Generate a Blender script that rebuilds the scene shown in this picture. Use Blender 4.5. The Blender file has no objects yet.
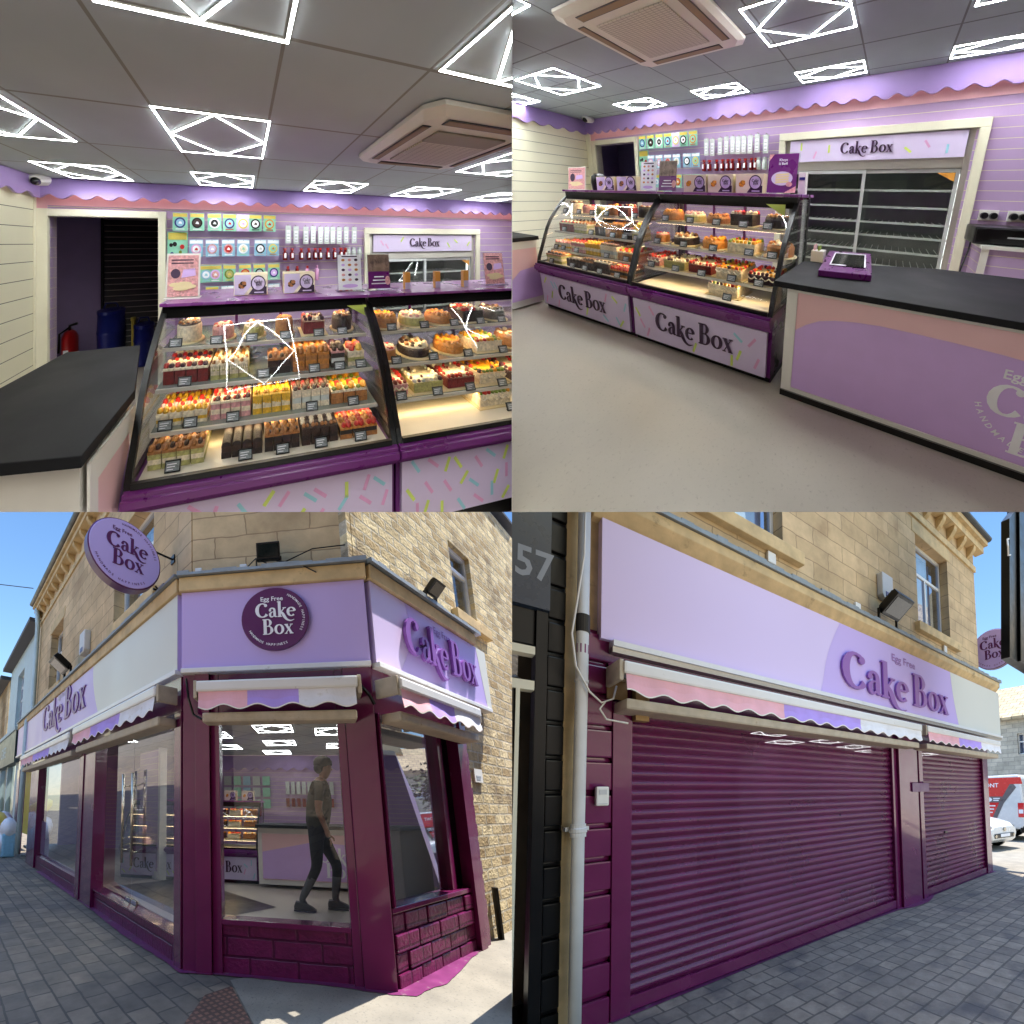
import bpy, bmesh, math, random
from mathutils import Vector, Matrix
from math import sin, cos, pi, radians
R = random.Random(11)
SC = bpy.context.scene
COL = SC.collection

# ------------------------------------------------------------------ frames
class Frame:
    """An affine place frame: x along, y into the scene, z up (metres of that place)."""
    def __init__(s, M, o, side=0, low=None):
        s.M, s.o, s.side, s.low = M, Vector(o), side, low
    def p(s, x, y=None, z=None):
        v = Vector(x) if y is None else Vector((x, y, z))
        return s.M @ v + s.o
    def sub(s, x, y, z=0.0, d=(1, 0), k=(1, 1, 1)):
        e = Vector((d[0], d[1])).normalized()
        T = Matrix(((e.x * k[0], -e.y * k[1], 0), (e.y * k[0], e.x * k[1], 0), (0, 0, k[2])))
        return Frame(s.M @ T, s.p(x, y, z), s.side, s.low)
    def tilt(s, x, y, z, ax, ay, az):
        """sub-frame with explicit axes given in this frame"""
        T = Matrix((ax, ay, az)).transposed()
        return Frame(s.M @ T, s.p(x, y, z), s.side, s.low)

def place(edges, origin, side, low=None):
    return Frame(Matrix(edges).transposed(), origin, side, low)

# ------------------------------------------------------------------ colours and materials
def srgb(r, g, b):
    f = lambda c: c / 12.92 if c <= .04045 else ((c + .055) / 1.055) ** 2.4
    return (f(r / 255), f(g / 255), f(b / 255), 1)

def nodes_of(name):
    m = bpy.data.materials.new(name); m.use_nodes = True
    nt = m.node_tree; nt.nodes.clear()
    out = nt.nodes.new('ShaderNodeOutputMaterial')
    return m, nt, out

def N(nt, typ, **kw):
    n = nt.nodes.new(typ)
    for k, v in kw.items():
        if k.startswith('i_'):
            key = k[2:]; n.inputs[int(key) if key.isdigit() else key.replace('_', ' ')].default_value = v
        else: setattr(n, k, v)
    return n

def attr(nt):
    return N(nt, 'ShaderNodeAttribute', attribute_name='loc').outputs['Vector']

def mat(name, col, rough=.5, metal=0., var=.08, scale=6., bump=0., bscale=40., spec=.5, coat=0., dirt=None):
    """plain painted / natural surface with a little procedural variation"""
    m, nt, out = nodes_of(name)
    b = N(nt, 'ShaderNodeBsdfPrincipled', i_Roughness=rough, i_Metallic=metal)
    b.inputs['Specular IOR Level'].default_value = spec
    b.inputs['Coat Weight'].default_value = coat
    v = attr(nt)
    n = N(nt, 'ShaderNodeTexNoise', i_Scale=scale, i_Detail=5.)
    nt.links.new(v, n.inputs['Vector'])
    r = N(nt, 'ShaderNodeMapRange', i_1=.3, i_2=.7, i_3=1 - var, i_4=1 + var)
    nt.links.new(n.outputs['Fac'], r.inputs[0])
    mx = N(nt, 'ShaderNodeMix', data_type='RGBA', blend_type='MULTIPLY')
    mx.inputs['Factor'].default_value = 1.
    mx.inputs['A'].default_value = col
    cb = N(nt, 'ShaderNodeCombineColor')
    for i in range(3): nt.links.new(r.outputs[0], cb.inputs[i])
    nt.links.new(cb.outputs[0], mx.inputs['B'])
    c = mx.outputs['Result']
    if dirt:
        n2 = N(nt, 'ShaderNodeTexNoise', i_Scale=dirt[1], i_Detail=8., i_Roughness=.7)
        nt.links.new(v, n2.inputs['Vector'])
        r2 = N(nt, 'ShaderNodeMapRange', i_1=dirt[2], i_2=dirt[2] + .15)
        nt.links.new(n2.outputs['Fac'], r2.inputs[0])
        m2 = N(nt, 'ShaderNodeMix', data_type='RGBA')
        m2.inputs['B'].default_value = dirt[0]
        nt.links.new(r2.outputs[0], m2.inputs['Factor']); nt.links.new(c, m2.inputs['A'])
        c = m2.outputs['Result']
    nt.links.new(c, b.inputs['Base Color'])
    rr = N(nt, 'ShaderNodeMapRange', i_1=.3, i_2=.7, i_3=max(.02, rough - .06), i_4=min(1, rough + .06))
    nt.links.new(n.outputs['Fac'], rr.inputs[0]); nt.links.new(rr.outputs[0], b.inputs['Roughness'])
    if bump:
        n3 = N(nt, 'ShaderNodeTexNoise', i_Scale=bscale, i_Detail=6.)
        nt.links.new(v, n3.inputs['Vector'])
        bp = N(nt, 'ShaderNodeBump', i_Strength=bump, i_Distance=.01)
        nt.links.new(n3.outputs['Fac'], bp.inputs['Height']); nt.links.new(bp.outputs[0], b.inputs['Normal'])
    nt.links.new(b.outputs[0], out.inputs['Surface'])
    return m

def emit(name, col, strength):
    m, nt, out = nodes_of(name)
    e = N(nt, 'ShaderNodeEmission', i_Color=col, i_Strength=strength)
    nt.links.new(e.outputs[0], out.inputs['Surface'])
    return m

def glass(name, tint=(1, 1, 1, 1), f0=.045, gain=.95, rough=0.0):
    """clear pane: what lies behind shows through, reflection grows towards grazing"""
    m, nt, out = nodes_of(name)
    t = N(nt, 'ShaderNodeBsdfTransparent', i_Color=tint)
    g = N(nt, 'ShaderNodeBsdfGlossy', i_Roughness=rough)
    lw = N(nt, 'ShaderNodeLayerWeight', i_Blend=.5)
    p = N(nt, 'ShaderNodeMath', operation='POWER'); p.inputs[1].default_value = 5.
    nt.links.new(lw.outputs['Facing'], p.inputs[0])
    mu = N(nt, 'ShaderNodeMath', operation='MULTIPLY_ADD', use_clamp=True); mu.inputs[1].default_value = gain - f0; mu.inputs[2].default_value = f0
    nt.links.new(p.outputs[0], mu.inputs[0])
    mx = N(nt, 'ShaderNodeMixShader')
    nt.links.new(mu.outputs[0], mx.inputs[0]); nt.links.new(t.outputs[0], mx.inputs[1]); nt.links.new(g.outputs[0], mx.inputs[2])
    nt.links.new(mx.outputs[0], out.inputs['Surface'])
    return m

def brickmat(name, c1, c2, mortar, axes, bw, bh, msize=.012, bump=.5, rough=.85, offset=.5, squash=1., freq=2, vscale=3., bumpn=.3, stain=None, smooth=.1):
    """coursed stone / brick / pavers; axes = which loc components run along and across the courses"""
    m, nt, out = nodes_of(name)
    b = N(nt, 'ShaderNodeBsdfPrincipled', i_Roughness=rough)
    v = attr(nt)
    sp = N(nt, 'ShaderNodeSeparateXYZ'); nt.links.new(v, sp.inputs[0])
    cx = N(nt, 'ShaderNodeCombineXYZ')
    nt.links.new(sp.outputs[axes[0]], cx.inputs[0]); nt.links.new(sp.outputs[axes[1]], cx.inputs[1])
    # small wobble so that joints are not ruler straight
    nw = N(nt, 'ShaderNodeTexNoise', i_Scale=5., i_Detail=2.); nt.links.new(v, nw.inputs['Vector'])
    vm = N(nt, 'ShaderNodeVectorMath', operation='MULTIPLY_ADD'); vm.inputs[1].default_value = (.035 * bw * 3, .05 * bh * 3, 0)
    nt.links.new(nw.outputs['Color'], vm.inputs[0]); nt.links.new(cx.outputs[0], vm.inputs[2])
    t = N(nt, 'ShaderNodeTexBrick', offset=offset, squash=squash, squash_frequency=freq)
    for k, val in (('Scale', 1.), ('Brick Width', bw), ('Row Height', bh), ('Mortar Size', msize), ('Mortar Smooth', smooth), ('Bias', 0.)):
        t.inputs[k].default_value = val
    t.inputs['Color1'].default_value, t.inputs['Color2'].default_value, t.inputs['Mortar'].default_value = c1, c2, mortar
    nt.links.new(vm.outputs[0], t.inputs['Vector'])
    n = N(nt, 'ShaderNodeTexNoise', i_Scale=vscale, i_Detail=8., i_Roughness=.65); nt.links.new(v, n.inputs['Vector'])
    r = N(nt, 'ShaderNodeMapRange', i_1=.25, i_2=.75, i_3=.62, i_4=1.3); nt.links.new(n.outputs['Fac'], r.inputs[0])
    cb = N(nt, 'ShaderNodeCombineColor')
    for i in range(3): nt.links.new(r.outputs[0], cb.inputs[i])
    mx = N(nt, 'ShaderNodeMix', data_type='RGBA', blend_type='MULTIPLY'); mx.inputs['Factor'].default_value = 1.
    nt.links.new(t.outputs['Color'], mx.inputs['A']); nt.links.new(cb.outputs[0], mx.inputs['B'])
    c = mx.outputs['Result']
    if stain:
        n2 = N(nt, 'ShaderNodeTexNoise', i_Scale=stain[1], i_Detail=6.); nt.links.new(v, n2.inputs['Vector'])
        r2 = N(nt, 'ShaderNodeMapRange', i_1=stain[2], i_2=stain[2] + .12); nt.links.new(n2.outputs['Fac'], r2.inputs[0])
        m2 = N(nt, 'ShaderNodeMix', data_type='RGBA'); m2.inputs['B'].default_value = stain[0]
        mm = N(nt, 'ShaderNodeMath', operation='MULTIPLY'); mm.inputs[1].default_value = .6
        nt.links.new(r2.outputs[0], mm.inputs[0]); nt.links.new(mm.outputs[0], m2.inputs['Factor']); nt.links.new(c, m2.inputs['A']); c = m2.outputs['Result']
    nt.links.new(c, b.inputs['Base Color'])
    n3 = N(nt, 'ShaderNodeTexNoise', i_Scale=30., i_Detail=6.); nt.links.new(v, n3.inputs['Vector'])
    ad = N(nt, 'ShaderNodeMath', operation='MULTIPLY_ADD'); ad.inputs[1].default_value = -1.
    ma = N(nt, 'ShaderNodeMath', operation='MULTIPLY'); ma.inputs[1].default_value = bumpn
    nt.links.new(n3.outputs['Fac'], ma.inputs[0])
    nt.links.new(t.outputs['Fac'], ad.inputs[0]); nt.links.new(ma.outputs[0], ad.inputs[2])
    bp = N(nt, 'ShaderNodeBump', i_Strength=bump, i_Distance=.02)
    nt.links.new(ad.outputs[0], bp.inputs['Height']); nt.links.new(bp.outputs[0], b.inputs['Normal'])
    nt.links.new(b.outputs[0], out.inputs['Surface'])
    return m

def linemat(name, col, line, axes, pitch, width, rough=.5, var=.05, off=(0., 0.), bump=.4):
    """board or tile surface with dark joints every pitch along one or two loc axes (None = no joints that way)"""
    m, nt, out = nodes_of(name)
    b = N(nt, 'ShaderNodeBsdfPrincipled', i_Roughness=rough)
    v = attr(nt); sp = N(nt, 'ShaderNodeSeparateXYZ'); nt.links.new(v, sp.inputs[0])
    masks = []
    for a, pt, of in zip(axes, pitch, off):
        ad = N(nt, 'ShaderNodeMath', operation='ADD'); ad.inputs[1].default_value = of + 100 * pt
        nt.links.new(sp.outputs[a], ad.inputs[0])
        md = N(nt, 'ShaderNodeMath', operation='MODULO'); md.inputs[1].default_value = pt; nt.links.new(ad.outputs[0], md.inputs[0])
        ls = N(nt, 'ShaderNodeMath', operation='LESS_THAN'); ls.inputs[1].default_value = width; nt.links.new(md.outputs[0], ls.inputs[0])
        masks.append(ls.outputs[0])
    f = masks[0]
    if len(masks) > 1:
        mxx = N(nt, 'ShaderNodeMath', operation='MAXIMUM'); nt.links.new(masks[0], mxx.inputs[0]); nt.links.new(masks[1], mxx.inputs[1]); f = mxx.outputs[0]
    n = N(nt, 'ShaderNodeTexNoise', i_Scale=2.5, i_Detail=5.); nt.links.new(v, n.inputs['Vector'])
    r = N(nt, 'ShaderNodeMapRange', i_1=.3, i_2=.7, i_3=1 - var, i_4=1 + var); nt.links.new(n.outputs['Fac'], r.inputs[0])
    cb = N(nt, 'ShaderNodeCombineColor')
    for i in range(3): nt.links.new(r.outputs[0], cb.inputs[i])
    mx = N(nt, 'ShaderNodeMix', data_type='RGBA', blend_type='MULTIPLY'); mx.inputs['Factor'].default_value = 1.
    mx.inputs['A'].default_value = col; nt.links.new(cb.outputs[0], mx.inputs['B'])
    m2 = N(nt, 'ShaderNodeMix', data_type='RGBA'); m2.inputs['B'].default_value = line
    nt.links.new(f, m2.inputs['Factor']); nt.links.new(mx.outputs['Result'], m2.inputs['A'])
    nt.links.new(m2.outputs['Result'], b.inputs['Base Color'])
    ng = N(nt, 'ShaderNodeMath', operation='MULTIPLY'); ng.inputs[1].default_value = -1.; nt.links.new(f, ng.inputs[0])
    bp = N(nt, 'ShaderNodeBump', i_Strength=bump, i_Distance=.01); nt.links.new(ng.outputs[0], bp.inputs['Height']); nt.links.new(bp.outputs[0], b.inputs['Normal'])
    nt.links.new(b.outputs[0], out.inputs['Surface'])
    return m

# ------------------------------------------------------------------ mesh building
BUILT = []          # (object, frame) for the trim at the partitions

class MB:
    def __init__(s, fr): s.fr, s.v, s.f, s.m = fr, [], [], []
    def add(s, vs, fs, mi=0):
        o = len(s.v); s.v += [tuple(p) for p in vs]
        s.f += [tuple(i + o for i in f) for f in fs]; s.m += [mi] * len(fs); return s
    def box(s, x0, x1, y0, y1, z0, z1, mi=0):
        return s.add([(x0, y0, z0), (x1, y0, z0), (x1, y1, z0), (x0, y1, z0), (x0, y0, z1), (x1, y0, z1), (x1, y1, z1), (x0, y1, z1)],
                     [(0, 3, 2, 1), (4, 5, 6, 7), (0, 1, 5, 4), (1, 2, 6, 5), (2, 3, 7, 6), (3, 0, 4, 7)], mi)
    def ngon(s, pts, mi=0): return s.add(pts, [tuple(range(len(pts)))], mi)
    def prism(s, poly, axis, a0, a1, mi=0, caps=True):
        """poly of 2D points extruded along axis ('x': (y,z), 'y': (x,z), 'z': (x,y))"""
        def P(u, w, a): return {'x': (a, u, w), 'y': (u, a, w), 'z': (u, w, a)}[axis]
        n = len(poly)
        vs = [P(u, w, a0) for u, w in poly] + [P(u, w, a1) for u, w in poly]
        fs = [(i, (i + 1) % n, n + (i + 1) % n, n + i) for i in range(n)]
        if caps: fs += [tuple(range(n))[::-1], tuple(range(n, 2 * n))]
        return s.add(vs, fs, mi)
    def sheet(s, prof, axis, a0, a1, t=.004, mi=0):
        """an open profile line given thickness t and extruded"""
        q = []
        for i, (u, w) in enumerate(prof):
            a = prof[max(0, i - 1)]; b = prof[min(len(prof) - 1, i + 1)]
            d = Vector((b[0] - a[0], b[1] - a[1])); d = d.normalized() if d.length else Vector((1, 0))
            q.append((u - d.y * t, w + d.x * t))
        vs = []; n = len(prof)
        def P(u, w, a): return {'x': (a, u, w), 'y': (u, a, w), 'z': (u, w, a)}[axis]
        for a in (a0, a1):
            vs += [P(u, w, a) for u, w in prof] + [P(u, w, a) for u, w in q]
        fs = []
        for i in range(n - 1):
            fs += [(i, i + 1, 2 * n + i + 1, 2 * n + i), (n + i, 3 * n + i, 3 * n + i + 1, n + i + 1), (i, n + i, n + i + 1, i + 1), (2 * n + i, 2 * n + i + 1, 3 * n + i + 1, 3 * n + i)]
        fs += [(0, 2 * n, 3 * n, n), (n - 1, 2 * n - 1, 4 * n - 1, 3 * n - 1)]
        return s.add(vs, fs, mi)
    def tube(s, path, r, n=8, mi=0, cap=True):
        pts = [Vector(p) for p in path]; rr = r if isinstance(r, (list, tuple)) else [r] * len(pts)
        t0 = (pts[1] - pts[0]).normalized(); up = Vector((0, 0, 1)) if abs(t0.z) < .9 else Vector((1, 0, 0))
        vs = []; a = t0.cross(up).normalized()
        for i, p in enumerate(pts):
            t = (pts[min(i + 1, len(pts) - 1)] - pts[max(i - 1, 0)]).normalized()
            a = (a - t * a.dot(t)).normalized(); b = t.cross(a)
            vs += [p + (a * cos(2 * pi * k / n) + b * sin(2 * pi * k / n)) * rr[i] for k in range(n)]
        fs = []
        for i in range(len(pts) - 1):
            fs += [(i * n + k, i * n + (k + 1) % n, (i + 1) * n + (k + 1) % n, (i + 1) * n + k) for k in range(n)]
        if cap: fs += [tuple(range(n))[::-1], tuple(range((len(pts) - 1) * n, len(pts) * n))]
        return s.add(vs, fs, mi)
    def bar(s, p, q, w, h, mi=0):
        """rectangular bar between two points, w horizontally across, h vertically"""
        p, q = Vector(p), Vector(q); d = (q - p).normalized()
        a = d.cross(Vector((0, 0, 1))); a = a.normalized() if a.length > 1e-4 else Vector((1, 0, 0)); b = a.cross(d).normalized()
        vs = []
        for c in (p, q):
            vs += [c + a * (w / 2 * i) + b * (h / 2 * j) for i, j in ((-1, -1), (1, -1), (1, 1), (-1, 1))]
        return s.add(vs, [(0, 3, 2, 1), (4, 5, 6, 7), (0, 1, 5, 4), (1, 2, 6, 5), (2, 3, 7, 6), (3, 0, 4, 7)], mi)
    def lathe(s, prof, c=(0, 0, 0), n=20, mi=0, axis='z'):
        vs = []; m = len(prof)
        for r, h in prof:
            for k in range(n):
                a = 2 * pi * k / n
                d = (r * cos(a), r * sin(a), h) if axis == 'z' else (r * cos(a), h, r * sin(a)) if axis == 'y' else (h, r * cos(a), r * sin(a))
                vs.append((c[0] + d[0], c[1] + d[1], c[2] + d[2]))
        fs = [(i * n + k, i * n + (k + 1) % n, (i + 1) * n + (k + 1) % n, (i + 1) * n + k) for i in range(m - 1) for k in range(n)]
        fs += [tuple(range(n))[::-1], tuple(range((m - 1) * n, m * n))]
        return s.add(vs, fs, mi)
    def ball(s, c, r, n=8, mi=0):
        r = r if isinstance(r, (tuple, list)) else (r, r, r); m = max(3, n // 2); vs = []
        for i in range(1, m):
            t = pi * i / m
            vs += [(c[0] + r[0] * sin(t) * cos(2 * pi * k / n), c[1] + r[1] * sin(t) * sin(2 * pi * k / n), c[2] + r[2] * cos(t)) for k in range(n)]
        fs = [(i * n + k, (i + 1) * n + k, (i + 1) * n + (k + 1) % n, i * n + (k + 1) % n) for i in range(m - 2) for k in range(n)]
        a = len(vs); vs += [(c[0], c[1], c[2] + r[2]), (c[0], c[1], c[2] - r[2])]
        fs += [(a, k, (k + 1) % n) for k in range(n)] + [(a + 1, (m - 2) * n + (k + 1) % n, (m - 2) * n + k) for k in range(n)]
        return s.add(vs, fs, mi)
    def build(s, name, mats, parent=None, base=None, bevel=0., smooth=False, normals=True):
        """link as ONE mesh object; parent = its thing (an Empty or mesh); base = frame point that becomes the origin"""
        me = bpy.data.meshes.new(name); bm = bmesh.new()
        vs = [bm.verts.new(p) for p in s.v]
        for f, mi in zip(s.f, s.m):
            try:
                q = bm.faces.new([vs[i] for i in f]); q.material_index = mi; q.smooth = smooth
            except ValueError: pass
        if normals: bmesh.ops.recalc_face_normals(bm, faces=bm.faces)
        if bevel:
            es = [e for e in bm.edges if len(e.link_faces) == 2 and e.calc_face_angle(0) > .5]
            bmesh.ops.bevel(bm, geom=es, offset=bevel, segments=2, affect='EDGES', profile=.6, clamp_overlap=True)
        L = bm.verts.layers.float_vector.new('loc')
        root = parent
        while root is not None and root.parent is not None: root = root.parent
        if root is not None: B = root.location.copy()
        else:
            if base is None:
                xs = [p[0] for p in s.v]; ys = [p[1] for p in s.v]; zs = [p[2] for p in s.v]
                base = ((min(xs) + max(xs)) / 2, (min(ys) + max(ys)) / 2, min(zs))
            B = s.fr.p(base)
        for v in bm.verts:
            v[L] = v.co.copy(); v.co = s.fr.p(v.co) - B
        bm.to_mesh(me); bm.free()
        for m in (mats if isinstance(mats, (list, tuple)) else [mats]): me.materials.append(m)
        o = bpy.data.objects.new(name, me); COL.objects.link(o)
        if parent is not None: o.parent = parent
        else: o.location = B
        BUILT.append((o, s.fr))
        return o

def thing(name, label, cat, fr, base=(0, 0, 0), group=None):
    o = bpy.data.objects.new(name, None); COL.objects.link(o)
    o.location = fr.p(base); o.empty_display_size = .05
    return tag(o, label, cat, group)

def tag(o, label=None, cat=None, group=None, kind=None):
    if label: o['label'] = label
    if cat: o['category'] = cat
    if group: o['group'] = group
    if kind: o['kind'] = kind
    return o

def struct(o): o['kind'] = 'structure'; return o

def clone(o, fr, off, label=None, parent=None):
    """copy of a thing with its parts, moved by an offset given in the frame it was built in"""
    c = o.copy(); COL.objects.link(c)
    if parent is not None: c.parent = parent
    else: c.location = o.location + fr.M @ Vector(off)
    if label: c['label'] = label
    if c.type == 'MESH': BUILT.append((c, fr))
    for ch in list(o.children): clone(ch, fr, off, None, c)
    return c

def trim():
    """end every set at the partition planes it stands against"""
    seen = set()
    for o, fr in BUILT:
        if o.name in seen: continue
        seen.add(o.name)
        r = o
        while r.parent is not None: r = r.parent
        L = r.location
        cuts = []
        if fr.side: cuts.append((Vector((fr.side, 0, 0)), 0))
        if fr.low is not None: cuts.append((Vector((0, 0, 1)), 2))
        vs = [v.co + L for v in o.data.vertices]
        todo = []; gone = False
        for nrm, ax in cuts:
            d = [v.dot(nrm) for v in vs]
            if not d or max(d) <= 0: gone = True
            elif min(d) < 0: todo.append(nrm)
        if gone:
            KILL.append(o); continue
        if todo:
            if o.data.users > 1: o.data = o.data.copy()
            bm = bmesh.new(); bm.from_mesh(o.data)
            for nrm in todo:
                res = bmesh.ops.bisect_plane(bm, geom=bm.verts[:] + bm.edges[:] + bm.faces[:], plane_co=-L, plane_no=nrm, clear_inner=True, dist=1e-6)
                ed = [e for e in res['geom_cut'] if isinstance(e, bmesh.types.BMEdge)]
                if ed:
                    try: bmesh.ops.holes_fill(bm, edges=ed, sides=0)
                    except Exception: pass
            bm.to_mesh(o.data); bm.free()
KILL = []
def cleanup():
    for o in KILL:
        for ch in list(o.children): ch.parent = o.parent
        bpy.data.objects.remove(o, do_unlink=True)
    for o in list(COL.objects):
        if o.type == 'EMPTY' and not o.children: bpy.data.objects.remove(o, do_unlink=True)

# ------------------------------------------------------------------ lettering
def spline(pts, k=5):
    out = []
    P = [pts[0]] + list(pts) + [pts[-1]]
    for i in range(1, len(P) - 2):
        for j in range(k):
            t = j / k
            out.append(tuple(.5 * (2 * P[i][c] + (P[i + 1][c] - P[i - 1][c]) * t + (2 * P[i - 1][c] - 5 * P[i][c] + 4 * P[i + 1][c] - P[i + 2][c]) * t * t
                                   + (3 * P[i][c] - P[i - 1][c] - 3 * P[i + 1][c] + P[i + 2][c]) * t ** 3) for c in range(len(pts[0]))))
    out.append(tuple(pts[-1])); return out

def arc(cx, cy, rx, ry, a0, a1, thick, thin, n=14):
    o = []
    for i in range(n + 1):
        a = radians(a0 + (a1 - a0) * i / n); c = abs(cos(a))
        o.append((cx + rx * cos(a), cy + ry * sin(a), thin + (thick - thin) * c ** 1.4))
    return o
GL = {
 'C': (.80, [('p', [(x, y, w if i > 1 else w * .8) for i, (x, y, w) in enumerate(arc(.44, .49, .33, .44, 48, 322, .23, .06))]), ('b', .64, .80, .10)]),
 'a': (.54, [('s', [(.07, .46, .09), (.13, .56, .09), (.24, .60, .07), (.35, .52, .13), (.37, .32, .16), (.37, .13, .15), (.43, .04, .07), (.52, .06, .03)]), ('b', .10, .46, .075),
             ('s', [(.34, .36, .03), (.2, .34, .06), (.1, .22, .14), (.12, .08, .11), (.22, .03, .07), (.34, .12, .05)])]),
 'k': (.56, [('s', [(.13, 0, .17), (.13, .5, .17), (.13, 1.02, .17)]), ('s', [(.0, .03, .05), (.27, .03, .05)]), ('s', [(.0, .99, .05), (.14, .99, .05)]),
             ('s', [(.16, .29, .05), (.3, .43, .06), (.42, .59, .07)]), ('s', [(.32, .58, .05), (.52, .58, .05)]),
             ('s', [(.2, .35, .08), (.32, .2, .16), (.43, -.02, .17), (.58, -.2, .11), (.78, -.27, .07), (.98, -.2, .02)])]),
 'e': (.53, [('p', arc(.27, .31, .2, .27, 8, 315, .17, .05)), ('s', [(.1, .345, .045), (.47, .345, .045)])]),
 'B': (.70, [('s', [(.15, 0, .19), (.15, .5, .19), (.15, 1., .19)]), ('s', [(0, .03, .05), (.3, .03, .05)]), ('s', [(0, .97, .05), (.3, .97, .05)]),
             ('s', [(.2, .97, .05), (.38, .96, .07), (.48, .76, .17), (.38, .56, .06), (.2, .53, .045)]), ('s', [(.2, .53, .045), (.44, .51, .07), (.55, .27, .19), (.42, .05, .07), (.2, .03, .05)])]),
 'o': (.60, [('p', arc(.29, .31, .215, .285, 0, 360, .17, .05, 20))]),
 'x': (.52, [('s', [(.1, .59, .14), (.41, .02, .14)]), ('s', [(.42, .59, .05), (.08, .02, .05)]), ('s', [(0, .59, .045), (.22, .59, .045)]), ('s', [(.33, .59, .045), (.5, .59, .045)]), ('s', [(0, .02, .045), (.17, .02, .045)]), ('s', [(.3, .02, .045), (.52, .02, .045)])]),
 ' ': (.24, []),
}
def word_width(t): return sum(GL[c][0] for c in t)

def word(mb, text, x, z, h, y0, depth, mi=0, slant=0.):
    """serif display lettering standing y0 .. y0-depth in front of a wall of the frame (reads along +x)"""
    k = 0
    def put(poly, dy):
        mb.prism([(x + (u + slant * w) * h, z + w * h) for u, w in poly], 'y', y0, y0 - depth - dy, mi)
    for ch in text:
        adv, st = GL[ch]
        for s in st:
            k += 1; dy = (k % 7) * .0004 * h + .0002
            if s[0] == 'b':
                put([(s[1] + s[3] * cos(2 * pi * i / 12), s[2] + s[3] * sin(2 * pi * i / 12)) for i in range(12)], dy); continue
            c = spline(s[1], 4) if s[0] == 's' and len(s[1]) > 2 else s[1]
            L_, R_ = [], []
            for i, (u, w, t) in enumerate(c):
                a = c[max(0, i - 1)]; b = c[min(len(c) - 1, i + 1)]
                if s[0] == 'p' and s[1][0][:2] == s[1][-1][:2] or (s[0] == 'p' and abs(c[0][0] - c[-1][0]) < 1e-6 and abs(c[0][1] - c[-1][1]) < 1e-6):
                    if i in (0, len(c) - 1): a, b = c[-2], c[1]
                d = Vector((b[0] - a[0], b[1] - a[1]))
                d = d.normalized() if d.length else Vector((1, 0))
                L_.append((u - d.y * t / 2, w + d.x * t / 2)); R_.append((u + d.y * t / 2, w - d.x * t / 2))
            for i in range(len(c) - 1):
                put([L_[i], L_[i + 1], R_[i + 1], R_[i]], dy)
        x += adv * h
    return x

_TX = {}
def plain(mb, text, x, z, h, y0, mi=0, sx=1., center=False, rot=0.):
    """small plain lettering laid on a surface of the frame"""
    if text not in _TX:
        cu = bpy.data.curves.new('lettering', 'FONT'); cu.body = text; cu.size = 1.; cu.resolution_u = 2; cu.offset = .018
        ob = bpy.data.objects.new('lettering', cu); COL.objects.link(ob)
        dg = bpy.context.evaluated_depsgraph_get()
        me = bpy.data.meshes.new_from_object(ob.evaluated_get(dg))
        _TX[text] = ([tuple(v.co[:2]) for v in me.vertices], [tuple(p.vertices) for p in me.polygons])
        bpy.data.objects.remove(ob, do_unlink=True); bpy.data.meshes.remove(me); bpy.data.curves.remove(cu)
    vs, fs = _TX[text]
    if not vs: return
    w = max(v[0] for v in vs) * h * sx
    ox = -w / 2 if center else 0
    c, s_ = cos(rot), sin(rot)
    out = []
    for u, v in vs:
        a, b = u * h * sx + ox, v * h
        out.append((x + a * c - b * s_, y0, z + a * s_ + b * c))
    mb.add(out, fs, mi)

def ring_text(mb, text, cx, cz, r, h, y0, a0, a1, mi=0, outward=True):
    n = len(text)
    for i, ch in enumerate(text):
        if ch == ' ': continue
        a = radians(a0 + (a1 - a0) * (i + .5) / n)
        plain(mb, ch, cx + r * cos(a), cz + r * sin(a), h, y0, mi, 1., True, a - pi / 2 if outward else a + pi / 2)

def ellipse(cx, cz, rx, rz, n=32, a0=0., a1=2 * pi):
    return [(cx + rx * cos(a0 + (a1 - a0) * i / n), cz + rz * sin(a0 + (a1 - a0) * i / n)) for i in range(n)]

def sprinkles(mb, x0, x1, z0, z1, y, pitch, L, w, mis, rnd, keep=None):
    """cake-sprinkle strokes printed on a panel"""
    nx = max(1, int((x1 - x0) / pitch)); nz = max(1, int((z1 - z0) / pitch))
    for i in range(nx):
        for j in range(nz):
            cx = x0 + (i + .5 + rnd.uniform(-.3, .3)) * (x1 - x0) / nx; cz = z0 + (j + .5 + rnd.uniform(-.25, .25)) * (z1 - z0) / nz
            a = rnd.choice((.9, 1.2, 2.2, 2.5, 1.57))
            if keep and keep[0] < cx < keep[1] and keep[2] < cz < keep[3]: continue
            dx, dz = cos(a) * L / 2, sin(a) * L / 2; nx_, nz_ = -sin(a) * w / 2, cos(a) * w / 2
            mb.ngon([(cx - dx - nx_, y, cz - dz - nz_), (cx + dx - nx_, y, cz + dz - nz_), (cx + dx + nx_, y, cz + dz + nz_), (cx - dx + nx_, y, cz - dz + nz_)], rnd.choice(mis))
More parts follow.
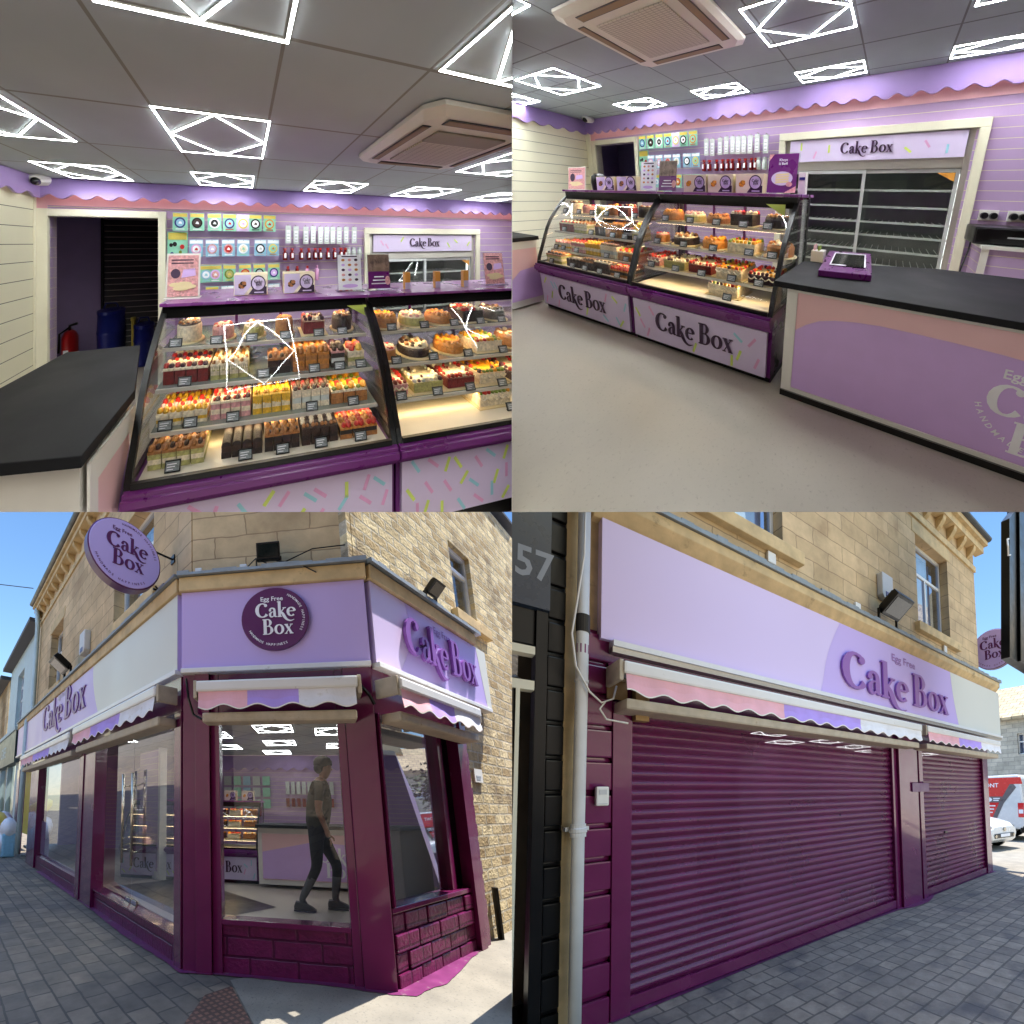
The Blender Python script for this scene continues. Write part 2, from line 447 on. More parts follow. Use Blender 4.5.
# ------------------------------------------------------------------ shared materials
M = {}
def defmats():
    M['lilac_slat'] = linemat('lilac_slatwall', srgb(178, 152, 192), srgb(214, 206, 176), (2,), (.1035,), .007, .45, .04)
    M['cream_slat'] = linemat('cream_slatwall', srgb(226, 222, 196), srgb(96, 92, 72), (2,), (.169,), .007, .5, .03)
    M['dark_slat'] = linemat('dark_slats', srgb(30, 24, 27), srgb(150, 138, 134), (2,), (.085,), .010, .4, .1)
    M['corridor'] = mat('corridor_paint', srgb(150, 132, 176), .6, var=.05)
    M['valance'] = mat('valance_paint', srgb(156, 130, 190), .4, var=.03)
    M['pink_glow_and_paper'] = mat('pink_glow_and_paper', srgb(226, 176, 186), .5, var=.04)
    M['ceiling'] = linemat('ceiling_tiles', srgb(190, 198, 204), srgb(146, 144, 140), (0, 1), (.586, .605), .014, .8, .05, off=(-.446 + .586, .03), bump=.2)
    M['ceiling_b'] = linemat('ceiling_tiles_wide', srgb(162, 172, 180), srgb(112, 113, 118), (0, 1), (.745, .535), .016, .8, .05, off=(-.14, -.315), bump=.2)
    M['white'] = mat('white_paint', srgb(226, 224, 218), .4, var=.03)
    M['trim'] = mat('cream_paint', srgb(222, 218, 196), .4, var=.03)
    M['offwhite'] = mat('warm_white_plastic', srgb(232, 226, 214), .45, var=.03)
    M['grille'] = linemat('grille_plastic', srgb(214, 206, 192), srgb(160, 150, 138), (0, 1), (.05, .02), .004, .6, .03)
    M['brown_vent'] = mat('vent_flap', srgb(150, 120, 84), .5, var=.1)
    M['led'] = emit('led_tube', (.95, .99, 1., 1), 24.)
    M['led_dim'] = emit('led_tube_dimmed', (.96, .99, .98, 1), 13.)
    M['led_low'] = emit('led_tube_low', (.96, .99, 1., 1), 8.)
    M['led_warm'] = emit('case_lamp', (1., .72, .38, 1), 7.)
    M['added_fridge_glow'] = emit('added_fridge_glow', (.9, 1., .96, 1), 1.2)
    M['box_cream'] = mat('box_cream', srgb(242, 232, 204), .5, var=.03)
    M['led_valance'] = emit('valance_lamp', (1., .66, .50, 1), 1.6)
    M['led_yellow'] = emit('side_valance_lamp', (1., .84, .40, 1), 2.2)
    M['black'] = mat('black_plastic', srgb(9, 9, 10), .35, var=.15, spec=.3)
    M['black_gloss'] = mat('black_gloss', srgb(12, 12, 13), .12, var=.1)
    M['worktop'] = mat('dark_laminate', srgb(32, 33, 36), .6, var=.06, scale=3., spec=.12)
    M['purple'] = mat('purple_paint', srgb(104, 28, 112), .3, var=.06)
    M['purple_lid'] = mat('purple_top', srgb(132, 62, 142), .3, var=.05)
    M['lilac_panel'] = mat('lilac_print', srgb(208, 194, 226), .4, var=.02)
    M['lilac_deep'] = mat('violet_print', srgb(208, 174, 232), .4, var=.03)
    M['pink_panel'] = mat('dusky_pink_print', srgb(236, 194, 198), .4, var=.02)
    M['lime'] = mat('lime_print', srgb(206, 224, 110), .5)
    M['aqua'] = mat('aqua_print', srgb(150, 206, 222), .5)
    M['pinkp'] = mat('pink_print', srgb(220, 160, 206), .5)
    M['ink'] = mat('plum_ink', srgb(52, 20, 60), .5)
    M['white_ink'] = mat('white_ink', srgb(236, 238, 244), .5)
    M['steel'] = mat('brushed_steel', srgb(178, 174, 166), .42, .75, var=.04, scale=4.)
    M['grey_alu'] = mat('grey_aluminium', srgb(190, 194, 194), .4, .35, var=.06)
    M['glass'] = glass('clear_glass', (.93, .95, .94, 1), .05)
    M['glass_case'] = glass('case_glass', (.97, .97, .97, 1), .028)
    M['shelf_glass'] = mat('shelf_glass_edge', srgb(120, 132, 126), .15, var=.1)
    M['rail'] = mat('shelf_rail', srgb(186, 184, 176), .35, var=.06)
    M['fridge_in'] = mat('cold_cabinet_liner', srgb(104, 112, 108), .5, var=.2, scale=3.)
    M['shelf_wire'] = mat('wire_shelf', srgb(206, 212, 208), .4)
    M['mint'] = mat('mint_card', srgb(140, 208, 180), .5, var=.08, scale=20)
    M['skyc'] = mat('sky_card', srgb(140, 190, 216), .5, var=.08, scale=20)
    M['yellow'] = mat('yellow_print', srgb(222, 200, 90), .5)
    M['orange'] = mat('orange_print', srgb(216, 150, 60), .5)
    M['red'] = mat('red_plastic', srgb(178, 30, 28), .35, var=.1)
    M['red_syrup'] = mat('red_syrup', srgb(120, 22, 26), .2, var=.25, scale=30)
    M['blue'] = mat('blue_plastic', srgb(30, 40, 120), .4, var=.1)
    M['floor'] = mat('speckled_vinyl', srgb(194, 187, 172), .45, var=.09, scale=1.6, dirt=(srgb(160, 152, 138), 48., .57))
    M['slotbox'] = mat('pale_strip_pack', srgb(200, 208, 204), .4, var=.1, scale=40)
    M['photo'] = mat('photo_print', srgb(130, 110, 96), .5, var=.5, scale=14., dirt=(srgb(60, 44, 40), 12., .52))
    for k, c in dict(sponge=(214, 176, 110), cream=(236, 224, 198), choc=(58, 34, 24), darkchoc=(38, 24, 20), velvet=(124, 28, 30), straw=(196, 34, 30), mango=(236, 164, 30), yellowc=(232, 186, 50), pinkc=(218, 158, 160),
                     nut=(168, 110, 56), green=(180, 176, 110), berry=(62, 24, 44), caramel=(196, 128, 50), kiwi=(120, 150, 50), biscuit=(178, 118, 62)).items():
        M[k] = mat('cake_' + k, srgb(*c), .55, var=.28, scale=55., bump=.5, bscale=120.)
    M['tray'] = mat('cake_board', srgb(224, 206, 160), .35, var=.06)
    M['deck'] = mat('case_deck', srgb(226, 218, 200), .35, var=.05)
    M['tagface'] = mat('tag_face', srgb(128, 136, 140), .3, var=.2, scale=60)

CARD = ('top', 'bottom')
def flat_print(mb, poly, y, mi): mb.ngon([(u, y, w) for u, w in poly], mi)

# ------------------------------------------------------------------ ceiling fittings
def ceiling_light(fr, x0, x1, y0, y1, zc, label, group, w=.013, h=.006, lm='led'):
    t = thing('ceiling_light', label, 'ceiling light', fr, ((x0 + x1) / 2, (y0 + y1) / 2, zc), group)
    z1 = zc - .001; z0 = z1 - h; g = .003
    a = MB(fr)
    for q in ((x0, x1, y0, y0 + w), (x0, x1, y1 - w, y1), (x0, x0 + w, y0 + w, y1 - w), (x1 - w, x1, y0 + w, y1 - w)):
        ex = .0015
        a.box(*q, z0, z1, 1); a.box(q[0] + ex, q[1] - ex, q[2] + ex, q[3] - ex, z0 - .0015, z0 - .0002, 0)
    a.build('frame', [M[lm], M['white']], t)
    b = MB(fr); xm, ym = (x0 + x1) / 2, (y0 + y1) / 2
    P = [(x0 + w, ym), (xm, y0 + w), (x1 - w, ym), (xm, y1 - w)]
    for i in range(4):
        p, q = P[i], P[(i + 1) % 4]
        b.bar((*p, (z0 + z1) / 2), (*q, (z0 + z1) / 2), w * .85, h * .9, 1); b.bar((*p, z0 - .001), (*q, z0 - .001), w * .7, .0012, 0)
    b.build('diamond', [M[lm], M['white']], t)
    return t

def air_conditioner(fr, x0, x1, y0, y1, zc, label):
    t = thing('ceiling_air_conditioner', label, 'air conditioner', fr, ((x0 + x1) / 2, (y0 + y1) / 2, zc))
    dx, dy = x1 - x0, y1 - y0
    b = MB(fr); c = .07
    def rr(e): return [(x0 + e + c, y0 + e), (x1 - e - c, y0 + e), (x1 - e, y0 + e + c), (x1 - e, y1 - e - c), (x1 - e - c, y1 - e), (x0 + e + c, y1 - e), (x0 + e, y1 - e - c), (x0 + e, y0 + e + c)]
    lo, hi = rr(.05), rr(0)
    vs = [(u, v, zc - .004) for u, v in hi] + [(u, v, zc - .03) for u, v in hi] + [(u, v, zc - .055) for u, v in lo]
    fs = [(i, (i + 1) % 8, 8 + (i + 1) % 8, 8 + i) for i in range(8)] + [(8 + i, 8 + (i + 1) % 8, 16 + (i + 1) % 8, 16 + i) for i in range(8)] + [tuple(range(16, 24)), tuple(range(8))[::-1]]
    b.add(vs, fs); b.build('body', M['offwhite'], t, bevel=.004)
    g = MB(fr); g.box(x0 + dx * .22, x1 - dx * .22, y0 + dy * .22, y1 - dy * .22, zc - .068, zc - .056); g.build('grille', M['grille'], t, bevel=.003)
    for q in ((x0 + dx * .18, x1 - dx * .18, y0 + dy * .08, y0 + dy * .145), (x0 + dx * .18, x1 - dx * .18, y1 - dy * .145, y1 - dy * .08),
              (x0 + dx * .075, x0 + dx * .135, y0 + dy * .18, y1 - dy * .18), (x1 - dx * .135, x1 - dx * .075, y0 + dy * .18, y1 - dy * .18)):
        v = MB(fr); v.box(*q, zc - .060, zc - .0565, 0)
        e = .008; v.box(q[0] + e, q[1] - e, q[2] + e, q[3] - e, zc - .0625, zc - .0602, 1)
        v.build('vent', [M['black'], M['brown_vent']], t)
    return t

def camera_dome(fr, x, y, zc, label, r=.075):
    t = thing('security_camera', label, 'security camera', fr, (x, y, zc))
    b = MB(fr); b.lathe([(r * .9, 0), (r, -r * .25), (r * .95, -r * .6), (r * .75, -r * .85), (.001, -r)], (x, y, zc), 18); b.build('housing', M['white'], t, smooth=True)
    e = MB(fr); e.ball((x + r * .25, y - r * .72, zc - r * .68), (r * .42, r * .42, r * .42), 12); e.build('lens', M['black_gloss'], t, smooth=True)
    return t

def scallop(mb, x0, x1, ztop, zlo, y0, y1, pitch, amp, mi=0, axis='y'):
    n = max(8, int((x1 - x0) / pitch * 10)); poly = [(x1, ztop), (x0, ztop)]
    for i in range(n + 1):
        x = x0 + (x1 - x0) * i / n; poly.append((x, zlo + amp * ((1 + cos(2 * pi * x / pitch)) / 2) ** 1.3))
    for i in range(2, len(poly) - 1):
        a, b = poly[i], poly[i + 1]
        q = [(a[0], ztop), (b[0], ztop), b, a]
        if axis == 'y': mb.prism(q, 'y', y0, y1, mi)
        else: mb.prism(q, 'x', y0, y1, mi)

# ------------------------------------------------------------------ goods on the back wall (TL wall metres)
def hanging_card(fr, x, z, w, h, base, art, tilt, label, group, name='cake_topper_pack'):
    """carded decoration on a peg: card, round print, header and peg"""
    t = thing(name, label, 'decoration pack', fr, (x + w / 2, 0, z), group)
    f = fr.tilt(x + w / 2, -.05, z + h, (1, 0, tilt * .3), (0, 1, 0), (-tilt * .3, 0, 1))
    c = MB(f); c.box(-w / 2, w / 2, -.008, .0, -h, 0, 0)
    c.box(-w / 2 + .004, w / 2 - .004, -.0095, -.008, -.045, -.006, 1)
    k = ellipse(0, -h * .55, w * .38, w * .38, 20)
    flat_print(c, k, -.0105, 2); flat_print(c, ellipse(0, -h * .55, w * .27, w * .27, 16), -.012, 3)
    flat_print(c, [(-w * .12, -h * .6), (w * .14, -h * .62), (w * .1, -h * .5), (-w * .02, -h * .46)], -.0135, 4)
    flat_print(c, [(-w * .3, -h * .93), (w * .3, -h * .93), (w * .3, -h * .88), (-w * .3, -h * .88)], -.0105, 4)
    c.build('card', [M[base], M['yellow'] if base == 'mint' else M['white_ink'], art[0], art[1], art[2]], t)
    p = MB(fr); p.tube([(x + w / 2, .0, z + h - .012), (x + w / 2, -.075, z + h - .008)], .004, 6); p.build('peg', M['steel'], t)
    return t

def wall_goods(fr, view, cards=True):
    q = M
    art = [(q['blue'], q['skyc'], q['white_ink']), (q['black'], q['choc'], q['white_ink']), (q['white_ink'], q['black'], q['grey_alu']), (q['blue'], q['aqua'], q['straw']),
           (q['yellow'], q['white_ink'], q['pinkp']), (q['black'], q['white_ink'], q['choc']), (q['orange'], q['mint'], q['straw'])]
    desc = ['blue globe', 'black film reel', 'black and white football', 'blue wave', 'yellow star', 'black panther-black disc', 'orange bird']
    desc[5] = 'black and cream disc'
    for i, px in enumerate((174, 189.5, 205.7, 220.7, 234.3, 247, 262.2)):
        x = .087 + (px - 174) * .01195
        hanging_card(fr, x, 1.84, .158, .20, 'mint' if i != 4 else 'lilac_panel', art[i], R.uniform(-.12, .12), 'mint topper card with %s print, top row of pegs, %s view' % (desc[i], view), 'topper cards on the back wall pegs, %s view' % view)
    art2 = [(q['pinkp'], q['white_ink'], q['straw']), (q['pinkc'], q['lilac_panel'], q['white_ink']), (q['pinkc'], q['straw'], q['white_ink']), (q['white_ink'], q['cream'], q['mint']), (q['black'], q['white_ink'], q['grey_alu']), (q['yellow'], q['mint'], q['caramel'])]
    d2 = ['pink heart ring', 'pale pink disc', 'pink and red disc', 'white wreath', 'thin black ring', 'yellow and green fruit']
    for i, px in enumerate((189, 204, 219.7, 235, 252.7, 266.4)):
        x = .087 + (px - 174) * .01195
        hanging_card(fr, x, 1.545, .15, .195, 'skyc', art2[i], R.uniform(-.1, .1), 'pale blue topper card with %s print, second row, %s view' % (d2[i], view), 'topper cards on the back wall pegs, %s view' % view)
    art3 = [(q['skyc'], q['white_ink'], q['aqua']), (q['lilac_deep'], q['pinkc'], q['white_ink']), (q['kiwi'], q['green'], q['yellow']), (q['straw'], q['orange'], q['white_ink']), (q['black'], q['grey_alu'], q['white_ink']), (q['blue'], q['lilac_deep'], q['white_ink'])]
    d3 = ['pale', 'violet disc', 'olive green disc', 'orange red disc', 'black disc', 'dark blue disc']
    for i, px in enumerate((198, 207, 221, 236.5, 251.4, 267)):
        x = .087 + (px - 174) * .01195
        hanging_card(fr, x, 1.25, .15, .195, 'mint', art3[i], R.uniform(-.1, .1), 'mint topper card with %s print, third row of pegs, %s view' % (d3[i], view), 'topper cards on the back wall pegs, %s view' % view)
    for i, (px, b) in enumerate(((204, 'mint'), (219, 'skyc'), (267, 'skyc'))):
        x = .087 + (px - 174) * .01195
        hanging_card(fr, x, 1.03, .15, .17, b, art3[i], 0, 'topper card on the lowest row, %s from the doorway, %s view' % (('first', 'second', 'third')[i], view), 'topper cards on the back wall pegs, %s view' % view)
    t = thing('number_candle_poster', 'green poster with coloured numbers beside the doorway, %s view' % view, 'poster', fr, (.12, 0, 1.56))
    p = MB(fr); p.box(.02, .24, -.02, -.012, 1.52, 1.83, 0); p.box(.03, .23, -.022, -.02, 1.74, 1.82, 1)
    for (a, b_, c, m) in ((.06, 1.68, .02, 2), (.1, 1.69, .024, 2), (.18, 1.66, .025, 3), (.16, 1.6, .018, 4), (.07, 1.58, .02, 5)): flat_print(p, ellipse(a, b_, c, c * 1.1, 10), -.0225, m)
    p.build('poster', [q['mint'], q['yellow'], q['black'], q['straw'], q['kiwi'], q['blue']], t)
    for i, px in enumerate((285, 292, 301, 308, 315, 321, 327, 333.5, 340.5, 349)):
        x = 1.43 + (px - 285) * .01495
        t = thing('candle_strip_pack', 'white strip pack of candles hanging in the row, %s from the doorway, %s view' % (('first', 'second', 'third', 'fourth', 'fifth', 'sixth', 'seventh', 'eighth', 'ninth', 'tenth')[i], view), 'candle pack', fr, (x, 0, 1.7), 'strip packs in a row on the wall, %s view' % view)
        dz = R.uniform(-.008, .008)
        p = MB(fr); p.box(x, x + .072, -.06, -.045, 1.695 + dz, 1.915 + dz, 0); p.box(x + .012, x + .06, -.0615, -.06, 1.72 + dz, 1.86 + dz, 1)
        for j in range(3): p.box(x + .02, x + .052, -.063, -.0615, 1.735 + dz + j * .04, 1.747 + dz + j * .04, 2)
        p.build('packet', [q['slotbox'], q['white_ink'], q['grey_alu']], t)
        g = MB(fr); g.tube([(x + .036, 0, 1.925 + dz), (x + .036, -.07, 1.93 + dz)], .004, 6); g.build('peg', q['steel'], t)
    for i, px in enumerate((282, 288.5, 297, 304, 310, 315, 322.5, 329, 335.5, 340)):
        x = 1.385 + (px - 282) * .0149
        t = thing('syrup_bottle', 'small dark red bottle with white label, %s in the middle row, %s view' % (('first', 'second', 'third', 'fourth', 'fifth', 'sixth', 'seventh', 'eighth', 'ninth', 'tenth')[i], view), 'bottle', fr, (x, 0, 1.485), 'red bottles on the back wall, %s view' % view)
        b = MB(fr); b.lathe([(.03, 0), (.034, .012), (.034, .09), (.02, .11), (.02, .125)], (x + .036, -.05, 1.485), 12); b.build('bottle', q['red_syrup'], t, smooth=True)
        c = MB(fr); c.lathe([(.024, .125), (.024, .15)], (x + .036, -.05, 1.485), 12); c.build('cap', q['red'], t)
        l = MB(fr); l.box(x + .022, x + .05, -.087, -.085, 1.515, 1.575); l.build('label', q['white_ink'], t)
    for i, x in enumerate((2.33, 2.415, 2.505)):
        t = thing('white_jar', 'white capped jar %s the row of red bottles, %s view' % (('beside', 'second from', 'third from')[i], view), 'jar', fr, (x, 0, 1.49), 'white jars on the back wall, %s view' % view)
        b = MB(fr); b.lathe([(.03, 0), (.034, .01), (.034, .1), (.028, .12)], (x, -.05, 1.49), 12); b.build('jar', q['slotbox'], t, smooth=True)
        c = MB(fr); c.lathe([(.03, .12), (.03, .15)], (x, -.05, 1.49), 12); c.build('lid', q['grey_alu'], t)
    for i, (px, h) in enumerate(((284, .15), (292.5, .14), (302, .17), (311, .19))):
        x = 1.43 + (px - 284) * .0149
        t = thing('sprinkle_tube', 'small %s tube on the lower shelf row, %s view' % (('dark red', 'dull red', 'light pink', 'bright pink')[i], view), 'tube', fr, (x, 0, 1.4 - h), 'tubes on the lower row, %s view' % view)
        b = MB(fr); b.lathe([(.028, 0), (.028, h * .75), (.016, h * .8)], (x + .03, -.05, 1.41 - h), 12); b.build('tube', q['red_syrup'] if i < 2 else q['pinkp'], t, smooth=True)
        c = MB(fr); c.lathe([(.018, h * .8), (.018, h)], (x + .03, -.05, 1.41 - h), 12); c.build('cap', q['red'] if i < 3 else q['pinkp'], t)

# ------------------------------------------------------------------ cold cabinet in the wall
def wall_fridge(fr, view, zf=0.):
    """frame in TL wall metres: opening 2.69..4.66, top 1.86"""
    t = thing('wall_fridge', 'tall glass-door fridge set in the lilac wall under a printed header, %s view' % view, 'fridge', fr, (3.68, 0, 0))
    a = MB(fr); x0, x1, zt = 2.60, 4.765, 1.91; w = .085
    a.box(x0, x0 + w, -.03, .02, zf, zt - w); a.box(x1 - w, x1, -.03, .02, zf, zt - w); a.box(x0, x1, -.03, .02, zt - w, zt)
    a.build('architrave', M['trim'], t, bevel=.006)
    b = MB(fr); b.box(2.69, 4.66, .62, .64, zf, 1.86); b.box(2.69, 2.71, .03, .62, zf, 1.86); b.box(4.64, 4.66, .03, .62, zf, 1.86); b.box(2.71, 4.64, .03, .62, 1.83, 1.86); b.box(2.71, 4.64, .03, .62, zf, zf + .05)
    b.build('cabinet', M['fridge_in'], t)
    s = MB(fr); s.box(2.69, 2.745, .0, .028, zf, 1.83); s.box(4.605, 4.66, .0, .028, zf, 1.83); s.box(2.745, 4.605, .0, .028, 1.47, 1.575); s.build('steel_trim', M['steel'], t, bevel=.003)
    h = MB(fr); h.box(2.752, 4.60, -.012, .02, 1.572, 1.815, 0)
    sprinkles(h, 2.78, 3.28, 1.59, 1.8, -.0135, .15, .085, .022, (1, 2, 1, 3), R); sprinkles(h, 4.05, 4.58, 1.59, 1.8, -.0135, .15, .085, .022, (1, 2, 1, 3), R)
    hw = .125
    word(h, 'Cake Box', 3.66 - word_width('Cake Box') * hw / 2, 1.645, hw, -.0135, .004, 4)
    h.build('header_sign', [M['lilac_panel'], M['lime'], M['aqua'], M['pinkp'], M['ink']], t)
    g = MB(fr); zt2 = 1.465
    for a0, a1 in ((2.75, 3.70), (3.66, 4.60)):
        d = MB(fr); yy = .0 if a0 < 3 else .012
        fw = .035
        d.box(a0, a0 + fw, yy, yy + .02, zf + .06, zt2); d.box(a1 - fw, a1, yy, yy + .02, zf + .06, zt2); d.box(a0 + fw, a1 - fw, yy, yy + .02, zt2 - fw, zt2); d.box(a0 + fw, a1 - fw, yy, yy + .02, zf + .06, zf + .1)
        dd = d.build('sliding_door', M['grey_alu'], t)
        p = MB(fr); p.box(a0 + fw, a1 - fw, yy + .008, yy + .012, zf + .1, zt2 - fw); p.build('pane', M['glass'], dd)
    for z in (1.25, 1.065, .89, .735, .56, .38):
        k = MB(fr); k.box(2.715, 4.635, .06, .075, z - .012, z + .012)
        for j in range(24): k.box(2.73 + j * .08, 2.735 + j * .08, .075, .5, z - .004, z + .002)
        k.build('wire_shelf', M['shelf_wire'], t)
    for xa in (2.715, 4.615): k = MB(fr); k.box(xa, xa + .02, .09, .11, zf + .15, 1.42); k.build('added_fill_strip', M['added_fridge_glow'], t)  # glowing strips added to brighten the cabinet inside, no such lamp seen
    w_ = MB(fr); w_.ngon([(4.40, -.003, 1.425), (4.56, -.003, 1.425), (4.56, -.003, 1.34)]); w_.build('warning_sticker', M['orange'], t)
    return t

# ------------------------------------------------------------------ cakes
def blobs(mb, x0, x1, y0, y1, z, r, n, mis, rnd, grid=None):
    for i in range(n):
        x, y = rnd.uniform(x0, x1), rnd.uniform(y0, y1); s = r * rnd.uniform(.7, 1.25)
        mb.ball((x, y, z + s * .25), (s, s, s * .8), 6, rnd.choice(mis))

def slice_mesh(w, d, h, cols, rnd, style):
    """(vertices, faces, material slots) of one slice standing at the origin: layered sponge, icing and its topping"""
    mb = MB(None); e = .0025
    lay = len(cols['body'])
    for i in range(lay):
        z0, z1 = h * i / lay, h * (i + 1) / lay
        mb.box(-w / 2 + e * (i % 2) * .4, w / 2 - e * (i % 2) * .4, -d / 2 + e * (i % 2) * .4, d / 2 - e * (i % 2) * .4, z0, z1, i)
    k = lay
    if style == 'dome':
        n = 10; mb.prism([(w * .5 * cos(pi * i / n), h + w * .45 * sin(pi * i / n)) for i in range(n + 1)], 'y', -d / 2, d / 2, k)
    else:
        mb.box(-w / 2 - .001, w / 2 + .001, -d / 2 - .001, d / 2 + .001, h, h + .012, k)
        if style == 'drip':
            for j in range(4):
                x = -w / 2 + w * (j + .5) / 4; l = rnd.uniform(.015, .04); mb.box(x - w * .09, x + w * .09, -d / 2 - .004, -d / 2 - .0012, h - l, h + .01, k)
        r = w * .25
        for j in range(3):
            for s in (-1, 1):
                y = -d / 2 + d * (j + .5) / 3; q = r * rnd.uniform(.65, 1.25)
                mb.ball((s * w * .22 + rnd.uniform(-.005, .005), y + rnd.uniform(-.006, .006), h + .012 + q * .45), (q, q, q * rnd.uniform(.8, 1.4)), 8, k + 1 + rnd.randrange(len(cols['top'])))
    return mb, [M[c] for c in cols['body']] + [M[cols['icing']]] + [M[c] for c in cols['top']]

def slice_row(fr, n, x0, x1, y, z, d, h, cols, style, label, depth_rows=1):
    """n slices side by side (and depth_rows deep): one master, then copies"""
    pitch = (x1 - x0) / n; w = pitch * .93; master = None
    for r_ in range(depth_rows):
        for i in range(n):
            px, py = x0 + pitch * (i + .5), y + d / 2 + r_ * d * 1.06
            if master is None:
                mb, ms = slice_mesh(w, d, h, cols, R, style)
                f = fr.sub(px, py, z)
                m2 = MB(f); m2.v, m2.f, m2.m = mb.v, mb.f, mb.m
                master = m2.build('cake_slice', ms, base=(0, 0, 0)); mf = f; ox, oy = px, py
                tag(master, label, 'cake slice', label + ' (row)')
            else:
                clone(master, fr, (px - ox, py - oy, 0))

def round_cake(fr, x, y, z, r, h, side, icing, tops, label, board='tray', swirl=6, name='round_cake'):
    t = thing(name, label, 'cake', fr, (x, y, z))
    b = MB(fr); b.lathe([(r * 1.22, 0), (r * 1.22, .006)], (x, y, z), 24); b.build('cake_board', M[board], t)
    c = MB(fr); c.lathe([(r * .98, .007), (r, .02), (r, h - .012), (r * .95, h), (.001, h)], (x, y, z), 24, 0)
    c.lathe([(r * .93, h), (r * .9, h + .008), (.001, h + .009)], (x, y, z), 24, 1)
    c.build('cake', [M[side], M[icing]], t, smooth=False)
    d = MB(fr)
    for i in range(swirl * 2):
        a = 2 * pi * i / (swirl * 2) + R.uniform(-.1, .1); q = r * .17 * R.uniform(.8, 1.2)
        d.ball((x + r * .74 * cos(a), y + r * .74 * sin(a), z + h + q * .6), (q, q, q), 7, R.randrange(len(tops)))
    for i in range(swirl):
        a = R.uniform(0, 6.3); q = r * .15; rr = r * R.uniform(.1, .45)
        d.ball((x + rr * cos(a), y + rr * sin(a), z + h + q * .6), (q, q, q * .8), 7, R.randrange(len(tops)))
    d.build('topping', [M[k] for k in tops], t, smooth=True)
    return t

def sheet_cake(fr, x0, x1, y0, y1, z, h, side, icing, tops, label, rim=True, pipe='cream', name='square_cake'):
    t = thing(name, label, 'cake', fr, ((x0 + x1) / 2, (y0 + y1) / 2, z))
    b = MB(fr); b.box(x0 - .02, x1 + .02, y0 - .02, y1 + .02, z, z + .006); b.build('cake_board', M['tray'], t)
    c = MB(fr); c.box(x0, x1, y0, y1, z + .0065, z + h * .88, 0); c.box(x0 - .002, x1 + .002, y0 - .002, y1 + .002, z + h * .88, z + h, 1)
    c.build('cake', [M[side], M[icing]], t, bevel=.004)
    d = MB(fr); n = max(4, int((x1 - x0) / .03)); ny = max(3, int((y1 - y0) / .035))
    for i in range(n):
        for yy in (y0 + .014, y1 - .014):
            q = .015 * R.uniform(.8, 1.2); d.ball((x0 + (x1 - x0) * (i + .5) / n, yy, z + h + q * .5), q, 7, R.randrange(len(tops)))
    for i in range(ny):
        for xx in (x0 + .014, x1 - .014):
            q = .015 * R.uniform(.8, 1.2); d.ball((xx, y0 + (y1 - y0) * (i + .5) / ny, z + h + q * .5), q, 7, R.randrange(len(tops)))
    for i in range(n):
        d.ball((R.uniform(x0 + .03, x1 - .03), R.uniform(y0 + .03, y1 - .03), z + h + .005), .012 * R.uniform(.7, 1.3), 6, R.randrange(len(tops)))
    d.build('topping', [M[k] for k in tops], t, smooth=True)
    if rim:
        e = MB(fr); n = max(3, int((x1 - x0) / .045))
        for i in range(n):
            xa, xb = x0 + (x1 - x0) * i / n, x0 + (x1 - x0) * (i + 1) / n
            e.tube([(xa + (xb - xa) * k / 6, y0 - .006, z + h * .8 - .018 * sin(pi * k / 6)) for k in range(7)], .005, 5)
        e.build('piping', M[pipe], t)
    return t

TAG0 = {}
def price_tag(fr, x, y, z, what, view, w=.075, h=.052):
    key = (id(fr.M), view)
    f = fr.tilt(x, y, z, (1, 0, 0), (0, .9, -.3), (0, .3, .9))
    lab = 'small grey price card before the %s, %s view' % (what, view)
    if key in TAG0:
        o, ff, (ox, oy, oz) = TAG0[key]
        c = clone(o, fr, (x - ox, y - oy, z - oz), lab); return c
    b = MB(f); b.box(-w / 2, w / 2, -.004, .002, 0, h, 0); b.box(-w / 2 + .006, w / 2 - .006, -.0055, -.004, .006, h - .006, 1)
    for j in range(3): b.box(-w * .35, w * (.05 + .1 * j), -.006, -.0055, .012 + j * .011, .016 + j * .011, 2)
    b.box(-w * .4, w * .4, .002, .03, 0, .004, 0)
    o = b.build('price_tag', [M['black'], M['tagface'], M['white_ink']], base=(0, 0, 0))
    tag(o, lab, 'price tag', 'price tags in the cake case, %s view' % view)
    TAG0[key] = (o, fr, (x, y, z)); return o

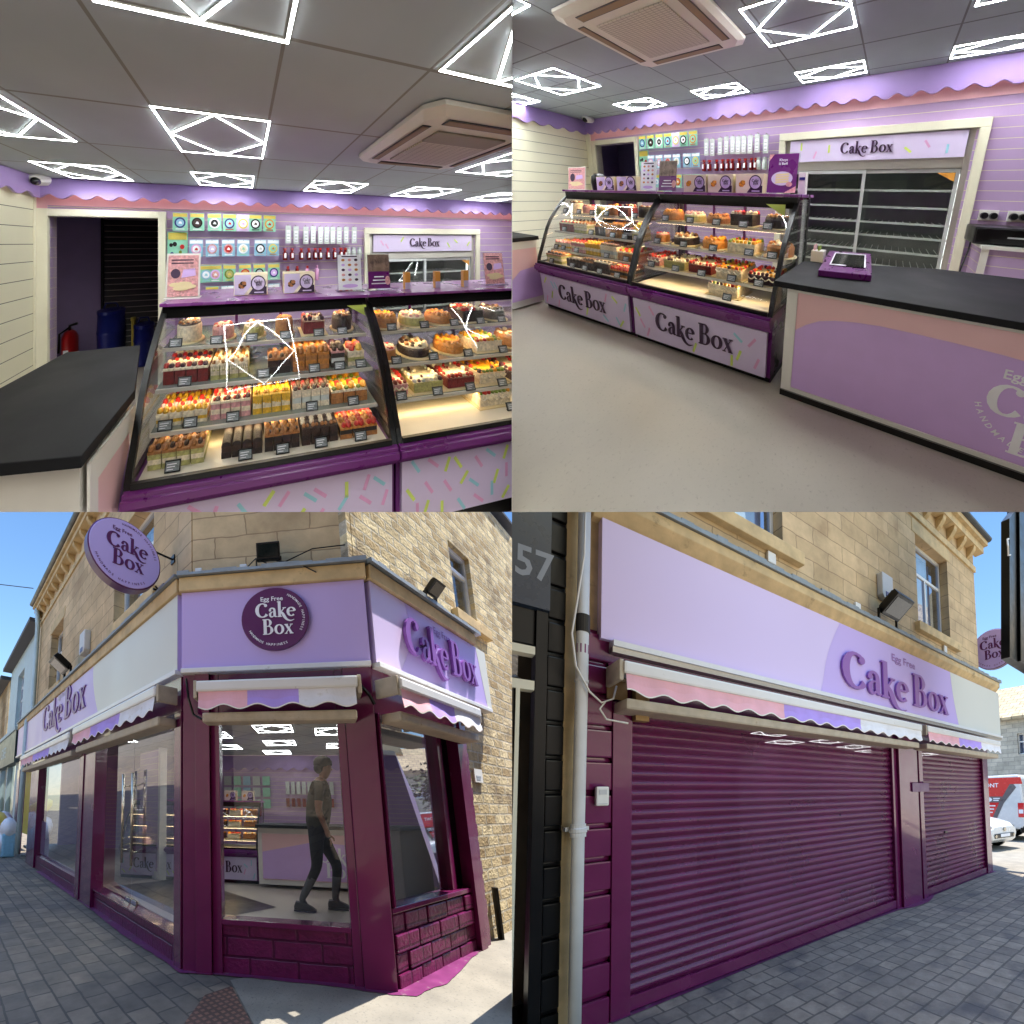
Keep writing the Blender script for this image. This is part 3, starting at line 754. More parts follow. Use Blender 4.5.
# ------------------------------------------------------------------ curved glass cake case (case metres: x along, y into the case, z up)
PROF = [(0, .592), (.02, .66), (.055, .735), (.085, .8), (.12, .88), (.155, .955), (.205, 1.035), (.27, 1.114), (.34, 1.19), (.42, 1.262), (.455, 1.30)]
SHELF = [(1.095, .315), (.913, .215), (.728, .145)]
def cake_case(fr, x0, x1, label, view, ends, z0=.10, text=False, back=.78):
    t = thing('cake_display_case', label, 'display case', fr, (x0, 0, z0))
    b = MB(fr); e = .003
    b.box(x0 + e, x1 - e, -.03, back, .515, .592, 0); b.box(x0 + e, x1 - e, -.045, -.031, .535, .575, 0)
    b.box(x0 + e, x1 - e, -.012, back, .49, .514, 0)
    b.box(x0 + e, x1 - e, .02, back, z0 + .03, .489, 0); b.box(x0 + e, x1 - e, .04, back, 0 if z0 > .11 else z0 - .1, z0 + .029, 1)
    base = b.build('base', [M['purple'], M['black']], t, bevel=.004)
    p = MB(fr); p.box(x0 + .03, x1 - .03, -.004, .019, z0 + .04, .482, 0)
    sprinkles(p, x0 + .05, x1 - .05, z0 + .05, .475, -.0055, .105, .085, .020, (1, 2, 3, 1, 2, 3), R, ((x0 + x1) / 2 - .38, (x0 + x1) / 2 + .38, .22, .43) if text else None)
    if text:
        h = .165; word(p, 'Cake Box', (x0 + x1) / 2 - word_width('Cake Box') * h / 2, .26, h, -.007, .003, 4)
    p.build('front_panel', [M['lilac_panel'], M['lime'], M['aqua'], M['pinkp'], M['ink']], base)
    l = MB(fr); l.box(x0, x1, .40, .86, 1.315, 1.335); l.build('top', M['purple_lid'], t, bevel=.003)
    k = MB(fr); k.box(x0 + .01, x1 - .01, .425, .445, 1.238, 1.314)
    k.build('header_rail', M['black'], t)
    k = MB(fr); k.box(x0 + .034, x1 - .034, -.012, .004, .5935, .622); k.build('glass_sill', M['black'], t)
    pr = spline(PROF, 4); g = MB(fr); n = len(pr); g.add([(x0 + .03, y, z) for y, z in pr] + [(x1 - .03, y, z) for y, z in pr], [(i, i + 1, n + i + 1, n + i) for i in range(n - 1)]); g.build('front_glass', M['glass_case'], t, smooth=True)
    for s in ends:
        xx0 = x0 if s < 0 else x1 - .032
        r = MB(fr); r.sheet([(y - .006, z) for y, z in PROF], 'x', xx0, xx0 + .032, -.02); r.box(xx0 + .006, xx0 + .026, back - .04, back, .592, 1.314)
        r.box(xx0 + .004, xx0 + .028, .0, back, .592, .612)
        rim = r.build('end_frame', M['black'], t)
        q = MB(fr); q.prism([(y + .02, z) for y, z in PROF] + [(back - .04, 1.30), (back - .04, .61)], 'x', xx0 + .02, xx0 + .025); q.build('end_glass', M['glass_case'], rim)
    d = MB(fr); d.box(x0 + .05, x1 - .05, .02, back - .05, .592, .604); d.build('deck', M['deck'], t)
    for z, y in SHELF:
        s = MB(fr); s.box(x0 + .05, x1 - .05, y + .012, back - .06, z - .008, z, 0); s.box(x0 + .05, x1 - .05, y, y + .011, z - .018, z + .001, 1)
        sh = s.build('shelf', [M['shelf_glass'], M['rail']], t)
        e_ = MB(fr); e_.box(x0 + .06, x1 - .06, y + .014, y + .026, z - .02, z - .009); e_.build('shelf_lamp', M['led_warm'], sh)
    e_ = MB(fr); e_.box(x0 + .06, x1 - .06, .47, .49, 1.255, 1.269); e_.build('top_lamp', M['led_warm'], t)
    bp = MB(fr)
    bp.box(x0 + .04, (x0 + x1) / 2, back - .012, back - .008, .61, 1.30); bp.box((x0 + x1) / 2, x1 - .04, back - .006, back - .002, .61, 1.30)
    bp.build('back_glass', M['glass_case'], t)
    bf = MB(fr)
    for xx in (x0 + .05, x0 + .3 * (x1 - x0), x0 + .55 * (x1 - x0), x1 - .08):
        bf = MB(fr); bf.box(xx, xx + .022, back - .03, back - .014, .61, 1.31); bf.build('back_mullion', M['purple'], t)
    return t

def fill_slices(fr, x0, view, k=1.):
    """the case with rows of slices; positions as lengths along the case"""
    z = SHELF[0][0]; y = SHELF[0][1] + .05
    a = lambda v: x0 + v
    round_cake(fr, a(.17), y + .08, z, .075, .105, 'cream', 'choc', ('choc', 'nut', 'cream'), 'small round cake studded with chocolate and cream, top shelf, %s view' % view)
    round_cake(fr, a(.385), y + .08, z, .07, .075, 'pinkc', 'pinkc', ('straw', 'cream'), 'small pink round cake with strawberries, top shelf, %s view' % view)
    round_cake(fr, a(.59), y + .08, z, .07, .07, 'green', 'cream', ('nut', 'cream'), 'small pale cheesecake with nuts, top shelf, %s view' % view)
    round_cake(fr, a(.80), y + .07, z, .062, .10, 'nut', 'caramel', ('caramel', 'mango'), 'tall caramel cake, top shelf, %s view' % view)
    sheet_cake(fr, a(.93), a(1.08), y, y + .13, z, .095, 'velvet', 'cream', ('straw', 'cream', 'berry'), 'square red velvet cake with white icing, top shelf, %s view' % view, rim=False)
    round_cake(fr, a(1.235), y + .09, z, .075, .095, 'darkchoc', 'choc', ('choc', 'cream', 'nut'), 'dark chocolate cake with curls, top shelf, %s view' % view)
    for v, w in ((.12, 'cream and chocolate studded cake'), (.36, 'pink strawberry cake'), (.58, 'pale cheesecake'), (.8, 'tall caramel cake'), (1.03, 'red velvet square cake'), (1.2, 'dark chocolate curl cake')):
        price_tag(fr, a(v), y - .04, z + .001, w, view)
    z = SHELF[1][0]; y = SHELF[1][1] + .05
    slice_row(fr, 4, a(.07), a(.325), y, z, .13, .075, dict(body=('velvet', 'velvet'), icing='cream', top=('straw', 'cream', 'berry')), 'top', 'red velvet slice with cream and berries, second shelf, %s view' % view, 2)
    slice_row(fr, 4, a(.335), a(.56), y, z, .13, .075, dict(body=('green', 'cream', 'green'), icing='cream', top=('cream', 'nut')), 'drip', 'pale green slice with dripping cream, second shelf, %s view' % view, 2)
    slice_row(fr, 2, a(.68), a(.83), y, z, .13, .08, dict(body=('darkchoc', 'choc'), icing='nut', top=('nut', 'choc')), 'top', 'dark chocolate slice with nut topping, second shelf, %s view' % view)
    slice_row(fr, 3, a(.84), a(1.09), y, z, .13, .09, dict(body=('biscuit', 'caramel', 'biscuit'), icing='caramel', top=('biscuit', 'caramel')), 'top', 'golden biscuit slice, second shelf, %s view' % view, 2)
    slice_row(fr, 1, a(1.1), a(1.2), y, z, .13, .09, dict(body=('darkchoc', 'grey_alu', 'darkchoc'), icing='pinkc', top=('choc', 'berry')), 'top', 'single dark slice with pink icing, second shelf, %s view' % view)
    slice_row(fr, 1, a(1.215), a(1.34), y, z, .13, .08, dict(body=('cream', 'green', 'cream'), icing='cream', top=('mango', 'straw', 'yellowc')), 'top', 'white slice piled with mango and strawberry, second shelf, %s view' % view)
    round_cake(fr, a(.47), y + .37, z, .08, .11, 'choc', 'choc', ('nut', 'caramel'), 'brown cake at the back of the second shelf, %s view' % view)
    for v, w in ((.2, 'red velvet slices'), (.655, 'dark chocolate nut slices'), (.98, 'golden biscuit slices'), (1.15, 'single dark slice'), (1.3, 'mango topped slice')):
        price_tag(fr, a(v), y - .035, z + .001, w, view)
    z = SHELF[2][0]; y = SHELF[2][1] + .05
    slice_row(fr, 4, a(.06), a(.335), y, z, .12, .055, dict(body=('cream', 'yellowc', 'cream'), icing='cream', top=('straw', 'yellowc', 'pinkc')), 'top', 'low fruit slice with strawberry, third shelf, %s view' % view, 2)
    slice_row(fr, 4, a(.35), a(.58), y, z, .12, .085, dict(body=('pinkc', 'cream', 'pinkc'), icing='cream', top=('straw', 'berry', 'cream')), 'top', 'pink slice with strawberry, third shelf, %s view' % view, 2)
    slice_row(fr, 4, a(.59), a(.82), y, z, .12, .095, dict(body=('yellowc', 'cream', 'yellowc'), icing='yellowc', top=('yellowc', 'mango', 'berry')), 'drip', 'yellow mango slice, third shelf, %s view' % view, 2)
    slice_row(fr, 4, a(.83), a(1.07), y, z, .075, .095, dict(body=('cream', 'slotbox', 'cream'), icing='cream', top=('berry', 'velvet', 'choc')), 'top', 'white slice with dark berries, third shelf, %s view' % view, 3)
    slice_row(fr, 3, a(1.08), a(1.33), y, z, .12, .065, dict(body=('nut', 'biscuit'), icing='cream', top=('mango', 'straw', 'kiwi')), 'top', 'crumb-sided fruit slice, third shelf, %s view' % view, 2)
    for v, w in ((.12, 'low fruit slices'), (.25, 'low fruit slices, second card'), (.48, 'pink strawberry slices'), (.95, 'white dark berry slices'), (1.22, 'crumb-sided fruit slices')):
        price_tag(fr, a(v), y - .035, z + .001, w, view)
    z = .605; y = .07
    slice_row(fr, 4, a(.07), a(.345), y, z, .12, .075, dict(body=('green', 'cream', 'green'), icing='nut', top=('choc', 'nut', 'caramel')), 'top', 'pale green slice with chocolate chunks, bottom deck, %s view' % view, 2)
    slice_row(fr, 4, a(.43), a(.65), y, z, .14, .06, dict(body=('darkchoc', 'choc'), icing='darkchoc', top=('darkchoc',)), 'dome', 'dark domed chocolate slice, bottom deck, %s view' % view, 2)
    slice_row(fr, 4, a(.66), a(.86), y, z, .085, .075, dict(body=('darkchoc', 'choc', 'darkchoc'), icing='nut', top=('caramel', 'nut', 'choc')), 'top', 'dark slice with caramel swirl, bottom deck, %s view' % view, 3)
    slice_row(fr, 4, a(.87), a(1.09), y, z, .085, .08, dict(body=('choc', 'darkchoc', 'choc'), icing='choc', top=('nut', 'cream', 'choc')), 'drip', 'dark slice with nut cream, bottom deck, %s view' % view, 3)
    slice_row(fr, 3, a(1.1), a(1.34), y, z, .1, .05, dict(body=('nut', 'darkchoc'), icing='caramel', top=('straw', 'caramel')), 'top', 'strawberry topped brown slice, bottom deck, %s view' % view, 2)
    for v, w in ((.2, 'pale green chocolate slices'), (.56, 'dark domed slices'), (.76, 'caramel swirl slices'), (.98, 'nut cream slices'), (1.22, 'strawberry topped brown slices')):
        price_tag(fr, a(v), y - .03, z + .001, w, view)

def fill_cakes(fr, x0, view):
    a = lambda v: x0 + v
    z = SHELF[0][0]; y = SHELF[0][1] + .04
    round_cake(fr, a(.13), y + .1, z, .10, .07, 'nut', 'caramel', ('caramel', 'mango'), 'golden round cake, top shelf beside the middle post, %s view' % view)
    round_cake(fr, a(.37), y + .1, z, .10, .06, 'green', 'cream', ('cream', 'pinkc'), 'pale cream round cake, top shelf, %s view' % view)
    round_cake(fr, a(.61), y + .1, z, .10, .055, 'biscuit', 'caramel', ('caramel', 'nut'), 'brown low round cake, top shelf, %s view' % view)
    sheet_cake(fr, a(.77), a(.96), y + .01, y + .17, z, .09, 'darkchoc', 'choc', ('straw', 'cream'), 'square chocolate cake with strawberries, top shelf, %s view' % view, rim=False)
    round_cake(fr, a(1.13), y + .1, z, .095, .075, 'darkchoc', 'choc', ('nut', 'cream', 'choc'), 'chocolate cake with cream rosettes, top shelf, %s view' % view)
    for v, w in ((.13, 'golden round cake'), (.4, 'pale cream round cake'), (.66, 'brown low round cake'), (.9, 'square strawberry chocolate cake'), (1.1, 'chocolate rosette cake')): price_tag(fr, a(v), y - .03, z + .001, w, view)
    z = SHELF[1][0]; y = SHELF[1][1] + .04
    round_cake(fr, a(.09), y + .08, z, .065, .07, 'nut', 'pinkc', ('straw', 'cream'), 'small strawberry cake, second shelf beside the middle post, %s view' % view)
    round_cake(fr, a(.33), y + .12, z, .115, .065, 'darkchoc', 'cream', ('cream', 'choc', 'nut'), 'wide chocolate cake with cream swirls, second shelf, %s view' % view)
    round_cake(fr, a(.63), y + .11, z, .105, .065, 'caramel', 'caramel', ('mango', 'caramel'), 'wide caramel cake, second shelf, %s view' % view)
    sheet_cake(fr, a(.80), a(1.03), y + .01, y + .2, z, .075, 'cream', 'cream', ('mango', 'straw', 'yellowc', 'kiwi'), 'white square cake with fruit, second shelf, %s view' % view, rim=False)
    round_cake(fr, a(1.2), y + .1, z, .10, .08, 'nut', 'nut', ('nut', 'cream'), 'nut covered round cake, second shelf, %s view' % view)
    for v, w in ((.11, 'small strawberry cake'), (.4, 'wide chocolate swirl cake'), (.69, 'wide caramel cake'), (1.0, 'white square fruit cake'), (1.18, 'nut covered cake')): price_tag(fr, a(v), y - .03, z + .001, w, view)
    z = SHELF[2][0]; y = SHELF[2][1] + .04
    sheet_cake(fr, a(.03), a(.17), y, y + .25, z, .075, 'pinkc', 'cream', ('straw', 'straw', 'velvet'), 'pink cake heaped with strawberries, third shelf, %s view' % view)
    sheet_cake(fr, a(.215), a(.44), y, y + .27, z, .07, 'green', 'cream', ('cream', 'berry', 'slotbox'), 'white topped green cake, third shelf, %s view' % view, rim=False)
    sheet_cake(fr, a(.48), a(.70), y, y + .27, z, .075, 'velvet', 'cream', ('cream', 'straw', 'velvet'), 'white topped red velvet cake, third shelf, %s view' % view, rim=False)
    sheet_cake(fr, a(.745), a(.965), y, y + .27, z, .08, 'cream', 'mango', ('mango', 'straw', 'kiwi', 'berry'), 'white cake under mixed fruit, third shelf, %s view' % view)
    sheet_cake(fr, a(1.02), a(1.24), y, y + .25, z, .07, 'berry', 'cream', ('mango', 'straw', 'berry'), 'dark cake with cream and berries, third shelf, %s view' % view)
    for v, w in ((.1, 'strawberry heaped cake'), (.37, 'white topped green cake'), (.63, 'white topped red velvet cake'), (.9, 'mixed fruit cake'), (1.12, 'dark berry cake')): price_tag(fr, a(v), y - .04, z + .001, w, view)
    sheet_cake(fr, a(.70), a(.96), .14, .36, .605, .085, 'cream', 'cream', ('mango', 'straw', 'kiwi', 'berry'), 'white piped fruit cake alone on the bottom deck, %s view' % view)
    price_tag(fr, a(.9), .08, .606, 'piped fruit cake on the bottom deck', view)

# ------------------------------------------------------------------ things on top of the case
def leaflet_stand(fr, x0, x1, y, z, h, style, label):
    t = thing('leaflet_stand', label, 'leaflet stand', fr, ((x0 + x1) / 2, y, z)); w = x1 - x0
    f = fr.tilt(x0, y, z, (1, 0, 0), (0, 1, 0), (0, .12, 1))
    b = MB(f); b.box(0, w, 0, .004, 0, h, 0); b.box(-.005, w + .005, -.03, .05, -.0, .004, 0); b.build('acrylic_holder', M['white'] if style == 'pic' else M['glass'], t)
    p = MB(f); i = .012
    bg = dict(pic='pinkc', icons='white_ink', purple='purple', pinkpic='pinkc', plum='purple')[style]
    p.box(i, w - i, -.004, -.001, i, h - i, 0)
    e = -.0055
    if style in ('pic', 'pinkpic'):
        flat_print(p, ellipse(w * .28, h * .55, w * .14, w * .14, 18), e, 1)
        flat_print(p, [(w * .45, h * .45), (w * .88, h * .5), (w * .85, h * .66), (w * .5, h * .64)], e, 4)
        for (a, b_, c) in ((.3, .3, .2), (.55, .32, .22), (.7, .26, .2), (.45, .22, .24)): flat_print(p, ellipse(w * a, h * b_, w * c, h * .05, 14), e - .0004 * (a * 10), 2)
        for j in range(2): flat_print(p, [(w * .15, h * (.84 - .07 * j)), (w * .8, h * (.84 - .07 * j)), (w * .8, h * (.865 - .07 * j)), (w * .15, h * (.865 - .07 * j))], e, 1)
        ms = [M['pinkc'], M['ink'], M['tray'], M['white_ink'], M['lilac_deep']]
    elif style == 'icons':
        for r_ in range(5):
            for c_ in range(3): flat_print(p, ellipse(w * (.25 + .25 * c_), h * (.3 + .13 * r_), w * .07, h * .035, 9), e, 1 + (r_ + c_) % 4)
        flat_print(p, ellipse(w * .5, h * .14, w * .3, h * .05, 14), e, 4); flat_print(p, [(w * .2, h * .9), (w * .8, h * .9), (w * .8, h * .93), (w * .2, h * .93)], e, 3)
        ms = [M['white_ink'], M['caramel'], M['pinkc'], M['ink'], M['lilac_deep']]
    elif style == 'plum':
        plain(p, 'Khoye', w * .5, h * .8, h * .085, e, 1, 1, True); plain(p, 'ki Barfi', w * .5, h * .71, h * .085, e, 1, 1, True)
        flat_print(p, ellipse(w * .5, h * .38, w * .34, h * .17, 24), e, 2)
        for j in range(4): flat_print(p, [(w * .28, h * (.26 + .06 * j)), (w * .7, h * (.28 + .06 * j)), (w * .74, h * (.33 + .06 * j)), (w * .32, h * (.31 + .06 * j))], e - .0006 - .0003 * j, 3)
        flat_print(p, ellipse(w * .75, h * .24, w * .1, h * .06, 12), e - .003, 4)
        flat_print(p, [(i, h * .8), (w * .2, h - i), (i, h - i)], e, 4); flat_print(p, [(w * .6, i), (w - i, i), (w - i, h * .2)], e, 4)
        ms = [M['purple'], M['white_ink'], M['lilac_panel'], M['tray'], M['pinkc']]
    else:
        flat_print(p, [(i, h * .5), (w - i, h * .5), (w - i, h - i), (i, h - i)], e, 1)
        for j in range(3): flat_print(p, [(w * (.3 - .06 * j), h * (.34 - .09 * j)), (w * (.7 + .06 * j), h * (.34 - .09 * j)), (w * (.7 + .06 * j), h * (.37 - .09 * j)), (w * (.3 - .06 * j), h * (.37 - .09 * j))], e, 2)
        flat_print(p, ellipse(w * .85, h * .25, w * .11, h * .12, 14), e - .0005, 3)
        ms = [M['purple'], M['photo'], M['white_ink'], M['pinkc']]
    p.build('leaflet', ms, t)
    return t

def gift_box(fr, x0, x1, y, z, h, d, pic, label, endon=False):
    t = thing('cake_gift_box', label, 'box', fr, ((x0 + x1) / 2, y, z)); w = x1 - x0
    b = MB(fr); b.box(x0, x1, y, y + d, z, z + h, 0); b.build('carton', M['tray'] if not endon else M['orange'], t, bevel=.003)
    p = MB(fr); e = y - .002
    if endon:
        p.box(x0 + .002, x1 - .002, e, y - .0005, z + .002, z + h * .4, 0); p.build('front_print', [M['lilac_panel']], t); return t
    p.box(x0 + .003, x1 - .003, e, y - .0005, z + .003, z + h - .003, 0)
    P = lambda q: [(x0 + w * u, z + h * v) for u, v in q]
    flat_print(p, P([(.02, .04), (.3, .04), (.52, .45), (.5, .97), (.02, .97)]), e - .001, 1)
    flat_print(p, P([(.42, .04), (.97, .04), (.97, .4), (.6, .42), (.5, .2)]), e - .0015, 2)
    flat_print(p, ellipse(x0 + w * .72, z + h * .56, w * .225, w * .225, 24), e - .002, 2)
    flat_print(p, ellipse(x0 + w * .72, z + h * .56, w * .19, w * .19, 24), e - .0025, 3)
    hh = w * .10
    word(p, 'Cake', x0 + w * .72 - word_width('Cake') * hh / 2, z + h * .58, hh, e - .003, .0008, 2); word(p, 'Box', x0 + w * .74 - word_width('Box') * hh / 2, z + h * .45, hh, e - .003, .0008, 2)
    flat_print(p, P([(.6, .1), (.88, .1), (.88, .16), (.6, .16)]), e - .0025, 3)
    for j in range(6): flat_print(p, ellipse(x0 + w * (.2 + .05 * (j % 3)), z + h * (.42 + .08 * (j // 2)), w * .07, w * .055, 8), e - .002 - .0003 * j, 4 + j % 2)
    p.build('front_print', [M['box_cream'], M['lilac_panel'] if pic == 'choc' else M['box_cream'], M['ink'], M['lilac_panel'], M['choc'] if pic == 'choc' else M['caramel'], M['nut'] if pic == 'choc' else M['mango']], t)
    return t
defmats()
# ------------------------------------------------------------------ upper left place: shop interior from the side counter
UL = place(((0.3669, 0.2731, 0.1445), (-0.5204, 0.998, 0.5243), (0.0, 0.0, 0.5234)), (-2.0288, 3.0022, 0.686), -1, 0)
UR = place(((0.2561, -0.4124, -0.2658), (0.661, 0.8837, 0.5385), (-0.0909, -0.2326, 0.3807)), (1.1041, 2.1093, 0.4902), 1, 0)

def room_shell(fr, view, xl, xr, yf, zc, ceil, kx, kz, zoff, xo):
    """floor, ceiling, slatted walls, doorway and scalloped valances; wall plane y = 0.
    wall-goods metres map to room metres by x*kx + xo, z*kz + zoff"""
    X = lambda v: v * kx + xo
    Z = lambda v: v * kz + zoff
    m = MB(fr); m.box(xl - 3, xr, yf - 2.2, 2.4, -.05, 0); struct(m.build('floor', M['floor']))
    m = MB(fr); m.box(xl - .2, xr, yf, .1, zc, zc + .06); struct(m.build('ceiling', M[ceil]))
    dx0, dx1, dz = X(-1.11), X(-.074), Z(1.975); fx0, fx1, fz = X(2.69), X(4.66), Z(1.86)
    m = MB(fr)
    m.box(xl, dx0, 0, .1, 0, zc); m.box(dx0, dx1, 0, .1, dz, zc); m.box(dx1, fx0, 0, .1, 0, zc); m.box(fx0, fx1, 0, .1, fz, zc); m.box(fx1, xr, 0, .1, 0, zc)
    struct(m.build('wall', M['lilac_slat']))
    m = MB(fr); m.box(xl, dx0 - .02, -.006, -.001, Z(2.04), zc); m.box(dx0 - .02, xr, -.006, -.001, Z(2.085), zc); struct(m.build('painted_glow_band', M['pink_glow_and_paper']))  # pink glow of the pelmet lamps painted onto the top of the wall
    m = MB(fr); m.box(xl - .1, xl, yf, .1, 0, zc); struct(m.build('side_wall', M['cream_slat']))
    w = .085 * kx
    m = MB(fr); m.box(X(-1.22), dx0, -.035, .1, 0, Z(2.05)); m.box(dx1, X(.005), -.035, .1, 0, Z(2.05)); m.box(dx0, dx1, -.035, .1, dz, Z(2.05)); m.box(xl, X(-1.205), -.05, -.036, 0, Z(2.17))
    struct(m.build('doorway_frame', M['trim'], bevel=.004))
    # valances
    t = thing('scalloped_valance', 'lilac scalloped pelmet along the top of the back wall, %s view' % view, 'pelmet', fr, (xl, -.06, Z(2.17)))
    m = MB(fr); scallop(m, xl + .06, xr, zc - .004, Z(2.165) - .02, -.075, -.05, .215 * kx, .045 * kz); m.build('pelmet_board', M['valance'], t)
    m = MB(fr); m.box(xl + .1, xr, -.045, -.03, zc - .05, zc - .03); m.build('lamp_strip', M['led_valance'], t)
    t = thing('scalloped_valance', 'lilac scalloped pelmet along the cream side wall, %s view' % view, 'pelmet', fr, (xl, -1, Z(2.17)))
    m = MB(fr); scallop(m, yf, -.05, zc - .004, Z(2.165) - .02, xl + .05, xl + .075, .215 * kx, .045 * kz, axis='x'); m.build('pelmet_board', M['valance'], t)
    m = MB(fr); m.box(xl + .03, xl + .045, yf, -.1, zc - .05, zc - .03); m.build('lamp_strip', M['led_yellow'], t)
    # corridor beyond the doorway
    m = MB(fr); cx0, cx1 = X(-1.11) - .95 * kx, X(-.074) + .25
    m.box(cx0, cx1, 1.2, 1.26, 0, zc, 0); m.box(cx0 - .06, cx0, .1, 1.26, 0, zc, 0); m.box(cx1, cx1 + .06, .1, 1.26, 0, zc, 0); m.box(cx0, cx1, .1, 1.26, zc - .1, zc, 0)
    struct(m.build('corridor_wall', M['corridor']))
    t = thing('roller_shutter', 'black slatted roller shutter at the end of the dark doorway, %s view' % view, 'shutter', fr, (X(-.9), 1.15, 0))
    m = MB(fr); m.box(X(-1.16), X(-.3), 1.15, 1.17, 0, zc - .12); m.build('slat_curtain', M['dark_slat'], t)
    m = MB(fr); m.box(X(-1.19), X(-1.16), 1.12, 1.19, 0, zc - .12); m.build('guide_rail', M['black'], t)

room_shell(UL, 'upper left', -1.22, 9.5, -2.95, 2.35, 'ceiling', 1, 1, 0, 0)
URW = UR.sub(0, 1.9)                                   # upper right room, origin on its back wall
room_shell(URW, 'upper right', -5.2, 5.5, -3.0, 2.92, 'ceiling_b', 1.08, 1.11, .2656, -3.755)

# fittings
for q, d in (((.495, 1.055, -3.02, -2.43), 'large ceiling light at the very top, left of the wide plain tiles'), ((1.655, 2.24, -3.05, -2.455), 'large ceiling light cut by the top right edge beside the air conditioner'),
             ((.45, 1.05, -1.88, -1.25), 'ceiling light straight above the topper cards, second row back'), ((-.78, -.18, -1.88, -1.26), 'ceiling light cut by the left edge above the cream wall'),
             ((-.83, -.27, -.69, -.08), 'ceiling light beside the security camera in the corner'), ((.40, 1.0, -.70, -.05), 'ceiling light above the doorway frame corner near the back wall'),
             ((1.65, 2.30, -.70, -.02), 'ceiling light above the strip packs near the back wall'), ((2.94, 3.62, -.73, -.04), 'ceiling light above the fridge near the back wall'),
             ((4.29, 4.95, -.73, -.05), 'last ceiling light at the right end of the back wall'), ((2.87, 3.53, -1.90, -1.36), 'ceiling light just behind the air conditioner')):
    ceiling_light(UL, q[0], q[1], q[2], min(q[3], -.16), 2.35, d + ', upper left view', 'diamond ceiling lights, upper left view', lm='led_dim')
air_conditioner(UL, 1.76, 2.66, -2.31, -1.47, 2.35, 'cream square ceiling air conditioner with brown vents, upper left view')
camera_dome(UL, -1.13, -.12, 2.35, 'white dome security camera in the ceiling corner, upper left view', .095)
ZC = 2.92
for q, d in (((-4.0, -3.12, .30, .85), 'ceiling light between the air conditioner and the left edge'), ((-3.66, -2.86, 1.39, 1.92), 'ceiling light above the doorway by the corner camera'),
             ((-2.11, -1.37, 1.42, 1.87), 'ceiling light above the topper cards near the back wall'), ((-.62, .13, 1.44, 1.86), 'ceiling light above the fridge header near the back wall'),
             ((.90, 1.62, 1.49, 1.87), 'ceiling light above the fridge corner at the right edge'), ((-.66, .13, .31, .86), 'large ceiling light right of the air conditioner'),
             ((-5.15, -4.64, .53, .875), 'ceiling light cut by the left edge near the side wall'), ((-2.9, -2.1, -.88, -.345), 'ceiling light cut off at the top left corner'), ((.93, 1.7, .42, .95), 'ceiling light cut off at the top right edge')):
    ceiling_light(UR, q[0], q[1], q[2], min(q[3], 1.73), ZC, d + ', upper right view', 'diamond ceiling lights, upper right view', .015, .007)
air_conditioner(UR, -2.07, -.78, -.26, .69, ZC, 'cream square ceiling air conditioner over the pale floor, upper right view')
camera_dome(UR, -4.85, 1.72, ZC, 'small dome security camera in the ceiling corner, upper right view', .10)

wall_goods(UL, 'upper left')
wall_fridge(UL, 'upper left', .0)
UG = URW.sub(-3.755, 0, .2656, (1, 0), (1.08, 1.08, 1.11))
wall_goods(UG, 'upper right')
wall_fridge(UG, 'upper right', -.2)

# cake cases
LC = UL.sub(.35, -1.9, 0, (1, -.075))
cake_case(LC, .0, 1.425, 'curved glass cake case full of slices beside the dark counter, upper left view', 'upper left', (-1, 1))
cake_case(LC, 1.428, 3.3, 'curved glass cake case of whole cakes cut by the frame, upper left view', 'upper left', (-1,))
fill_slices(LC, 0, 'upper left'); fill_cakes(LC, 1.45, 'upper left')
RC = UR.sub(-3.5, .03, -.13, (1, 0), (1.235, 1., 1.27))
cake_case(RC, .0, 1.425, 'curved glass cake case of slices against the cream wall, upper right view', 'upper right', (-1, 1), .115, True)
cake_case(RC, 1.428, 2.74, 'curved glass cake case of whole cakes beside the pay counter, upper right view', 'upper right', (-1, 1), .115, True)
fill_slices(RC, 0, 'upper right'); fill_cakes(RC, 1.45, 'upper right')

# on top of the cases
zt = 1.336; v = 'upper left'
leaflet_stand(LC, -.02, .205, .55, zt, .295, 'pic', 'white framed leaflet with pink biscuits picture beside the doorway, %s view' % v)
gift_box(LC, .44, .685, .55, zt, .148, .12, 'choc', 'lilac gift box with chocolates picture, nearer the pink leaflet, %s view' % v)
gift_box(LC, .805, 1.05, .55, zt, .148, .12, 'choc', 'lilac gift box with chocolates picture, nearer the icon leaflet, %s view' % v)
leaflet_stand(LC, 1.23, 1.45, .55, zt, .285, 'icons', 'white leaflet with rows of small icons on the case top, %s view' % v)
leaflet_stand(LC, 1.485, 1.70, .55, zt, .285, 'purple', 'purple leaflet with photo upper half beside the icon leaflet, %s view' % v)
for q, d in ((1.806, 'first'), (2.09, 'second'), (2.37, 'third')): gift_box(LC, q, q + .05, .52, zt, .135, .03, 'choc', 'gift box standing end-on, %s from the purple leaflet, %s view' % (d, v), True)
leaflet_stand(LC, 2.62, 2.85, .55, zt, .285, 'pinkpic', 'dusky pink leaflet at the right edge of the case top, %s view' % v)
v = 'upper right'; zt = 1.70 - .13
TOPR = UR.sub(0, .03)
zt = 1.336 * 1.27 - .13
s = .72
leaflet_stand(TOPR, -3.92, -3.5, .70, zt, .33, 'pic', 'white framed leaflet with pink picture before the cream wall, %s view' % v)
for q, d in ((-3.22, 'beside the card reader cup'), (-2.79, 'beside the icon leaflet')): gift_box(TOPR, q, q + .38, .70, zt, .185, .14, 'choc', 'lilac gift box with chocolates picture %s, %s view' % (d, v))
leaflet_stand(TOPR, -2.36, -2.07, .70, zt, .37, 'icons', 'white leaflet with rows of small icons on the case top, %s view' % v)
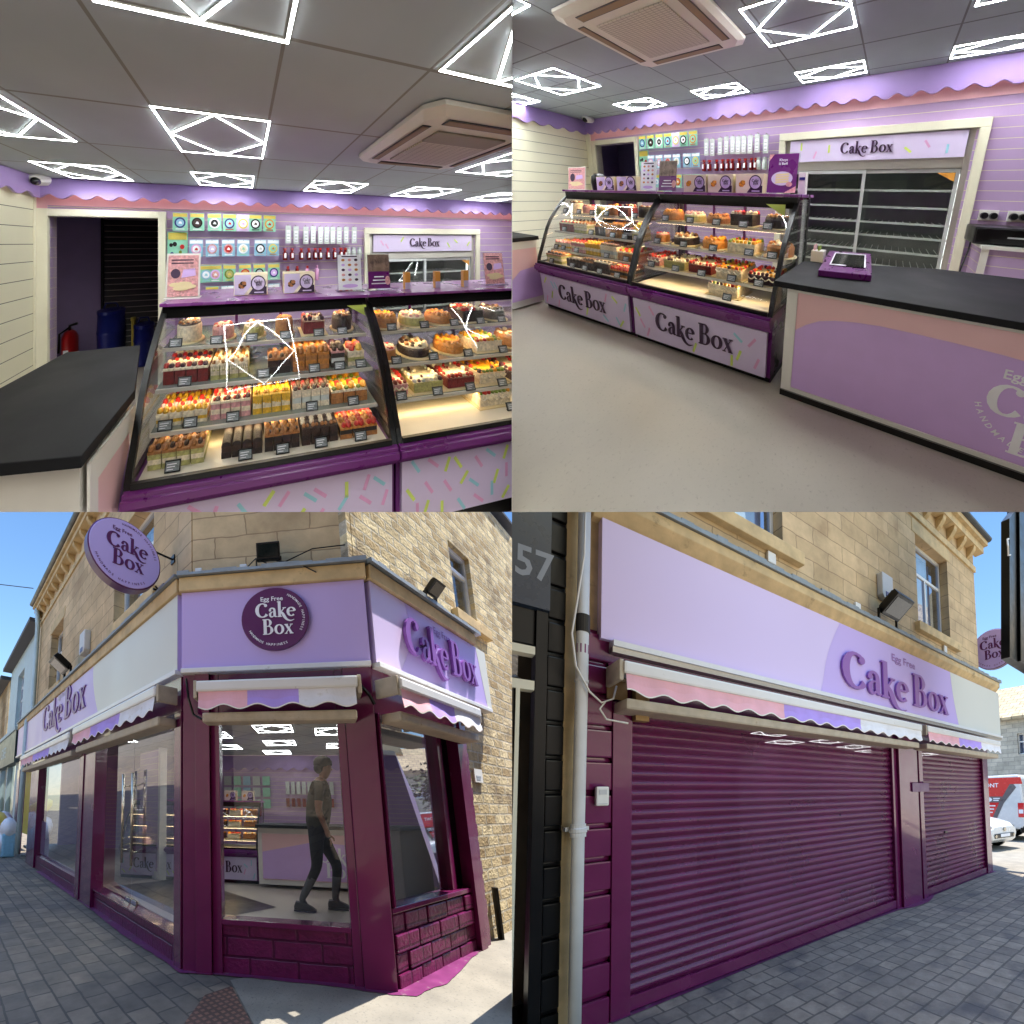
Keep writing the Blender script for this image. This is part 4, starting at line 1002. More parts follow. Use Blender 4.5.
leaflet_stand(TOPR, -2.04, -1.74, .70, zt, .37, 'purple', 'purple leaflet with photo upper half on the case top, %s view' % v)
for q, d in ((-1.63, 'beside the purple leaflet'), (-1.28, 'between two others'), (-.92, 'beside the plum leaflet')): gift_box(TOPR, q, q + .325, .70, zt, .195, .14, 'nut', 'cream and lilac gift box with golden sweets picture, %s, %s view' % (d, v))
leaflet_stand(TOPR, -.56, -.235, .68, zt, .385, 'plum', 'plum leaflet with white heading and sweets plate, %s view' % v)
t = thing('card_reader', 'small white and blue card machine on the case top beside the fridge, %s view' % v, 'card reader', TOPR, (-.2, .7, zt))
m = MB(TOPR); m.box(-.225, -.15, .68, .74, zt, zt + .2, 0); m.build('body', M['white'], t, bevel=.006)
m = MB(TOPR); m.box(-.215, -.16, .677, .6795, zt + .13, zt + .155, 0); m.build('screen', M['blue'], t)
t = thing('black_cup', 'black cup standing behind the gift boxes in front of the doorway, %s view' % v, 'cup', TOPR, (-3.42, .85, zt))
m = MB(TOPR); m.lathe([(.09, 0), (.1, .12), (.09, .2), (.05, .24)], (-3.4, .85, zt), 16); m.build('cup', M['black'], t, smooth=True)

# yellow stickers hanging in the glass
for fr_, x, y, z, lab in ((LC, 1.26, .40, 1.235, 'yellow triangular sticker inside the case glass by the middle post, upper left view'), (RC, 2.50, .40, 1.235, 'yellow triangular sticker inside the case glass by the counter end, upper right view')):
    m = MB(fr_); m.prism([(x, z + .03), (x + .15, z + .03), (x + .15, z - .05)], 'y', y, y + .003); tag(m.build('warning_sticker', M['lime']), lab, 'sticker')

# ---- upper left counter and doorway things
t = thing('side_counter', 'dark topped side counter with white and pink front panel, upper left view', 'counter', UL, (0, -1.6, 0))
top = [(-.355, -1.056), (.113, -1.058), (.331, -1.725), (.315, -2.145), (-.45, -2.03)]
m = MB(UL); m.prism(top, 'z', .905, .95); m.build('worktop', M['worktop'], t, bevel=.004)
m = MB(UL); ins = [(-.33, -1.08), (.095, -1.08), (.30, -1.73), (.285, -2.10), (-.42, -2.0)]
m.prism(ins, 'z', .0, .904); m.build('carcass', M['white'], t)
fside = UL.sub(.303, -2.09, 0, (.02, .36))
m = MB(fside); m.box(.0, .36, -.012, -.0005, .78, .88, 0); m.box(0, .05, -.012, -.0005, .05, .78, 0); m.box(.31, .36, -.012, -.0005, .05, .78, 0)
m.box(.05, .31, -.006, -.0005, .05, .78, 1)
flat_print(m, [(.1, .1), (.31, .1), (.31, .72), (.24, .6), (.16, .4)], -.008, 2); m.build('side_panel', [M['white'], M['pink_panel'], M['lilac_deep']], t)
for (x, y, z, s_, d) in ((-1.50, 1.0, 0, 1., 'taller'), (-1.72, .95, 0, .75, 'shorter')):
    t = thing('fire_extinguisher', '%s red fire extinguisher on the floor inside the dark doorway, upper left view' % d, 'fire extinguisher', UL, (x, y, z))
    m = MB(UL); m.lathe([(.085 * s_, 0), (.09 * s_, .02), (.09 * s_, .42 * s_), (.06 * s_, .49 * s_), (.03 * s_, .51 * s_)], (x, y, z + .03), 16); m.build('cylinder', M['red'], t, smooth=True)
    m = MB(UL); m.box(x - .03, x + .03, y - .092 * s_, y - .0905 * s_, z + .15, z + .3 * s_); m.build('label', M['white_ink'], t)
    m = MB(UL); m.tube([(x, y, z + .53 * s_), (x, y, z + .6 * s_), (x + .1, y - .03, z + .63 * s_)], .018, 8); m.tube([(x, y, z + .58 * s_), (x - .11, y - .02, z + .5 * s_), (x - .12, y - .02, z + .25 * s_)], .014, 8); m.build('valve_and_hose', M['black'], t, smooth=True)
for (x, y, r, h, d) in ((-1.0, 1.0, .165, .74, 'large'), (-.56, .95, .13, .52, 'small')):
    t = thing('plastic_drum', '%s dark blue plastic drum by the black shutter, upper left view' % d, 'drum', UL, (x, y, 0))
    m = MB(UL); m.lathe([(r * .92, 0), (r, .04), (r, h * .62), (r * 1.03, h * .64), (r * 1.03, h * .68), (r, h * .7), (r * .95, h)], (x, y, 0), 22); m.build('drum', M['blue'], t, smooth=True)
    m = MB(UL); m.lathe([(r * 1.0, h), (r * 1.0, h + .04), (r * .5, h + .06)], (x, y, 0), 22); m.build('lid', M['blue'], t)
    m = MB(UL); m.tube([(x - r * .6, y, h + .05), (x - r * .4, y, h + .13), (x + r * .4, y, h + .13), (x + r * .6, y, h + .05)], .012, 6); m.build('handle', M['blue'], t)
m = MB(UL); m.tube([(-.69, .93, 0), (-.7, .95, .62)], .028, 8); m.tube([(-.70, .95, .62), (-.70, .95, .66)], .034, 8); tag(m.build('mop_handle', M['yellow']), 'short yellow mop handle standing between the blue drums, upper left view', 'mop handle')

# ---- upper right counters
t = thing('pay_counter', 'dark topped pay counter with violet printed front, upper right view', 'counter', UR, (.7, .4, 0))
m = MB(UR); m.prism([(-.09, -.035), (2.8, -.035), (2.8, 1.0), (1.03, .99), (-.09, .64)], 'z', .905, .95); m.build('worktop', M['worktop'], t, bevel=.004)
m = MB(UR); m.box(.0, 2.7, .012, .6, .075, .904, 0); m.build('carcass', M['white'], t)
m = MB(UR); w = .085; m.box(.0, 2.7, .0, .0115, .875, .904); m.box(0, .082, .0, .0115, .03, .875); m.box(.082, 2.7, .0, .0115, .03, .085); m.build('front_frame', M['white'], t, bevel=.003)
m = MB(UR); m.box(.082, 2.7, .005, .0115, .086, .874, 0)
cv = [(.083, .58), (.16, .64), (.25, .69), (.36, .72), (.5, .74), (.65, .75), (.85, .748), (1.05, .742), (1.25, .733), (1.5, .71), (2.0, .6), (2.68, .3)]
for i in range(len(cv) - 1): m.prism([(cv[i][0], .088), (cv[i + 1][0], .088), cv[i + 1], cv[i]], 'y', .0035, .0048, 1)
hh = .21
plain(m, 'Egg Free', 1.285, .60, .08, .002, 2)
word(m, 'Cake', 1.245, .365, hh, .003, .002, 2); word(m, 'Box', 1.39, .145, hh, .003, .002, 2)
ring_text(m, 'HANDMADE HAPPINESS', 1.52, .50, .335, .045, .002, 194, 346, 2, False)
m.build('front_panel', [M['pink_panel'], M['lilac_deep'], M['white_ink']], t)
m = MB(UR); m.box(-.0, 2.7, .004, .5, .0, .0745); m.box(0, 2.7, -.012, .003, .0, .05); m.build('plinth', M['black_gloss'], t)

t = thing('counter_mat', 'purple counter display with dark glossy panel on the pay counter, upper right view', 'counter display', UR, (.33, .5, .95))
f = UR.tilt(.16, .22, .953, (.38, .06, .0), (-.06, .66, .03), (0, 0, .5))
m = MB(f); m.box(0, 1, 0, 1, -.0, .1, 0); m.build('base', M['purple'], t, bevel=.01)
m = MB(f); m.box(.16, .88, .22, .86, .101, .112, 0); m.build('screen', M['black_gloss'], t)
m = MB(f)
for q in ((.16, .19, .22, .86), (.85, .88, .22, .86), (.19, .85, .83, .86), (.19, .5, .22, .26)): m.box(*q, .113, .118)
m.build('outline', M['white_ink'], t)
t = thing('card_holder', 'clear holder of white cards on the pay counter beside the case, upper right view', 'card holder', UR, (.0, .7, .95))
m = MB(UR); m.box(-.03, .09, .66, .76, .951, 1.06, 0); m.build('holder', M['white'], t, bevel=.006)
m = MB(UR); m.box(-.01, .0, .67, .75, 1.0, 1.11, 0); m.box(.03, .045, .67, .75, 1.0, 1.1, 1); m.build('card', [M['pink_glow_and_paper'], M['kiwi']], t)
t = thing('sticky_notes', 'pink block of notes behind the counter display, upper right view', 'notepad', UR, (.18, .72, .95))
m = MB(UR); m.box(.12, .28, .70, .82, .951, 1.01); m.build('pad', M['pink_glow_and_paper'], t, bevel=.004)
m = MB(UR); m.box(.12, .28, .70, .82, 1.011, 1.02); m.build('cover', M['purple'], t)

t = thing('wing_counter', 'lilac and white wing counter at the left edge by the cake case, upper right view', 'counter', UR, (-3.8, 0, 0))
m = MB(UR); m.box(-4.6, -3.66, -1.2, .12, .03, .90, 0); m.build('carcass', M['white'], t)
m = MB(UR); m.box(-4.62, -3.63, -1.22, .14, .901, .95); m.build('worktop', M['worktop'], t)
m = MB(UR); m.box(-3.655, -3.65, -1.15, .10, .12, .80, 0); m.prism([(-1.15, .12), (.10, .12), (.10, .55), (-.1, .52), (-.3, .3)], 'x', -3.6495, -3.648, 1); m.build('side_panel', [M['pink_panel'], M['lilac_deep']], t)

t = thing('wall_cabinet', 'lilac slatted cabinet with white edging under the sockets, upper right view', 'cabinet', URW, (2, -.4, 0))
m = MB(URW); m.box(1.46, 3.6, -.44, -.02, 0, 1.10); m.build('carcass', M['lilac_slat'], t)
m = MB(URW); m.box(1.43, 3.6, -.47, -.005, 1.1005, 1.135); m.box(1.44, 1.50, -.455, -.4405, 0, 1.1); m.build('edging', M['white'], t)
t = thing('receipt_printer', 'long black office printer on the lilac cabinet, upper right view', 'printer', URW, (1.9, -.3, 1.14))
m = MB(URW); m.box(1.36, 2.6, -.42, -.06, 1.137, 1.31); m.build('body', M['black'], t, bevel=.02)
m = MB(URW); m.box(1.62, 1.9, -.425, -.421, 1.21, 1.225); m.build('badge', M['grey_alu'], t)
m = MB(URW); m.tube([(1.40, -.2, 1.15), (1.36, -.35, 1.05), (1.32, -.4, .85), (1.31, -.4, .6)], .008, 6); m.build('cable', M['black'], t)
for x, d in ((1.455, 'nearest the fridge'), (1.70, 'at the right edge')):
    t = thing('double_socket', 'white double wall socket with two black plugs, %s, upper right view' % d, 'socket', URW, (x + .08, 0, 1.36), 'wall sockets above the printer')
    m = MB(URW); m.box(x, x + .17, -.02, -.002, 1.35, 1.46); m.build('plate', M['white'], t, bevel=.004)
    for xx in (x + .045, x + .125):
        m = MB(URW); m.lathe([(.036, -.021), (.036, -.05), (.03, -.06)], (xx, 0, 1.40), 14, axis='y'); m.build('plug', M['black'], t)

# thin partition between the two upper rooms
m = MB(Frame(Matrix.Identity(3), (0, 0, 0))); m.box(-.0006, .0006, 1.25, 6.5, .0, 5.5); struct(m.build('partition_wall', M['white']))
# ------------------------------------------------------------------ outdoor materials
M['sand_stone'] = brickmat('dressed_sandstone', srgb(208, 180, 138), srgb(192, 164, 122), srgb(156, 130, 96), (0, 2), .66, .25, .007, .2, .85, vscale=1.6, stain=(srgb(150, 118, 82), 1.3, .58))
M['rough_stone'] = brickmat('rough_walling_stone', srgb(222, 204, 160), srgb(166, 142, 100), srgb(188, 178, 154), (0, 2), .29, .125, .014, 1.0, .9, vscale=7., bumpn=1.2, stain=(srgb(110, 92, 70), 2.2, .55), smooth=.3)
M['stone_trim'] = mat('stone_trim', srgb(202, 176, 130), .85, var=.2, scale=5., bump=.3, dirt=(srgb(120, 100, 72), 4., .6))
M['lead'] = mat('lead_flashing', srgb(132, 138, 140), .5, .3, var=.15, scale=12.)
M['plum'] = mat('plum_gloss_paint', srgb(102, 26, 72), .22, var=.10, scale=3., bump=.05, bscale=8., coat=.3)
M['plum_wall'] = brickmat('plum_painted_stone', srgb(106, 28, 74), srgb(96, 24, 66), srgb(72, 16, 50), (0, 2), .40, .155, .012, .7, .3, vscale=6., bumpn=.9, smooth=.4)
M['plum_splash'] = mat('plum_paint_on_paving', srgb(116, 44, 96), .5, var=.2, scale=8., dirt=(srgb(150, 140, 132), 9., .58))
M['fascia_lilac'] = mat('fascia_lilac', srgb(192, 170, 228), .4, var=.01, scale=.8)
M['fascia_pale'] = mat('fascia_pale_lilac', srgb(212, 194, 232), .4, var=.01, scale=.8)
M['fascia_white'] = mat('fascia_white', srgb(212, 212, 202), .4, var=.01, scale=.8)
M['letter'] = mat('violet_letter', srgb(138, 88, 166), .35, var=.03)
M['letter_dark'] = mat('plum_disc', srgb(84, 22, 88), .35, var=.03)
M['letter_mid'] = mat('violet_letter_deep', srgb(116, 60, 132), .4, var=.03)
M['awn_white'] = mat('awning_metal_white', srgb(222, 222, 220), .35, var=.03, dirt=(srgb(176, 170, 158), 7., .62))
M['awn_beige'] = mat('weathered_shutter_box', srgb(178, 166, 146), .55, var=.15, scale=10., dirt=(srgb(120, 92, 60), 12., .62))
M['cloth_pink'] = mat('awning_pink', srgb(232, 176, 186), .8, var=.08, bump=.6, bscale=9.)
M['cloth_lilac'] = mat('awning_lilac', srgb(176, 150, 228), .8, var=.08, bump=.6, bscale=9.)
M['cloth_white'] = mat('awning_white', srgb(224, 224, 228), .8, var=.08, bump=.6, bscale=9., dirt=(srgb(190, 186, 176), 6., .58))
M['cloth_cream'] = mat('awning_trim', srgb(236, 228, 220), .7)
M['window_white'] = mat('window_frame_white', srgb(220, 222, 222), .35, var=.04)
M['curtain'] = mat('curtain_lining', srgb(160, 180, 220), .8, var=.2, scale=3.)
M['street_glass'] = glass('street_glass', (.82, .84, .84, 1), .18, .97)
M['upper_glass'] = glass('upper_window_glass', (.8, .84, .9, 1), .22, .98)
M['pavers'] = brickmat('grey_block_paving', srgb(138, 124, 106), srgb(110, 101, 90), srgb(84, 78, 70), (1, 0), .25, .16, .008, .4, .85, vscale=4., bumpn=.3, stain=(srgb(74, 72, 70), 1.5, .56))
M['cobble'] = brickmat('grey_cobble_paving', srgb(164, 150, 130), srgb(136, 126, 112), srgb(108, 100, 88), (0, 1), .24, .18, .010, .5, .85, vscale=5., bumpn=.4, squash=.7, freq=3, stain=(srgb(80, 78, 80), 1.8, .56))
M['tarmac'] = mat('worn_tarmac', srgb(136, 130, 118), .9, var=.18, scale=3., bump=.5, bscale=90., dirt=(srgb(100, 96, 90), 40., .55))
M['tactile'] = brickmat('red_tactile_paving', srgb(150, 104, 84), srgb(138, 96, 80), srgb(96, 70, 58), (0, 1), .05, .05, .012, .8, .85, offset=0.)
M['shop_floor'] = mat('pale_shop_floor', srgb(176, 166, 150), .45, var=.06, scale=4.)
M['chrome'] = mat('polished_steel', srgb(206, 196, 178), .18, 1., var=.05)
M['teal_white'] = mat('pale_blue_render', srgb(176, 196, 202), .6, var=.1, scale=2., dirt=(srgb(130, 146, 150), 5., .62))
M['green_sign'] = mat('dark_green_fascia', srgb(46, 62, 58), .4, var=.2)
M['slate'] = mat('slate_roof', srgb(72, 74, 80), .7, var=.2, scale=12.)
M['pipe_white'] = mat('old_white_pipe', srgb(206, 206, 204), .45, var=.05, scale=8., dirt=(srgb(150, 146, 140), 14., .64))
M['alu_box'] = mat('alarm_box_grey', srgb(196, 196, 196), .45, var=.06)
M['glass_led'] = emit('floodlight_lens', (1, 1, 1, 1), 0.)
M['wood'] = mat('old_timber', srgb(150, 120, 76), .7, var=.2, scale=6.)

LL = place(((0.5625, 1.2521, -0.741), (-1.7395, 1.5462, -0.8698), (-0.2174, 0.3405, 1.3379)), (-4.2931, 6.7015, -5.9947), -1)
LF = LL.sub(0, 0, 0, (0, -1)); CH = LL.sub(0, 0, 0, (1.15, -1.31)); RF = LL.sub(1.15, -1.31, 0, (1, 0))
CW = 1.743
LLV = 'lower left view'

# ground of the lower left street
m = MB(LL); m.add([(-14, -14, 0), (30, -14, 0), (30, 70, 0), (-14, 70, 0)], [(0, 1, 2, 3)]); struct(m.build('pavement', M['pavers']))
m = MB(LL); m.ngon([(.20, -.40, .004), (.12, -.60, .004), (-.13, -1.2, .004), (-.6, -2.4, .004), (-1, -6, .004), (25, -6, .004), (25, -1.2, .004), (1.3, -1.2, .004), (.6, -.5, .004)]); struct(m.build('tarmac_apron', M['tarmac']))
m = MB(LL); m.ngon([(.14, -.50, .008), (-.10, -.50, .008), (-.50, -.82, .008), (-.80, -1.4, .008), (-.2, -1.4, .008), (-.06, -1.0, .008)]); struct(m.build('tactile_paving', M['tactile']))
m = MB(LL)
P = [(.0, .02), (.35, -.36), (.9, -1.0), (1.15, -1.30), (2.6, -1.30), (2.75, -1.33), (2.6, -1.36), (2.2, -1.40), (1.9, -1.46), (1.55, -1.50), (1.35, -1.47), (1.15, -1.46), (1.02, -1.34), (.85, -1.08), (.4, -.53), (.05, -.15), (-.07, -.05), (-.06, .3), (-.1, 1.2), (-.06, 2.4), (-.08, 6.), (0, 6.)]
Q = []
for i in range(len(P)):
    a_, b_ = P[i], P[(i + 1) % len(P)]; n_ = max(1, int(math.hypot(b_[0] - a_[0], b_[1] - a_[1]) / .06)) if 4 <= i < 20 else 1
    for j in range(n_): Q.append((a_[0] + (b_[0] - a_[0]) * j / n_ + R.uniform(-.006, .006) * (n_ > 1), a_[1] + (b_[1] - a_[1]) * j / n_ + R.uniform(-.008, .008) * (n_ > 1)))
m.ngon([(x, y, .010) for x, y in Q]); struct(m.build('paint_splash', M['plum_splash']))

# ---------------- corner shop
shop = thing('corner_shop', 'sandstone corner shop with plum shopfront and lilac fascia, lower left view', 'shop building', LL, (0, 0, 0))
def wall_with_openings(fr, x0, x1, z0, z1, y0, y1, ops, mb):
    """rectangular wall leaving rectangular openings (x0, x1, z0, z1) side by side"""
    ops = sorted(ops); cx = x0
    for a, b, c, d in ops:
        mb.box(cx, a, y0, y1, z0, z1); mb.box(a, b, y0, y1, z0, c); mb.box(a, b, y0, y1, d, z1); cx = b
    mb.box(cx, x1, y0, y1, z0, z1)

def sash(parent, fr, x0, x1, z0, z1, y, transom=.64, mull=True, name='window'):
    """white window in a stone reveal: frame, glass, curtain, sill, lintel"""
    m = MB(fr); w = .06
    m.box(x0, x0 + w, y, y + .05, z0, z1); m.box(x1 - w, x1, y, y + .05, z0, z1); m.box(x0 + w, x1 - w, y, y + .05, z1 - w, z1); m.box(x0 + w, x1 - w, y, y + .05, z0, z0 + w)
    zt = z0 + (z1 - z0) * transom
    m.box(x0 + w, x1 - w, y + .002, y + .048, zt - w * .5, zt + w * .5)
    if mull: m.box((x0 + x1) / 2 - w * .4, (x0 + x1) / 2 + w * .4, y + .003, y + .047, z0 + w, zt - w * .5)
    o = m.build(name, M['window_white'], parent, bevel=.004)
    g = MB(fr); g.ngon([(x0 + w, y + .03, z0 + w), (x1 - w, y + .03, z0 + w), (x1 - w, y + .03, z1 - w), (x0 + w, y + .03, z1 - w)]); g.build('pane', M['upper_glass'], o)
    c = MB(fr); n = 24
    vs = []
    for i in range(n + 1):
        x = x0 + (x1 - x0) * i / n; yy = y + .22 + .03 * sin(i * 1.9)
        vs += [(x, yy, z0), (x, yy, z1)]
    c.add(vs, [(2 * i, 2 * i + 2, 2 * i + 3, 2 * i + 1) for i in range(n)]); c.build('curtain', M['curtain'], o)
    return o
YW = .12
ops = [(-6.95, -5.75, 4.05, 5.58), (-2.45, -1.02, 4.1, 5.6)]
m = MB(LF); wall_with_openings(LF, -8.55, -.06, 3.60, 6.75, YW, YW + .32, ops, m); m.build('upper_wall', M['sand_stone'], shop)
for a, b, c, d in ops:
    sash(shop, LF, a, b, c, d, YW + .16)
    s = MB(LF); s.box(a - .12, b + .12, YW - .06, YW + .15, c - .15, c - .001); s.box(a - .1, b + .1, YW - .012, YW + .1, d + .001, d + .24); s.build('stone_dressing', M['stone_trim'], shop, bevel=.008)
m = MB(CH); m.box(.05, CW - .05, YW, YW + .3, 3.60, 6.75); m.build('corner_wall', M['sand_stone'], shop)
opr = [(2.34, 3.02, 4.08, 5.2)]
m = MB(RF); wall_with_openings(RF, -.02, 14, 3.60, 6.75, YW, YW + .3, opr, m); wall_with_openings(RF, 1.735, 14, -.3, 3.60, .02, YW + .3, [], m); m.build('side_wall', M['rough_stone'], shop)
for a, b, c, d in opr:
    sash(shop, RF, a, b, c, d, YW + .06, .7, False)
    s = MB(RF); s.box(a - .16, b + .3, YW - .08, YW + .055, c - .15, c - .001); s.build('stone_dressing', M['stone_trim'], shop, bevel=.008)
# eaves with brackets
m = MB(LF); m.box(-8.6, -.0, -.05, YW + .1, 6.75, 6.85); m.box(-8.6, 0, -.10, .4, 6.86, 6.95); m.build('eaves', M['stone_trim'], shop)
m = MB(LF); x = -8.5
while x < -.2: m.prism([(-.03, 6.749), (YW - .001, 6.749), (YW - .001, 6.56), (.06, 6.6), (-.02, 6.68)], 'x', x, x + .1); x += .48
m.box(-8.55, -.06, YW - .03, YW - .001, 6.38, 6.50); m.build('eaves_bracket', M['stone_trim'], shop)
m = MB(LF); m.sheet([(-.10 - .06 * cos(pi * i / 6) - .02, 6.99 - .06 * sin(pi * i / 6)) for i in range(7)], 'x', -8.6, 0, .006); m.build('gutter', M['black'], shop)
m = MB(LL); m.prism([(.05, 8.6), (.05, -.05), (1.2, -1.25), (16, -1.25), (16, 8.6)], 'z', 6.96, 7.02); m.build('roof', M['slate'], shop)
# ledge over the fascia
m = MB(LF); m.box(-9.75, .02, -.10, YW - .001, 3.505, 3.655); m.build('stone_ledge', M['stone_trim'], shop, bevel=.01)
m = MB(CH); m.box(-.02, CW + .02, -.10, YW - .001, 3.506, 3.656); m.build('stone_ledge', M['stone_trim'], shop, bevel=.01)
m = MB(RF); m.box(-.02, 2.25, -.10, YW - .001, 3.507, 3.650); m.build('stone_ledge', M['stone_trim'], shop, bevel=.01)
for fr, a, b in ((LF, -9.75, .03), (CH, -.03, CW + .03), (RF, -.03, 2.35)):
    m = MB(fr); n = int((b - a) / .12)
    prof = [(a + (b - a) * i / n, R.uniform(-.012, .012)) for i in range(n + 1)]
    for i in range(n): m.prism([(-.135, 3.658), (YW - .002, 3.675), (YW - .002, 3.72), (-.13, 3.70 + prof[i][1])], 'x', prof[i][0], prof[i + 1][0])
    m.build('lead_flashing', M['lead'], shop)
# fascia boards
def curve_zone(mb, y, x_at, z0, z1, x_end, mi, n=10):
    """coloured field of the fascia from the curve x_at(t) to x_end"""
    for i in range(n):
        za, zb = z0 + (z1 - z0) * i / n, z0 + (z1 - z0) * (i + 1) / n
        mb.ngon([(x_at(i / n), y, za), (x_end, y, za), (x_end, y, zb), (x_at((i + 1) / n), y, zb)], mi)
FZ0, FZ1 = 2.705, 3.50
m = MB(LF); m.box(-9.75, -.001, -.07, .0, FZ0, FZ1, 0)
c1 = lambda t: -2.40 - .30 * sin(t * pi * .55)
curve_zone(m, -.0715, lambda t: -6.30 - .12 * t, FZ0 + .004, FZ1 - .004, -.001, 1)
curve_zone(m, -.073, c1, FZ0 + .004, FZ1 - .004, -.002, 2)
m.build('fascia', [M['fascia_pale'], M['fascia_lilac'], M['fascia_white']], shop)
f = LF.sub(-6.20, -.074, 0, (1, 0), (1.18, 1, 1)); m = MB(f); word(m, 'Cake Box', 0, 2.915, .60, 0, .016); m.build('lettering', M['letter_mid'], shop)
m = MB(LF); plain(m, 'Egg Free', -4.9, 3.40, .15, -.076); m.build('small_lettering', M['letter'], shop)
m = MB(CH); m.box(0, CW, -.07, 0, FZ0 + .001, FZ1 + .001); m.build('fascia', M['fascia_lilac'], shop)
m = MB(RF); m.box(.001, 2.56, -.07, 0, FZ0, FZ1, 0); curve_zone(m, -.0715, lambda t: .44 + .22 * sin(t * 2.6 - .2), FZ0 + .004, FZ1 - .004, 2.558, 1); curve_zone(m, -.073, lambda t: 2.42 - .14 * t, FZ0 + .004, FZ1 - .004, 2.558, 2)
m.build('fascia', [M['fascia_pale'], M['fascia_lilac'], M['fascia_white']], shop)
f = RF.sub(.50, -.074, 0, (1, 0), (.86, 1, 1)); m = MB(f); word(m, 'Cake Box', 0, 2.93, .42, 0, .035); m.build('lettering', M['letter'], shop)
m = MB(RF); plain(m, 'Egg Free', 1.15, 3.34, .115, -.076); m.build('small_lettering', M['letter'], shop)
# round emblem on the corner fascia
m = MB(CH); m.lathe([(.315, -.071), (.315, -.095), (.31, -.098), (.001, -.0981)], (.915, 0, 3.155), 48, 0, 'y'); e = m.build('round_emblem', M['letter_dark'], shop)
m = MB(CH); hh = .155
word(m, 'Cake', .735, 3.165, hh, -.0995, .004); word(m, 'Box', .80, 2.995, hh, -.0995, .004); plain(m, 'Egg Free', .785, 3.335, .062, -.1)
ring_text(m, 'HANDMADE HAPPINESS', .915, 3.155, .255, .032, -.1, 62, -30); ring_text(m, 'HANDMADE HAPPINESS', .915, 3.155, .272, .032, -.1, 205, 295, 0, False)
m.build('emblem_lettering', M['white_ink'], e)
# shopfront: posts, beam, stall risers
m = MB(LF)
m.box(-9.6, -.02, -.02, .12, 2.30, 2.703); m.box(-3.28, -2.50, -.05, .12, 0, 2.299); m.box(-3.20, -3.02, -.065, -.051, .02, 2.25); m.box(-7.45, -6.55, -.04, .12, 0, 2.299); m.box(-.14, -.01, -.03, .12, 0, 2.299)
m.box(-9.6, -9.2, -.04, .12, 0, 2.299)
m.build('shopfront_post', M['plum'], shop, bevel=.006)
m = MB(LF); m.box(-6.549, -3.281, .0, .12, -.05, .26); m.box(-2.499, -.141, .0, .14, -.05, .24); m.build('stall_riser', M['plum_wall'], shop, bevel=.004)
m = MB(CH); m.box(.0, .12, -.03, .12, -.02, 2.70); m.box(.12, .26, -.05, .1, -.02, 2.70); m.box(.262, .345, -.02, .1, -.02, 2.70)
m.build('shopfront_post', M['plum'], shop, bevel=.006)
m = MB(CH); m.box(1.42, 1.49, -.03, .1, -.02, 2.70); m.box(1.491, 1.74, -.06, .1, -.02, 2.70); m.build('shopfront_post', M['plum'], shop, bevel=.006)
m = MB(CH); m.box(.346, 1.419, -.02, .1, 2.27, 2.70); m.build('window_beam', M['plum'], shop, bevel=.005); m = MB(CH); m.box(.346, 1.419, -.03, .11, .40, .445); m.build('window_sill', M['plum'], shop, bevel=.005)
m = MB(CH); m.box(.346, 1.419, .0, .12, -.05, .399); m.build('stall_riser', M['plum_wall'], shop, bevel=.004)
m = MB(RF); m.box(-.02, 1.75, -.02, .1, 2.24, 2.70); m.build('window_beam', M['plum'], shop, bevel=.005)
m = MB(RF); m.box(-.02, 1.42, -.03, .12, .57, .615); m.build('window_sill', M['plum'], shop, bevel=.005)
m = MB(RF); m.box(-.005, .02, -.045, .1, .616, 2.239); m.build('window_jamb', M['plum'], shop, bevel=.005)
m = MB(RF); m.box(1.14, 1.24, .02, .14, .6155, 2.24); m.box(1.45, 1.60, -.06, .1, -.02, 2.239); m.box(1.605, 1.735, -.035, .1, -.02, 2.70)
for i in range(12): m.box(1.70, 1.76, -.03 - .004 * (i % 2), .02, .12 + i * .2, .26 + i * .2)
m.build('shopfront_post', M['plum'], shop, bevel=.005)
m = MB(RF); m.box(1.245, 1.4495, .06, .14, .0, 2.24); m.build('shutter_channel', M['black'], shop)
m = MB(RF); 
for r_ in range(4):
    n = 4; 
    for i in range(n):
        x0 = -.0 + 1.44 * (i + (.5 if r_ % 2 else 0)) / n; x1 = min(1.44, x0 + 1.44 / n - .012); x0 = max(0.005, x0)
        if r_ % 2 and i == 0: m.box(.005, .165, -.012 - R.uniform(0, .02), .1, -.03 + r_ * .148, .11 + r_ * .148)
        if x1 > x0: m.box(x0, x1, -.012 - R.uniform(0, .025), .1, -.03 + r_ * .148, .11 + r_ * .148)
m.box(0, 1.44, .0, .12, -.05, .569)
m.build('stall_riser', M['plum_wall'], shop, bevel=.014)
# panes
M['corner_glass'] = glass('corner_window_glass', (.86, .88, .88, 1), .085, .97)
M['side_glass'] = glass('side_window_glass', (.8, .82, .84, 1), .5, .98)
def pane(fr, pts, parent, name='window_pane', m_='street_glass'):
    m = MB(fr); m.ngon(pts); return m.build(name, M[m_], parent)
pane(LF, [(-6.55, .06, .26), (-3.28, .06, .26), (-3.28, .06, 2.30), (-6.55, .06, 2.30)], shop)
pane(CH, [(.345, .05, .44), (1.42, .05, .44), (1.42, .05, 2.28), (.345, .05, 2.28)], shop, m_='corner_glass')
pane(RF, [(.02, .07, .61), (1.14, .07, .61), (1.14, .07, 2.24), (.02, .07, 2.24)], shop, m_='side_glass')
